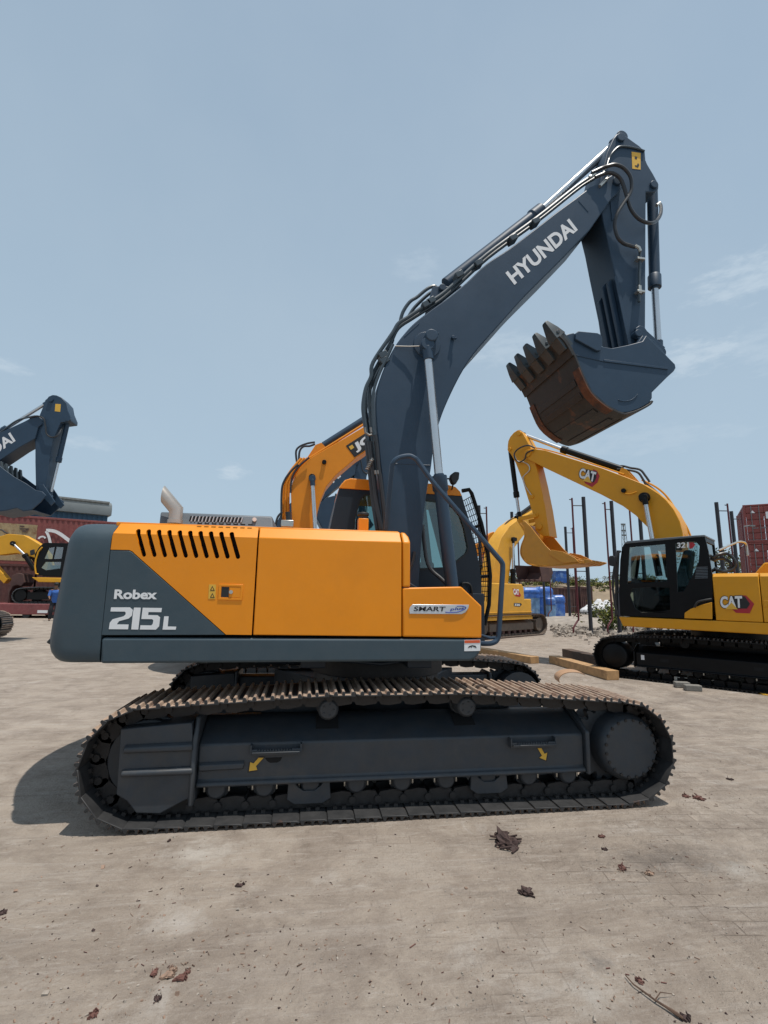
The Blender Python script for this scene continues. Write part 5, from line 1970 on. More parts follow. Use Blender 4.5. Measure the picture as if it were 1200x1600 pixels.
for wn in (w1, w2, w3):
    mb = MB()
    mb.prism([Vector((p.x, 1.07, p.z)) for p in T.pl(wn, 1.1)], (0, -.006, 0))
    mb.build('window', GLASSD, cb)
mb = MB()
mb.tube(T.path([(66, 855), (60, 862), (56, 874), (54.5, 884), (56, 896), (60, 897)], 1.13), .04, 6)
mb.build('cab_handrail', YELLOWCAB, cb)
mb = MB()
mb.prism(T.pl([(46.5, 860), (53, 858), (54, 866), (47, 868)], 1.2), (0, -.08, 0))
mb.build('mirror', BLACK, cb, bevel=.02)
mb = MB()
mb.box((-2.1, -1.1, sk0.z + .02), (lo_.x - .05, 1.1, sk0.z + .95))
mb.build('engine_housing', YELLOWCAB, te, bevel=.05)
mb = MB()
mb.prism(T.pl([(-40, 850), (-20, 843), (0, 838), (13, 834), (37, 836), (50, 843), (63, 851), (75, 866), (80, 890), (66, 892), (56, 872), (49, 870), (26, 864), (0, 867), (-38, 866)], .25), (0, -.5, 0))
bm_ = mb.build('boom', YELLOWCAB, te, bevel=.02)
for y in (.4, -.36):
    q = [Vector((p.x, y, p.z)) for p in T.pl([(20, 849), (38, 866), (54, 890)], .4)]
    cylinder('boom_cylinder', te, q[0], q[1], q[2], .06, .12, mats=(BLACKPAINT, CHROME))
mb = MB()
mb.tube(smooth_path(T.path([(-20, 836), (0, 828), (8, 832), (14, 834)], 0)), .04, 6)
mb.build('boom_hose', HOSE, bm_)
mb = MB()
mb.prism(T.pl([(-42, 846), (-34, 846), (-10, 880), (12, 905), (6, 912), (-20, 886)], .2), (0, -.4, 0))
mb.build('arm', YELLOWCAB, te, bevel=.02)
mb = MB()
mb.prism(T.pl([(19, 899), (28, 895), (36, 897), (38, 910), (33, 916), (27, 914), (20, 916), (15, 925), (13, 942), (11, 941), (12, 925), (16, 914)], .5), (0, -1.0, 0))
mb.build('bucket', RUSTC, te, bevel=.02)

# ================================================================== 8. containers, warehouse, posts
def container(name, label, group, cx, cy, z, yaw, L_, W_, Hh, mt, n_c, ends=True):
    e = empty(name, (cx, cy, z), R(yaw), label, 'container', group)
    mb = MB()
    # corrugated long walls (y = 0 is the near wall, box extends to +W)
    def corr(P, n_, wdt, h0, h1, d):
        pts = []
        for i in range(n_):
            u0 = wdt * i / n_
            du = wdt / n_
            pts += [(u0, 0), (u0 + du * .28, 0), (u0 + du * .5, d), (u0 + du * .78, d)]
        pts.append((wdt, 0))
        a = [mb.bm.verts.new(P(u, v, h0)) for u, v in pts]
        b = [mb.bm.verts.new(P(u, v, h1)) for u, v in pts]
        for i in range(len(pts) - 1):
            mb.face([a[i], a[i + 1], b[i + 1], b[i]])
    corr(lambda u, v, h: (.12 + u, v + .02, h), n_c, L_ - .24, .16, Hh - .12, .035)
    corr(lambda u, v, h: (.12 + u, W_ - v - .02, h), n_c, L_ - .24, .16, Hh - .12, .035)
    corr(lambda u, v, h: (v + .02, .1 + u, h), 8, W_ - .2, .16, Hh - .12, .035)
    mb.box((.1, .06, Hh - .06), (L_ - .1, W_ - .06, Hh - .03))
    mb.box((.1, .06, .08), (L_ - .1, W_ - .06, .12))
    wl_ = mb.build('wall', mt, e, recalc=False)
    mb = MB()
    for x in (0, L_ - .14):
        for y in (0, W_ - .14):
            mb.box((x, y, 0), (x + .14, y + .14, Hh))
    for y in (.005, W_ - .125):
        mb.box((.141, y, 0), (L_ - .141, y + .12, .17))
        mb.box((.141, y, Hh - .13), (L_ - .141, y + .12, Hh - .005))
    for x in (.005, L_ - .125):
        mb.box((x, .141, 0), (x + .12, W_ - .141, .17))
        mb.box((x, .141, Hh - .13), (x + .12, W_ - .141, Hh - .005))
    mb.build('frame', mt, e, bevel=.01)
    return e
cyaw = 20
cu = Vector((math.cos(R(cyaw)), math.sin(R(cyaw)), 0))
# end of the upper wall, seen at the counterweight: pick the wall line through px (60, 945) at Y=32
base = atY(60, 930, 32.5); base.z = 0
lowA = base - cu * 12.5
u_ = container('shipping_container', 'dark maroon container at ground level behind the red trailer, under the red one', 'shipping containers', lowA.x, lowA.y, 0, cyaw, 12.2, 2.44, 2.86, MAROON, 44)
q = base - cu * .2
container('shipping_container', 'dark maroon ground-level container mostly hidden by the front counterweight', 'shipping containers', q.x, q.y, 0, cyaw, 6.06, 2.44, 2.86, MAROON, 22)
q = base - cu * 8.2
up = container('shipping_container', 'faded red container on top, with a cream patch and white curved stripe', 'shipping containers', q.x, q.y, 2.87, cyaw, 12.2, 2.44, 2.86, REDC, 44)
# local mapping on its near wall
def onwall(px, py, y=-.004):
    d = ray(px, py)
    a = R(cyaw)
    l = Vector((-math.sin(a), math.cos(a), 0))
    o = Vector(up.location)
    t = (y - (CAM - o).dot(l)) / d.dot(l)
    p = CAM + d * t - o
    return Vector((p.dot(cu), y, p.z))
mb = MB()
a, b = onwall(-30, 815), onwall(60, 816)
z0, z1 = .19, onwall(30, 816).z - .1
n_ = 40
x0, x1 = a.x, b.x
pts = []
for i in range(n_):
    u0 = x0 + (x1 - x0) * i / n_
    du = (x1 - x0) / n_
    pts += [(u0, .012), (u0 + du * .28, .012), (u0 + du * .5, .035), (u0 + du * .78, .035)]
va = [mb.bm.verts.new((u, -.03 + v, z0)) for u, v in pts]
vb = [mb.bm.verts.new((u, -.03 + v, z1)) for u, v in pts]
for i in range(len(pts) - 1):
    mb.face([va[i], va[i + 1], vb[i + 1], vb[i]])
tag(mb.build('faded_panel', CREAMC, up), label='cream panel streaked with rust')
mb = MB()
def stripe(pts, w, y=-.05):
    c = smooth_path([onwall(a, b, y) for a, b in pts], 5)
    for p, q_ in zip(c, c[1:]):
        t = (q_ - p).normalized(); n2 = Vector((-t.z, 0, t.x)) * w
        mb.prism([p - n2, q_ - n2, q_ + n2, p + n2], (0, .01, 0))
stripe([(72, 829), (80, 829), (90, 832), (102, 840), (114, 850), (130, 868)], .10)
stripe([(72, 830), (76, 838), (79, 850)], .07)
stripe([(60, 842), (63, 839), (68, 838.5), (71, 841)], .05)
mb.build('painted_stripe', WHITE, up)
mb = MB()
for (x0_, y0_, x1_, y1_) in ((31, 821, 38, 823.5), (31, 825, 45, 827), (35, 828, 41, 831), (41, 826, 44, 829)):
    q4 = [onwall(a, b, -.04) for a, b in ((x0_, y0_), (x1_, y0_ + .5), (x1_, y1_ + .5), (x0_, y1_))]
    mb.prism(q4, (0, .006, 0))
mb.build('faded_stencil', mat('stencil_brown', (.09, .06, .05), .8, var=.3), up)
# warehouse
wyaw = 30
wu = Vector((math.cos(R(wyaw)), math.sin(R(wyaw)), 0))
wl0 = atY(164, 850, 50); wl0.z = 0
wo = wl0 - wu * 30
we = empty('warehouse', wo, R(wyaw), 'blue warehouse with curved grey roof edge above the containers', 'warehouse')
zr = (atY(163, 812, 50)).z
ztop = atY(163, 786, 50).z
zmid = atY(163, 806, 50).z
mb = MB()
for i in range(150):
    x = 30 * i / 150
    mb.box((x, 0 + (.06 if i % 2 else 0), 0), (x + .2, .3, zmid))
mb.box((0, .301, 0), (30, 14, zmid))
mb.build('wall', BLUEW, we)
mb = MB()
sec = [(-.5, zmid), (-.55, zmid + .5), (-.4, ztop - .25), (0, ztop), (7, ztop + 1.2), (14.5, ztop), (14.5, zmid)]
mb.prism([(0, a, b) for a, b in sec], (30.2, 0, 0))
rf = mb.build('roof', GREYR, we)
mb = MB()
for i in range(300):
    mb.box((i * .1, -.5, ztop - .10), (.07 + i * .1, .3, ztop + .07))
mb.build('roof_sheet', mat('roof_pale', (.27, .28, .27), .6, var=.1), rf)
cwv = atY(-20, 880, 44); cwv.z = 0
e = empty('shed', cwv, R(wyaw), 'cream wall of a shed at the left edge above the red container', 'shed')
zs = atY(10, 790, 44).z
mb = MB()
xl = (atY(30, 800, 44) - cwv).dot(wu)
for i in range(40):
    x = -6 + (xl + 6) * i / 40
    mb.box((x, .04 * (i % 2), 0), (x + (xl + 6) / 40, .3, zs))
mb.box((-6, .31, 0), (xl, 5, zs - .02))
mb.build('wall', CREAMW, e)
mb = MB()
mb.box((-6.2, -.3, zs + .001), (xl + .1, 5.2, zs + .12))
mb.build('roof', GREYR, e)
# three-high container stack, right edge: door ends face the yard
def door_end(e, W_, Hh, mt):
    for k in range(2):
        mb = MB()
        x0 = .16 + k * (W_ - .32) / 2
        x1 = x0 + (W_ - .32) / 2 - .02
        for i in range(5):
            z0_ = .2 + (Hh - .36) * i / 5
            mb.box((x0, .0, z0_ + .04), (x1, .05, z0_ + (Hh - .36) / 5 - .04))
        mb.box((x0 + .01, .06, .19), (x1 - .01, .1, Hh - .14))
        d_ = mb.build('door', mt, e, bevel=.02)
        for t in (.3, .75):
            mb = MB()
            xx = x0 + (x1 - x0) * t
            mb.cyl((xx, -.05, .12), (xx, -.05, Hh - .12), .022, 8)
            mb.box((xx - .02, -.08, 1.0), (xx + .35, -.06, 1.05))
            mb.build('lock_rod', GREYR, d_)
        if k == 0:
            mb = MB()
            mb.prism([(x0 + .25, -.012, 2.15), (x0 + .55, -.012, 2.15), (x0 + .4, -.012, 2.35)], (0, .008, 0))
            mb.build('sign', WHITE, d_)
        else:
            mb = MB()
            mb.box((x0 + .1, -.012, 1.7), (x0 + .6, -.004, 2.2))
            mb.build('sign', WHITE, d_)
sa = atY(1166, 850, 32); ryaw = -40
for k, lb in enumerate(('brick red container at the foot of the stack of three by the right edge', 'brick red container in the middle of the stack of three by the right edge',
                        'brick red container topping the stack of three by the right edge')):
    e = empty('shipping_container', (sa.x, sa.y, 2.8 * k), R(ryaw), lb, 'container', 'shipping containers')
    W_, Hh, L_ = 2.44, 2.79, 6.06
    mb = MB()
    for x in (0, W_ - .15):
        for y in (0, L_ - .15):
            mb.box((x, y, 0), (x + .15, y + .15, Hh))
    for y in (.004, L_ - .12):
        mb.box((.151, y, 0), (W_ - .151, y + .11, .18))
        mb.box((.151, y, Hh - .13), (W_ - .151, y + .11, Hh - .004))
    mb.build('frame', REDR, e, bevel=.012)
    mb = MB()
    for x, s in ((.03, 1), (W_ - .03, -1)):
        for i in range(22):
            y = .16 + (L_ - .32) * i / 22
            mb.box((x + (.03 * s if i % 2 else 0) - .01, y, .1), (x + (.03 * s if i % 2 else 0) + .01, y + (L_ - .32) / 22, Hh - .05))
    mb.box((.1, .16, Hh - .06), (W_ - .1, L_ - .16, Hh - .03))
    mb.box((.1, .16, .06), (W_ - .1, L_ - .16, .1))
    mb.build('wall', REDR, e)
    door_end(e, W_, Hh, REDR)

# pairs of posts: tall dark pole with a thin red pipe clipped to it
def post(px, py, X, Y_, Hh, label, dx=-.42, tilt=0):
    e = empty('steel_post', (X, Y_, 0), R(-6), label, 'post', 'dark steel posts with a red pipe beside each')
    e.rotation_euler = (0, R(tilt), R(-6))
    mb = MB()
    mb.tube([(0, 0, 0), (0, 0, .03), (0, 0, .031), (0, 0, Hh)], [.16, .16, .078, .078], 12)
    mb.build('pole', POSTM, e)
    mb = MB()
    mb.tube(smooth_path([(dx - .28, -.1, .02), (dx - .27, -.1, .28), (dx - .05, 0, .55), (dx, 0, .62), (dx, 0, .9)], 4) + [(dx, 0, Hh - .05)], .038, 8)
    pp = mb.build('pipe', PIPER, e)
    mb = MB()
    for z in (.9, Hh * .45, Hh - .38):
        mb.cyl((dx, 0, z), (0, 0, z), .022, 6)
    mb.cyl((dx - .12, 0, Hh - .12), (dx + .02, 0, Hh - .12), .022, 6)
    mb.build('bracket', POSTM, e)
pq = ground(924, 992)
post(0, 0, pq.x, pq.y, 5.75, 'dark steel post standing nearest, right of the yellow bucket tip', -.5, -.6)
pq = ground(891, 972)
post(0, 0, pq.x, pq.y, 5.75, 'dark steel post behind the yellow bucket, red pipe on its right side', .45, -.6)
pq = ground(852, 967)
post(0, 0, pq.x, pq.y, 5.75, 'dark steel post in front of the blue wrapped bales', .45, -.6)
def post_by_top(px, py, label, dx, H_=5.75, tilt=-.6):
    d = ray(px, py)
    t = (H_ - 1.6) / d.z
    p = CAM + d * t
    post(0, 0, p.x - .06, p.y, H_, label, dx, tilt)
post_by_top(803, 800, 'dark steel post just right of the older yellow boom', .28)
post_by_top(752, 790, 'dark steel post rising beside the front guard of the slate cab', .36)
post_by_top(959, 783, 'dark steel post left of the yellow cab, topping out under the boom', -.3)
post_by_top(1002, 786, 'dark steel post crossing behind the curved yellow boom', -.45)
post_by_top(1123, 785, 'taller dark post of the pair between yellow cab and container stack', .5)
post_by_top(1146, 799, 'shorter dark post of the pair between yellow cab and container stack', .5)
# slim lamp pole and lattice tower far off
d = ray(1161, 822); t = 4.4 / d.z; p = CAM + d * t
e = empty('lamp_pole', (p.x, p.y, 0), 0, 'thin grey lamp pole beside the container stack at right', 'lamp pole')
mb = MB(); mb.cyl((0, 0, 0), (0, 0, 6), .06, 8); mb.build('pole', GREYR, e)
mb = MB(); mb.tube([(0, 0, 5.97), (.5, 0, 6.05)], .04, 6); mb.box((.45, -.08, 6.0), (.8, .08, 6.08)); mb.build('lamp_head', GREYR, e)
d = ray(974, 818); p = CAM + d * (110 / d.y)
e = empty('lattice_tower', (p.x, p.y, 0), 0, 'small grey lattice tower on the skyline left of the yellow cab roof', 'tower')
mb = MB()
hh = p.z
for sx in (-1, 1):
    for sy in (-1, 1):
        mb.tube([(sx * .9, sy * .9, 0), (sx * .25, sy * .25, hh)], .07, 5)
for k in range(12):
    z0, z1 = hh * k / 12, hh * (k + 1) / 12
    w0, w1 = .9 - .65 * k / 12, .9 - .65 * (k + 1) / 12
    mb.cyl((-w0, -w0, z0), (w1, -w1, z1), .04, 4)
    mb.cyl((w0, w0, z0), (-w1, w1, z1), .04, 4)
mb.build('mast', GREYR, e)
mb = MB()
for z in (.98, .9, .84):
    mb.box((-.6, -.15, hh * z), (.45, .15, hh * z + .35))
mb.build('antenna', GREYR, e)

# ================================================================== 9. things beyond the yard
def bale(px0, px1, py0, py1, depth, label, mats=(CLEARW, BLUEP)):
    a = ground((px0 + px1) / 2, py1)
    sc = a.y
    l = atY(px0, py1, a.y); r_ = atY(px1, py1, a.y); tp = atY((px0 + px1) / 2, py0, a.y)
    w_ = (r_.x - l.x) / 2
    h_ = tp.z
    e = empty('wrapped_bale', (a.x, a.y + w_, 0), R(-8), label, 'bale', 'blue wrapped bales')
    rnd = random.Random(int(px0))
    def blob(z0, z1, k, top):
        rings = []
        for j in range(8):
            t = j / 7
            z = z0 + (z1 - z0) * t
            s = k * (1 - (.28 * max(0, t - .7) / .3 if top else 0)) * rnd.uniform(.97, 1.02)
            ring = []
            for i in range(20):
                an = 2 * PI * (i + .5) / 20
                c, s_ = math.cos(an), math.sin(an)
                q = (abs(c) ** .22 * (1 if c > 0 else -1), abs(s_) ** .22 * (1 if s_ > 0 else -1))
                ring.append((q[0] * w_ * s * rnd.uniform(.96, 1.03), q[1] * w_ * s, z + rnd.uniform(-.03, .03)))
            rings.append(ring)
        return rings
    mb = MB()
    mb.loft(blob(0, h_ * .72, 1, False))
    mb.build('wrapped_load', mats[0], e, ang=60)
    mb = MB()
    mb.loft(blob(h_ * .66, h_, 1.05, True))
    mb.build('top_sheet', mats[1], e, ang=60)
    return e
bale(821, 846, 918, 966, 0, 'tall blue wrapped bale left of the post, nearest the older yellow excavator')
bale(845, 867, 917, 965, 0, 'tall blue wrapped bale directly behind the dark post', (BLUEP, BLUEP))
bale(868, 885, 930, 965, 0, 'lower blue wrapped bale at the right end of the row', (BLUEP, BLUEP))
bale(857, 870, 934, 967, 0, 'small blue wrapped bale in front of the taller ones', (CLEARW, BLUEP))
def sack(px, py, w_, h_, label, seed):
    a = ground(px, py)
    o = random.Random(seed)
    mb = MB()
    rings = []
    for j in range(10):
        t = j / 9
        k = (.85 + .35 * math.sin(PI * min(t * 1.25, 1))) * (1 - .75 * max(0, t - .55) / .45)
        ring = []
        for i in range(18):
            an = 2 * PI * i / 18
            ring.append((w_ * k * math.cos(an) * o.uniform(.97, 1.03) + .25 * t * w_, w_ * .8 * k * math.sin(an) * o.uniform(.97, 1.03), h_ * t + o.uniform(-.02, .02)))
        rings.append(ring)
    mb.loft(rings)
    ob = mb.build('bulk_sack', WHITEB, None, ang=70, loc=(a.x, a.y, 0))
    tag(ob, label, 'sack', 'white bulk sacks')
sack(934, 966, .62, 1.35, 'white bulk sack slumped right behind the nearest post', 3)
sack(946, 963, .62, 1.25, 'white bulk sack leaning right, farther from the post', 4)
sack(917, 960, .5, .8, 'small white sack just left of the nearest post', 5)
# rusty skips / sheds behind
def rustbox(px0, px1, py0, py1, label, dep=3, gap=None):
    a = ground((px0 + px1) / 2, py1)
    l, r_, tp = atY(px0, py1, a.y), atY(px1, py1, a.y), atY((px0 + px1) / 2, py0, a.y)
    e = empty('scrap_container', (l.x, a.y, 0), 0, label, 'container', 'old rusty containers')
    w_, h_ = r_.x - l.x, tp.z
    mb = MB()
    for i in range(12):
        x = w_ * i / 12
        mb.box((x, .05 * (i % 2), 0), (x + w_ / 12, .12, h_))
    mb.box((0, .121, 0), (.08, dep, h_)); mb.box((w_ - .08, .121, 0), (w_, dep, h_)); mb.box((.081, dep - .1, 0), (w_ - .081, dep, h_))
    mb.box((0, .0, h_ + .001), (w_, dep, h_ + .06))
    mb.build('wall', RUSTC, e)
    mb = MB()
    for x in (0, w_ - .1):
        mb.box((x, -.05, 0), (x + .1, -.001, h_ + .05))
    mb.box((.101, -.05, h_ - .1), (w_ - .101, -.001, h_ + .05))
    mb.build('frame', RUSTC, e)
rustbox(872, 902, 919, 958, 'dark rusty container behind the blue bales, larger of two')
rustbox(908, 927, 918, 958, 'dark rusty container half hidden by the nearest post, smaller of two')

# embankment with scrub
mb = MB()
rows = []
rn = random.Random(11)
xs = [-10 + i * 2.2 for i in range(70)]
for j, (yy, zz) in enumerate(((0, 0), (1.2, .9), (2.4, 1.7), (4, 2.1), (8, 2.6), (14, 3.0), (26, 3.2), (60, 3.2))):
    row = []
    for x in xs:
        k = min(1, max(0, (x + 6) / 12))
        row.append(mb.bm.verts.new((x, 46 + yy + x * -.05 + rn.uniform(-.5, .5), (zz + (rn.uniform(-.3, .3) if 0 < j < 7 else 0)) * k - (.05 if j == 0 else 0))))
    rows.append(row)
for a, b in zip(rows, rows[1:]):
    for i in range(len(xs) - 1):
        mb.face([a[i], a[i + 1], b[i + 1], b[i]])
tag(mb.build('embankment', SOIL, ang=60), kind='structure')

def leafmesh(mb, c, rx, rz, n, ls, rnd, upright=.3, clump=True):
    cl = [(Vector((rnd.gauss(0, .5) * rx, rnd.gauss(0, .5) * rx, rnd.uniform(.15, 1) * rz)), rnd.randrange(4)) for _ in range(max(4, n // 40))]
    for i in range(n):
        q, m_ = cl[rnd.randrange(len(cl))]
        p = Vector(c) + q + Vector((rnd.gauss(0, .16) * rx, rnd.gauss(0, .16) * rx, rnd.gauss(0, .10) * rz))
        if p.z < c[2] + .02: p.z = c[2] + .02 + rnd.random() * .1
        a = Vector((rnd.uniform(-1, 1), rnd.uniform(-1, 1), rnd.uniform(-.4, .9))).normalized()
        b = a.cross(Vector((rnd.uniform(-1, 1), rnd.uniform(-1, 1), rnd.uniform(-1, 1)))).normalized()
        l = ls * rnd.uniform(.6, 1.3)
        mb.mi = m_ if rnd.random() < .75 else rnd.randrange(4)
        v = [mb.bm.verts.new(p + a * l * u + b * l * w) for u, w in ((-.5, 0), (0, .24), (.5, 0), (0, -.24))]
        mb.face(v)


def shrub(name, x, y, z, rx, rz, n, ls, label, cat, group, seed, leaves=LEAF):
    rnd = random.Random(seed)
    e = empty(name, (x, y, z), rnd.uniform(0, 6), label, cat, group)
    mb = MB()
    leafmesh(mb, (0, 0, 0), rx, rz, n, ls, rnd)
    mb.build('foliage', leaves, e, recalc=False)
    mb = MB()
    for k in range(7):
        a = rnd.uniform(0, 6.28)
        mb.tube([(0, 0, -.05), (.3 * rx * math.cos(a), .3 * rx * math.sin(a), .45 * rz), (.75 * rx * math.cos(a), .75 * rx * math.sin(a), .85 * rz)], [.03, .02, .008], 5)
    mb.build('stem', TWIG, e)
    return e
rn = random.Random(5)
k = 0
for px in range(786, 1200, 11):
    d = ray(px + rn.uniform(-4, 4), 915)
    Yd = rn.uniform(50, 62)
    x = d.x / d.y * Yd
    zb_ = 2.2 + (Yd - 48) * .07
    rx = rn.uniform(1.0, 2.2)
    shrub('shrub', x, Yd, zb_ - .25, rx, rn.uniform(.7, 1.5), 420, .24, 'olive scrub bush on the earth bank behind the posts', 'shrub', 'scrub along the earth bank', 100 + k)
    k += 1
rn = random.Random(9)
for i in range(14):          # scrub at the foot and on the face of the bank
    px = rn.choice((rn.uniform(930, 1000), rn.uniform(880, 1000), rn.uniform(1100, 1200)))
    Yd = rn.uniform(44.5, 49)
    d = ray(px, 920)
    x = d.x / d.y * Yd
    shrub('shrub', x, Yd, max(0, (Yd - 46) * .7), rn.uniform(.6, 1.1), rn.uniform(.6, 1.0), 260, .18, 'dark green bush low on the face of the earth bank', 'shrub', 'bushes at the foot of the earth bank', 300 + i)
for i, (px, py, r_, h_) in enumerate(((1120, 868, 2.4, 3.2), (1148, 866, 2.6, 3.4), (1168, 880, 1.8, 2.4))):
    d = ray(px, 905); Yd = 44 + i * 2
    x = d.x / d.y * Yd
    zt2 = atY(px, py, Yd).z
    e = empty('tree', (x, Yd, 2.0), 0, ('grey-green tree right behind the yellow cab', 'grey-green tree between the two posts and the containers', 'low tree touching the left side of the container stack')[i], 'tree', 'trees behind the yellow cab')
    rnd = random.Random(40 + i)
    mb = MB(); leafmesh(mb, (0, 0, .3), r_, max(1.5, zt2 - 2), 1500, .26, rnd); mb.build('crown', [LEAF[0], LEAF[1], LEAF[3], LEAF[3]], e, recalc=False)
    mb = MB()
    mb.tube([(0, 0, -.5), (.1, 0, 1), (0, .1, 2)], [.16, .12, .05], 7)
    for kk in range(6):
        a = rnd.uniform(0, 6.28)
        mb.tube([(0, 0, .7), (.5 * r_ * math.cos(a), .5 * r_ * math.sin(a), 1.6 + rnd.random())], [.06, .02], 5)
    mb.build('trunk', TWIG, e)
# leafy plants beside the nearest post
for i, (px, py, rx, rz, n, lb) in enumerate(((952, 985, .8, 1.15, 700, 'yellow-green leafy plant beside the nearest post'), (975, 986, .9, 1.3, 800, 'leafy plant with yellow leaves close to the front of the yellow cab'),
                                             (937, 975, .5, .8, 300, 'small leafy plant before the white sacks'), (1000, 978, 1.0, .9, 600, 'low green plant under the yellow cab floor'), (1030, 985, 1.0, .6, 500, 'low weeds showing under the yellow machine'))):
    g0 = ground(px, py)
    shrub('leafy_plant', g0.x, g0.y, 0, rx, rz, n, .15, lb, 'plant', 'plants near the posts', 500 + i, [LEAF[1], LEAF[2], LEAF[1], LEAF[0]])
# small blue box on the bank
p = atY(874, 901, 52)
mb = MB()
mb.box((-.7, -.5, 0), (.7, .5, 1.25)); mb.box((-.75, -.55, 1.251), (.75, .55, 1.32)); mb.box((-.2, -.53, .1), (.25, -.501, 1.0))
tag(mb.build('site_cabin', BLUEP, None, bevel=.03, loc=(p.x, p.y, p.z - .7)), 'small blue cabin on top of the earth bank under the yellow bucket', 'cabin')
# rubble
mb = MB()
rn = random.Random(21)
for i in range(1500):
    px, py = rn.uniform(862, 1010), rn.gauss(980, 8)
    if py < 966: continue
    g0 = ground(px, py)
    s = abs(rn.gauss(0, .045)) + .015
    M_ = Matrix.Rotation(rn.uniform(0, 6), 4, Vector((rn.random() - .5, rn.random() - .5, rn.random() - .5)).normalized())
    c = Vector((g0.x, g0.y, s * .3 + .2 * max(0, 1 - abs(px - 890) / 30) * max(0, 1 - abs(py - 976) / 8)))
    mb.obox(c, M_ @ Vector((s, 0, 0)), M_ @ Vector((0, s * .7, 0)), M_ @ Vector((0, 0, s * .5)))
tag(mb.build('rubble', RUBBLE), kind='stuff')
mb = MB()
rings = []
g0 = ground(892, 976)
for j in range(7):
    t = j / 6
    ring = []
    for i in range(26):
        a = 2 * PI * i / 26
        ring.append((g0.x + (3.6 * (1 - t)) * math.cos(a) * rn.uniform(.85, 1.1), g0.y + 3.2 * (1 - t) * math.sin(a) * rn.uniform(.85, 1.1), .42 * (1 - (1 - t) ** 2) - .02 + rn.uniform(0, .06) * (j > 0)))
    rings.append(ring)
mb.loft(rings)
tag(mb.build('earth_mound', RUBBLE, ang=60), kind='structure')

# ================================================================== 10. timbers, blocks, litter
def beam(name, a, b, w_, h_, mt, label, cat, group, top=None):
    A, B = ground(*a), ground(*b)
    d = (B - A).normalized(); n_ = Vector((-d.y, d.x, 0))
    e = (A + B) / 2
    L_ = (B - A).length
    mb = MB()
    rings = []
    for k in range(9):
        x = -L_ / 2 + L_ * k / 8
        j = lambda: random.uniform(-.004, .004)
        rings.append([(x, -w_ / 2 + j(), .002 + abs(j())), (x, w_ / 2 + j(), .002 + abs(j())), (x, w_ / 2 + j(), h_ + j()), (x, -w_ / 2 + j(), h_ + j())])
    mb.loft(rings)
    o = mb.build(name, mt, None, bevel=.006)
    o.location = e
    o.rotation_euler = (0, 0, math.atan2(d.y, d.x))
    return tag(o, label, cat, group)
beam('timber_beam', (866, 1036), (958, 1063), .26, .175, TIMBER, 'pale sawn timber beam lying free between the two nearest tracks', 'timber', 'timber beams on the ground')
beam('timber_beam', (748, 1021), (836, 1037), .26, .16, TIMBER, 'sawn timber beam with a dark end, right behind the slate track', 'timber', 'timber beams on the ground')
beam('timber_beam', (886, 1027), (945, 1043), .26, .22, TIMBERD, 'old dark timber wedged under the front of the yellow track', 'timber', 'timber beams on the ground')
for (px, py, w_, lb) in ((1068, 1075.5, .24, 'grey concrete block farther from the camera beside the yellow track'), (1085, 1080.5, .26, 'grey concrete block nearer the camera beside the yellow track')):
    g0 = ground(px, py)
    mb = MB()
    mb.box((-w_ / 2, 0, .002), (w_ / 2, .14, .10))
    o = mb.build('concrete_block', CONC, None, bevel=.012)
    o.location = g0
    o.rotation_euler = (0, 0, R(-20))
    tag(o, lb, 'block', 'concrete blocks by the yellow track')
g0 = ground(1088, 1070)
mb = MB(); mb.box((-.35, -.03, .1), (.35, .03, .115)); mb.box((-.35, -.03, .001), (-.3, .03, .099)); mb.box((.3, -.03, .001), (.35, .03, .099))
o = mb.build('metal_strip', STEEL, None, bevel=.004); o.location = g0; o.rotation_euler = (0, 0, R(-40)); tag(o, 'pale metal strip lying against the yellow track', 'strip')
def scrap(name, px, py, size, label, cat, mt, seed, flat=.5, n=26, group='litter on the ground'):
    """crumpled lump: a puckered shell"""
    g0 = ground(px, py)
    rnd = random.Random(seed)
    bm = bmesh.new()
    bmesh.ops.create_icosphere(bm, subdivisions=3, radius=1)
    ph = [(Vector((rnd.gauss(0, 1), rnd.gauss(0, 1), rnd.gauss(0, 1))).normalized(), rnd.uniform(2, 7), rnd.uniform(0, 6)) for _ in range(9)]
    for v in bm.verts:
        d = v.co.normalized()
        r_ = 1
        for a, f_, p_ in ph:
            r_ += .10 * math.sin(f_ * d.dot(a) * 2 + p_)
        r_ += rnd.uniform(-.12, .12)
        v.co = Vector((d.x * r_ * size, d.y * r_ * size * .7, max(-.02 * size, d.z * r_ * size * flat)))
    mb = MB(); mb.bm.free(); mb.bm = bm
    # stray flaps
    for k in range(n // 4):
        a = rnd.uniform(0, 6.28)
        c = Vector((math.cos(a) * size * rnd.uniform(.8, 1.3), math.sin(a) * size * rnd.uniform(.6, .95), size * .06))
        u = Vector((rnd.uniform(-1, 1), rnd.uniform(-1, 1), rnd.uniform(-.1, .5))).normalized() * size * .45
        w2 = u.cross(Vector((rnd.uniform(-.3, .3), rnd.uniform(-.3, .3), 1))).normalized() * size * .07
        mb.obox(c + Vector((0, 0, abs(u.z))), u, w2, Vector((0, 0, .004)))
    o = mb.build(name, mt, None, ang=20)
    o.location = (g0.x, g0.y, .003)
    o.rotation_euler = (0, 0, rnd.uniform(0, 6))
    return tag(o, label, cat, group)
scrap('crumpled_rag', 791, 1318, .085, 'dark crumpled rag on the paving in front of the track', 'rag', [SCRAP], 1, .6, 60)
scrap('dark_lump', 822, 1397, .034, 'small dark lump on the paving below the crumpled rag', 'lump', [SCRAP], 2, .8)
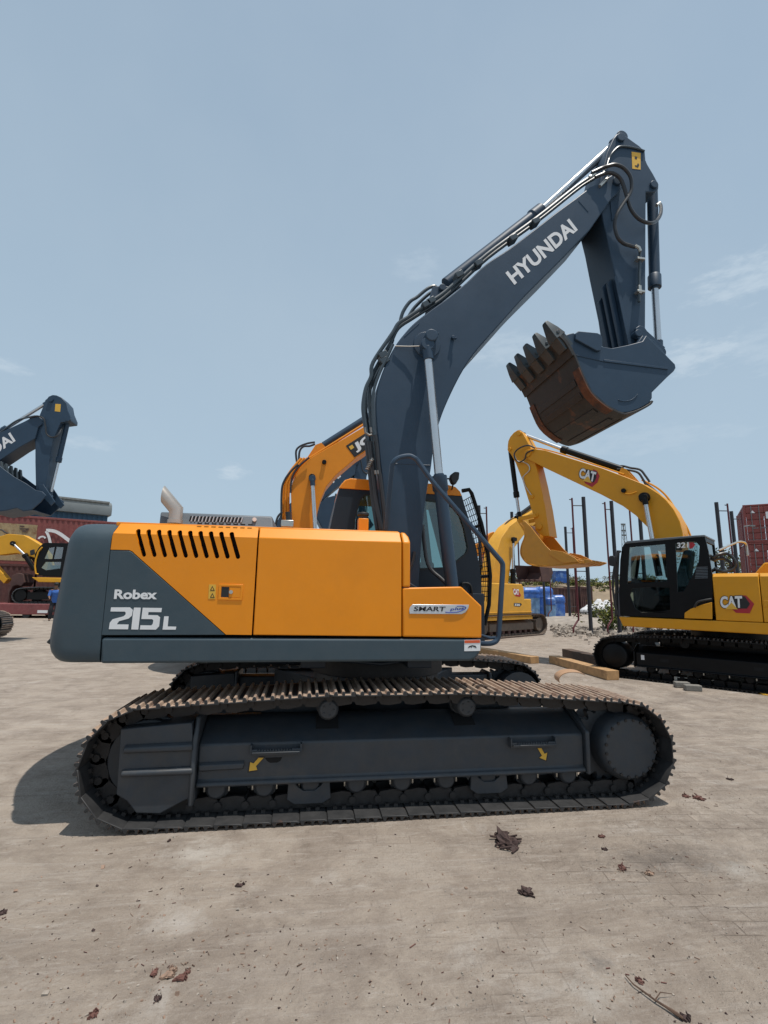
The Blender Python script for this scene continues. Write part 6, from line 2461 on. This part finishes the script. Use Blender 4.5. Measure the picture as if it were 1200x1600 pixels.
for i, (px, py, s) in enumerate(((240, 1523, .016), (262, 1526, .024), (283, 1529, .022), (270, 1516, .014), (292, 1521, .012))):
    scrap('bark_scrap', px, py, s, 'reddish bark scrap in the small heap at the lower left', 'scrap', [SCRAPT if i % 2 else SCRAPR], 30 + i, .35, 40, group='bark scraps in the lower left heap')
for i, (px, py, s, m_, lb) in enumerate(((1072, 1245, .026, SCRAPR, 'red scrap lying just right of the slate track'), (1092, 1248, .038, SCRAPR, 'longer red scrap farther right of the slate track'), (940, 1308, .018, SCRAPR, 'small red scrap below the right end of the track'),
                                    (945, 1328, .014, SCRAP, 'tiny dark scrap under the right end of the track'), (972, 1357, .024, SCRAPR, 'reddish scrap, left of two on the paving at lower right'), (1015, 1366, .022, SCRAPT, 'tan scrap, right of two on the paving at lower right'),
                                    (375, 1384, .018, SCRAP, 'dark twisted scrap on the paving at centre left'), (246, 1562, .013, SCRAP, 'small dark chip below the bark heap'), (145, 1588, .016, SCRAPR, 'reddish chip near the lower left corner'),
                                    (3, 1428, .018, SCRAP, 'dark chip at the left edge'), (1140, 1218, .022, SCRAP, 'dark chip right of the red scraps'), (1070, 1592, .018, SCRAP, 'dark scrap at the lower end of the twig'),
                                    (1000, 1535, .014, SCRAPR, 'reddish chip beside the upper end of the twig'), (1196, 1086, .06, DECALY, 'crumpled yellow scrap at the right edge'))):
    scrap('scrap', px, py, s, lb, 'scrap', [m_], 60 + i, .28, 44)
mb = MB()
g0 = ground(1020, 1565)
pts = [ground(a, b) - g0 + Vector((0, 0, .012)) for a, b in ((977, 1528), (990, 1543), (1008, 1556), (1024, 1568), (1040, 1578), (1058, 1590), (1068, 1597))]
mb.tube(pts, [.002, .003, .0035, .004, .0045, .007, .004], 6)
mb.tube([pts[3], pts[3] + Vector((.04, .02, .01)), pts[3] + Vector((.09, .02, 0))], [.003, .002, .001], 5)
o = mb.build('twig', TWIG); o.location = g0; tag(o, 'thin brown twig at the lower right', 'twig')
# curled cardboard behind the near track
g0 = ground(898, 1076)
mb = MB()
pr = []
for k in range(13):
    a = R(200 - k * 13)
    pr.append((.22 * math.cos(a) * 1.2, .14 + .14 * math.sin(a)))
q = [Vector((a, 0, b)) for a, b in pr] + [Vector((a * .96, 0, b - .01)) for a, b in pr[::-1]]
mb.prism(q, (0, .35, 0))
o = mb.build('cardboard_curl', mat('cardboard', (.40, .24, .14), .8, var=.1)); o.location = g0; o.rotation_euler = (0, 0, R(-15)); tag(o, 'curled piece of brown cardboard behind the right end of the slate track', 'cardboard')

# person beside the trailer
pg = ground(84, 970)
pe = empty('person', (pg.x, pg.y - .1, 0), R(200), 'person in a blue shirt and dark trousers leaning beside the red trailer', 'person')
def skin(name, verts, edges, radii, mt, parent, root=0):
    me = bpy.data.meshes.new(name)
    me.from_pydata(verts, edges, [])
    me.materials.append(mt)
    o = bpy.data.objects.new(name, me)
    COL.objects.link(o)
    o.parent = parent
    md = o.modifiers.new('Skin', 'SKIN')
    md.use_smooth_shade = True
    if not me.skin_vertices:
        with bpy.context.temp_override(object=o, active_object=o):
            pass
    sv = me.skin_vertices[0].data if me.skin_vertices else None
    if sv:
        for i, r_ in enumerate(radii):
            sv[i].radius = (r_, r_) if not isinstance(r_, tuple) else r_
            sv[i].use_root = i == root
    sb = o.modifiers.new('Sub', 'SUBSURF'); sb.levels = 1; sb.render_levels = 2
    return o
body_v = [(0, 0, .93), (0, .04, 1.15), (0, .12, 1.38), (0, .17, 1.50), (0, .20, 1.58), (0, .24, 1.70),
          (-.10, 0, .90), (-.11, .06, .50), (-.12, -.02, .09), (-.12, .12, .04),
          (.10, 0, .90), (.12, .10, .52), (.14, .0, .09), (.14, .14, .04),
          (-.19, .12, 1.42), (-.25, .16, 1.16), (-.20, .36, 1.04), (-.19, .42, 1.02),
          (.19, .12, 1.42), (.25, .18, 1.16), (.20, .38, 1.05), (.19, .44, 1.03)]
body_e = [(0, 1), (1, 2), (2, 3), (3, 4), (4, 5), (0, 6), (6, 7), (7, 8), (8, 9), (0, 10), (10, 11), (11, 12), (12, 13), (2, 14), (14, 15), (15, 16), (16, 17), (2, 18), (18, 19), (19, 20), (20, 21)]
body_r = [.13, .13, .15, .07, .065, .09, .085, .062, .045, .04, .085, .062, .045, .04, .06, .045, .035, .03, .06, .045, .035, .03]


def tubebody(name, chains, mt, parent):
    """fallback-free continuous limbs: lofted elliptical rings"""
    mb = MB()
    for ch_ in chains:
        mb.tube(smooth_path([c[0] for c in ch_], 4), [ch_[min(i // 4, len(ch_) - 1)][1] + (ch_[min(i // 4 + 1, len(ch_) - 1)][1] - ch_[min(i // 4, len(ch_) - 1)][1]) * (i % 4) / 4 for i in range((len(ch_) - 1) * 4 + 1)], 12)
    return mb.build(name, mt, parent, ang=60)
bv, br = [Vector(v) for v in body_v], body_r
sk_o = skin('body', body_v, body_e, body_r, SKINM, pe)
def seq(ids, k):
    return [(bv[i], br[i] * k) for i in ids]
tubebody('shirt', [[(bv[0] + Vector((0, 0, -.06)), .155), (bv[1], .16), (bv[2], .19), (bv[3] + Vector((0, 0, -.02)), .10)], [(bv[14], .085), (bv[15] * .6 + bv[14] * .4, .07), (bv[15], .06)], [(bv[18], .085), (bv[19] * .6 + bv[18] * .4, .07), (bv[19], .06)]], BLUESH, pe)
tubebody('trousers', [[(bv[0] + Vector((0, 0, .04)), .145), (bv[0] + Vector((0, 0, -.1)), .15)], [(bv[6] + Vector((.02, 0, .02)), .11), (bv[7], .085), (bv[8], .065)], [(bv[10] + Vector((-.02, 0, .02)), .11), (bv[11], .085), (bv[12], .065)]], TROUS, pe)
tubebody('hair', [[(bv[5] + Vector((0, -.02, -.03)), .085), (bv[5] + Vector((0, -.03, .04)), .102), (bv[5] + Vector((0, -.02, .10)), .07)]], HAIR, pe)

# grit on the paving
mb = MB()
rn = random.Random(77)
for i in range(2600):
    t = rn.random()
    if t < .8:
        px, py = rn.uniform(-20, 1220), 1280 + 330 * rn.random() ** .7
    else:
        px, py = rn.uniform(-20, 1220), rn.uniform(1050, 1290)
    g0 = ground(px, py)
    s = .0012 + .0028 * rn.random() ** 3 + (.005 if rn.random() < .008 else 0)
    M_ = Matrix.Rotation(rn.uniform(0, 6), 4, Vector((rn.random() - .5, rn.random() - .5, rn.random() - .5)).normalized())
    mb.mi = rn.choice((0, 0, 0, 0, 0, 0, 1, 2, 2))
    mb.obox(g0 + Vector((0, 0, s * .4)), M_ @ Vector((s * rn.uniform(.8, 1.8), 0, 0)), M_ @ Vector((0, s, 0)), M_ @ Vector((0, 0, s * .6)))
tag(mb.build('grit', [STONE, SCRAP, SCRAPT]), kind='stuff')

# bits of straw, bark and dry leaf trodden into the paving
mb = MB()
rn = random.Random(99)
spots = [(262, 1522, 26, 14, 46), (375, 1385, 14, 8, 14), (240, 1345, 30, 10, 14), (225, 1412, 30, 10, 16), (990, 1362, 45, 8, 40), (1080, 1246, 26, 10, 30), (940, 1310, 12, 12, 14), (1010, 1545, 18, 10, 16), (450, 1500, 60, 25, 40), (390, 1495, 20, 6, 12),
         (1040, 1350, 90, 20, 60), (790, 1300, 30, 20, 16), (1000, 1400, 120, 60, 70), (600, 1450, 400, 120, 220), (250, 1400, 200, 100, 120), (1100, 1200, 80, 70, 150), (850, 1530, 300, 60, 90)]
for cx, cy, sx, sy, n_ in spots:
    for i in range(n_):
        px, py = rn.gauss(cx, sx), rn.gauss(cy, sy)
        if py < 1085 or (py < 1310 - .05 * px + 12 and 100 < px < 1065): continue
        g0 = ground(px, py)
        a = rn.uniform(0, 3.14)
        if rn.random() < .6: continue
        l = rn.uniform(.003, .011) * (1.8 if rn.random() < .10 else 1)
        u = Vector((math.cos(a), math.sin(a), rn.uniform(-.12, .12))) * l
        w2 = Vector((-math.sin(a), math.cos(a), 0)) * rn.uniform(.0006, .0022)
        mb.mi = rn.choice((0, 2, 1, 2, 3, 2, 0))
        mb.obox(g0 + Vector((0, 0, .003)), u, w2, (0, 0, .0012))
tag(mb.build('straw_litter', [TWIG, SCRAP, SCRAPT, SCRAPR]), kind='stuff')

# ================================================================== ground
def ground_material():
    m = bpy.data.materials.new('dusty_paving')
    m.use_nodes = True
    nt = m.node_tree
    N, L = nt.nodes, nt.links
    b = N['Principled BSDF']
    b.inputs['Roughness'].default_value = .92
    b.inputs['Specular IOR Level'].default_value = .2
    g = N.new('ShaderNodeNewGeometry')

    def noise(scale, detail=6, rough=.6, vec=None, dist=0):
        n = N.new('ShaderNodeTexNoise')
        n.inputs['Scale'].default_value = scale
        n.inputs['Detail'].default_value = detail
        n.inputs['Roughness'].default_value = rough
        n.inputs['Distortion'].default_value = dist
        L.new(vec or g.outputs['Position'], n.inputs['Vector'])
        return n.outputs['Fac']

    def rng(v, a, b_, c=0., d=1.):
        r = N.new('ShaderNodeMapRange')
        r.inputs['From Min'].default_value = a
        r.inputs['From Max'].default_value = b_
        r.inputs['To Min'].default_value = c
        r.inputs['To Max'].default_value = d
        L.new(v, r.inputs['Value'])
        return r.outputs['Result']

    def mix(f, a, b_, mode='MIX'):
        x = N.new('ShaderNodeMix')
        x.data_type = 'RGBA'
        x.blend_type = mode
        for s, v in ((x.inputs['Factor'], f), (x.inputs['A'], a), (x.inputs['B'], b_)):
            if isinstance(v, (tuple, float, int)):
                s.default_value = v if not isinstance(v, tuple) else v + (1,)
            else:
                L.new(v, s)
        return x.outputs['Result']

    def mul(a, b_):
        x = N.new('ShaderNodeMath')
        x.operation = 'MULTIPLY'
        for s, v in ((x.inputs[0], a), (x.inputs[1], b_)):
            if isinstance(v, float): s.default_value = v
            else: L.new(v, s)
        return x.outputs[0]
    col = mix(rng(noise(.55, 8, .62), .35, .65), (.318, .264, .216), (.392, .332, .276))
    col = mix(rng(noise(2.3, 8, .7, dist=.6), .42, .68), col, (.225, .182, .148))
    col = mix(mul(rng(noise(1.35, 9, .72, dist=1.2), .58, .72), .8), col, (.46, .415, .37))
    col = mix(mul(rng(noise(.9, 9, .75, dist=.4), .58, .72), .6), col, (.175, .142, .118))
    # scuff streaks left by sliding tracks
    mp = N.new('ShaderNodeMapping')
    mp.inputs['Rotation'].default_value = (0, 0, R(-22))
    mp.inputs['Scale'].default_value = (.9, 7, 1)
    L.new(g.outputs['Position'], mp.inputs['Vector'])
    st = noise(1.6, 9, .75, mp.outputs['Vector'], .8)
    col = mix(mul(rng(st, .5, .70), .6), col, (.43, .38, .335))
    mp2 = N.new('ShaderNodeMapping')
    mp2.inputs['Rotation'].default_value = (0, 0, R(35))
    mp2.inputs['Scale'].default_value = (1.2, 9, 1)
    L.new(g.outputs['Position'], mp2.inputs['Vector'])
    st2 = noise(1.2, 9, .75, mp2.outputs['Vector'], .5)
    col = mix(mul(rng(st2, .53, .70), .6), col, (.19, .155, .13))
    mp4 = N.new('ShaderNodeMapping')
    mp4.inputs['Rotation'].default_value = (0, 0, R(-35))
    mp4.inputs['Scale'].default_value = (3, 16, 1)
    L.new(g.outputs['Position'], mp4.inputs['Vector'])
    st3 = noise(1.7, 6, .7, mp4.outputs['Vector'], .6)
    col = mix(mul(rng(st3, .58, .70), .55), col, (.50, .45, .40))
    col = mix(mul(rng(noise(13, 7, .75, dist=.8), .56, .70), .5), col, (.43, .38, .33))
    col = mix(mul(rng(noise(17, 7, .75, dist=1.0), .57, .70), .5), col, (.18, .145, .12))
    # spills of pale cement and dark oil
    for (px, py, rx, ry, c_, amt) in ((312, 1334, .22, .10, (.56, .52, .47), .6), (286, 1440, .10, .07, (.55, .51, .47), .55), (1045, 1342, .5, .10, (.14, .12, .105), .75), (937, 1503, .05, .05, (.14, .125, .115), .8),
                                      (470, 1505, .5, .18, (.19, .155, .13), .5), (1150, 1362, .16, .06, (.50, .47, .43), .45), (925, 1555, .10, .06, (.50, .47, .43), .6), (1105, 1092, .7, .25, (.20, .17, .15), .6), (620, 1350, .35, .15, (.40, .35, .30), .5)):
        P = ground(px, py)
        vm = N.new('ShaderNodeVectorMath')
        vm.operation = 'SUBTRACT'
        L.new(g.outputs['Position'], vm.inputs[0])
        vm.inputs[1].default_value = P
        vs = N.new('ShaderNodeVectorMath')
        vs.operation = 'MULTIPLY'
        L.new(vm.outputs[0], vs.inputs[0])
        vs.inputs[1].default_value = (1 / rx, 1 / ry / 1.6, 0)
        vl = N.new('ShaderNodeVectorMath')
        vl.operation = 'LENGTH'
        L.new(vs.outputs[0], vl.inputs[0])
        ad_ = N.new('ShaderNodeMath')
        ad_.operation = 'MULTIPLY_ADD'
        L.new(noise(9, 8, .72, dist=.5), ad_.inputs[0])
        ad_.inputs[1].default_value = 4.4
        L.new(vl.outputs['Value'], ad_.inputs[2])
        col = mix(rng(ad_.outputs[0], 3.5, 1.9, 0., amt), col, c_)
    # paving joints, showing through the dust in patches
    br = N.new('ShaderNodeTexBrick')
    mp3 = N.new('ShaderNodeMapping')
    mp3.inputs['Rotation'].default_value = (0, 0, R(7))
    L.new(g.outputs['Position'], mp3.inputs['Vector'])
    wob = N.new('ShaderNodeTexNoise')
    wob.inputs['Scale'].default_value = 3.
    L.new(g.outputs['Position'], wob.inputs['Vector'])
    ad = N.new('ShaderNodeMix')
    ad.data_type = 'VECTOR'
    ad.inputs['Factor'].default_value = .05
    L.new(mp3.outputs['Vector'], ad.inputs['A'])
    L.new(wob.outputs['Color'], ad.inputs['B'])
    L.new(ad.outputs['Result'], br.inputs['Vector'])
    br.inputs['Scale'].default_value = 1
    br.inputs['Brick Width'].default_value = .21
    br.inputs['Row Height'].default_value = .105
    br.inputs['Mortar Size'].default_value = .0045
    br.inputs['Mortar Smooth'].default_value = .6
    br.inputs['Color1'].default_value = (1.32, 1.33, 1.36, 1)
    br.inputs['Color2'].default_value = (.80, .80, .81, 1)
    br.inputs['Mortar'].default_value = (.60, .58, .56, 1)
    br.inputs['Bias'].default_value = .15
    sx = N.new('ShaderNodeSeparateXYZ')
    L.new(g.outputs['Position'], sx.inputs['Vector'])
    east = rng(sx.outputs['X'], -.3, 2.2, .12, 1.)
    pm = mul(rng(noise(1.6, 8, .7), .47, .60), east)
    col = mix(mul(pm, .52), col, mix(1.0, col, br.outputs['Color'], 'MULTIPLY'))
    # yard further back turns to bare earth
    # fine grit
    col = mix(mul(rng(noise(140, 3, .7), .55, .75), .35), col, (.47, .42, .37))
    col = mix(mul(rng(noise(95, 3, .7), .60, .78), .45), col, (.13, .105, .09))
    L.new(col, b.inputs['Base Color'])
    h = N.new('ShaderNodeMath')
    h.operation = 'ADD'
    L.new(mul(noise(60, 6, .7), .35), h.inputs[0])
    h2 = N.new('ShaderNodeMath')
    h2.operation = 'ADD'
    L.new(mul(noise(9, 9, .72), 1.6), h2.inputs[0])
    bw = N.new('ShaderNodeRGBToBW')
    L.new(br.outputs['Color'], bw.inputs[0])
    L.new(mul(mul(bw.outputs[0], pm), .8), h2.inputs[1])
    L.new(h2.outputs[0], h.inputs[1])
    bp = N.new('ShaderNodeBump')
    bp.inputs['Strength'].default_value = .8
    bp.inputs['Distance'].default_value = .03
    L.new(h.outputs[0], bp.inputs['Height'])
    L.new(bp.outputs['Normal'], b.inputs['Normal'])
    return m


mb = MB()
mb.quad((-600, -60, 0), (600, -60, 0), (600, 900, 0), (-600, 900, 0))
tag(mb.build('ground', ground_material()), kind='structure')

# ================================================================== camera, light, sky
cd = bpy.data.cameras.new('camera')
co = bpy.data.objects.new('camera', cd)
COL.objects.link(co)
M4 = Matrix((RT, UP, -FW)).transposed().to_4x4()
M4.translation = CAM
co.matrix_world = M4
cd.sensor_fit = 'VERTICAL'
cd.sensor_height = 36
cd.lens = 36 * F / 1600
cd.clip_start = .05
cd.clip_end = 3000
S.camera = co

to_sun = Vector((.165, -.165, 1)).normalized()
sd = bpy.data.lights.new('sun', 'SUN')
sd.energy = 3.9
sd.angle = R(.6)
sd.color = (1, .945, .865)
so = bpy.data.objects.new('sun', sd)
COL.objects.link(so)
so.rotation_euler = to_sun.to_track_quat('Z', 'Y').to_euler()
so.location = (0, 0, 30)

w = bpy.data.worlds.new('World')
S.world = w
w.use_nodes = True
nt = w.node_tree
N, L = nt.nodes, nt.links
bg = N['Background']
sky = N.new('ShaderNodeTexSky')
sky.sky_type = 'NISHITA'
sky.sun_disc = False
sky.sun_elevation = math.asin(to_sun.z)
sky.sun_rotation = math.atan2(to_sun.x, to_sun.y)
sky.air_density = 1.0
sky.dust_density = 1.0
sky.ozone_density = 1.6
sky.altitude = 0
tc = N.new('ShaderNodeTexCoord')
mp = N.new('ShaderNodeMapping')
mp.inputs['Scale'].default_value = (1, 1, 3.2)
L.new(tc.outputs['Generated'], mp.inputs['Vector'])
# haze that thickens towards the horizon
sep = N.new('ShaderNodeSeparateXYZ')
L.new(tc.outputs['Generated'], sep.inputs['Vector'])
hr = N.new('ShaderNodeMapRange')
hr.inputs['From Min'].default_value = 0.0
hr.inputs['From Max'].default_value = .85
hr.inputs['To Min'].default_value = .92
hr.inputs['To Max'].default_value = .60
L.new(sep.outputs['Z'], hr.inputs['Value'])
hz_ = N.new('ShaderNodeMix')
hz_.data_type = 'RGBA'
L.new(hr.outputs['Result'], hz_.inputs['Factor'])
L.new(sky.outputs['Color'], hz_.inputs['A'])
hz_.inputs['B'].default_value = (4.35, 5.75, 6.95, 1)
nz = N.new('ShaderNodeTexNoise')
nz.inputs['Scale'].default_value = 1.7
nz.inputs['Detail'].default_value = 5
nz.inputs['Roughness'].default_value = .55
L.new(tc.outputs['Generated'], nz.inputs['Vector'])
rz = N.new('ShaderNodeMapRange')
rz.inputs['From Min'].default_value = .3
rz.inputs['From Max'].default_value = .7
rz.inputs['To Max'].default_value = .22
L.new(nz.outputs['Fac'], rz.inputs['Value'])
hv = N.new('ShaderNodeMix')
hv.data_type = 'RGBA'
L.new(rz.outputs['Result'], hv.inputs['Factor'])
L.new(hz_.outputs['Result'], hv.inputs['A'])
hv.inputs['B'].default_value = (5.6, 6.5, 7.3, 1)
col = hv.outputs['Result']


def sky_cloud(px, py, w_, h_, amt, seed, col):
    """one faint wisp of cloud in the direction of a pixel of the photograph"""
    d = ray(px, py).normalized()
    u = d.cross(Vector((0, 0, 1))).normalized()
    v = u.cross(d)
    dots = []
    for ax, k in ((u, w_), (v, h_)):
        dp = N.new('ShaderNodeVectorMath')
        dp.operation = 'DOT_PRODUCT'
        L.new(tc.outputs['Generated'], dp.inputs[0])
        dp.inputs[1].default_value = ax / k
        sq = N.new('ShaderNodeMath')
        sq.operation = 'MULTIPLY'
        L.new(dp.outputs['Value'], sq.inputs[0])
        L.new(dp.outputs['Value'], sq.inputs[1])
        dots.append(sq)
    s_ = N.new('ShaderNodeMath')
    L.new(dots[0].outputs[0], s_.inputs[0])
    L.new(dots[1].outputs[0], s_.inputs[1])
    n1 = N.new('ShaderNodeTexNoise')
    n1.inputs['Scale'].default_value = 22 + seed
    n1.inputs['Detail'].default_value = 8
    n1.inputs['Roughness'].default_value = .62
    L.new(mp.outputs['Vector'], n1.inputs['Vector'])
    nm = N.new('ShaderNodeMath')
    nm.operation = 'MULTIPLY_ADD'
    L.new(n1.outputs['Fac'], nm.inputs[0])
    nm.inputs[1].default_value = -3.4
    nm.inputs[2].default_value = 1.75
    ad = N.new('ShaderNodeMath')
    L.new(s_.outputs[0], ad.inputs[0])
    L.new(nm.outputs[0], ad.inputs[1])
    mr = N.new('ShaderNodeMapRange')
    mr.interpolation_type = 'SMOOTHSTEP'
    mr.inputs['From Min'].default_value = 1.0
    mr.inputs['From Max'].default_value = -.3
    mr.inputs['To Max'].default_value = amt
    L.new(ad.outputs[0], mr.inputs['Value'])
    m_ = N.new('ShaderNodeMix')
    m_.data_type = 'RGBA'
    L.new(mr.outputs['Result'], m_.inputs['Factor'])
    L.new(col, m_.inputs['A'])
    m_.inputs['B'].default_value = (5.9, 6.9, 7.8, 1)
    return m_.outputs['Result']


for args in ((1165, 432, .09, .04, .55, 3), (1085, 556, .075, .032, .6, 5), (1190, 545, .05, .05, .3, 2), (365, 737, .04, .018, .6, 7), (12, 570, .04, .014, .5, 1), (140, 692, .06, .014, .35, 9), (780, 545, .11, .035, .35, 4),
             (650, 415, .05, .03, .22, 6), (990, 690, .2, .03, .2, 8)):
    col = sky_cloud(*args, col)
L.new(col, bg.inputs['Color'])
bg.inputs['Strength'].default_value = .10

S.view_settings.view_transform = 'Standard'
S.view_settings.look = 'None'
S.view_settings.exposure = 0
S.view_settings.gamma = 1
S.cycles.max_bounces = 6
S.cycles.transparent_max_bounces = 12
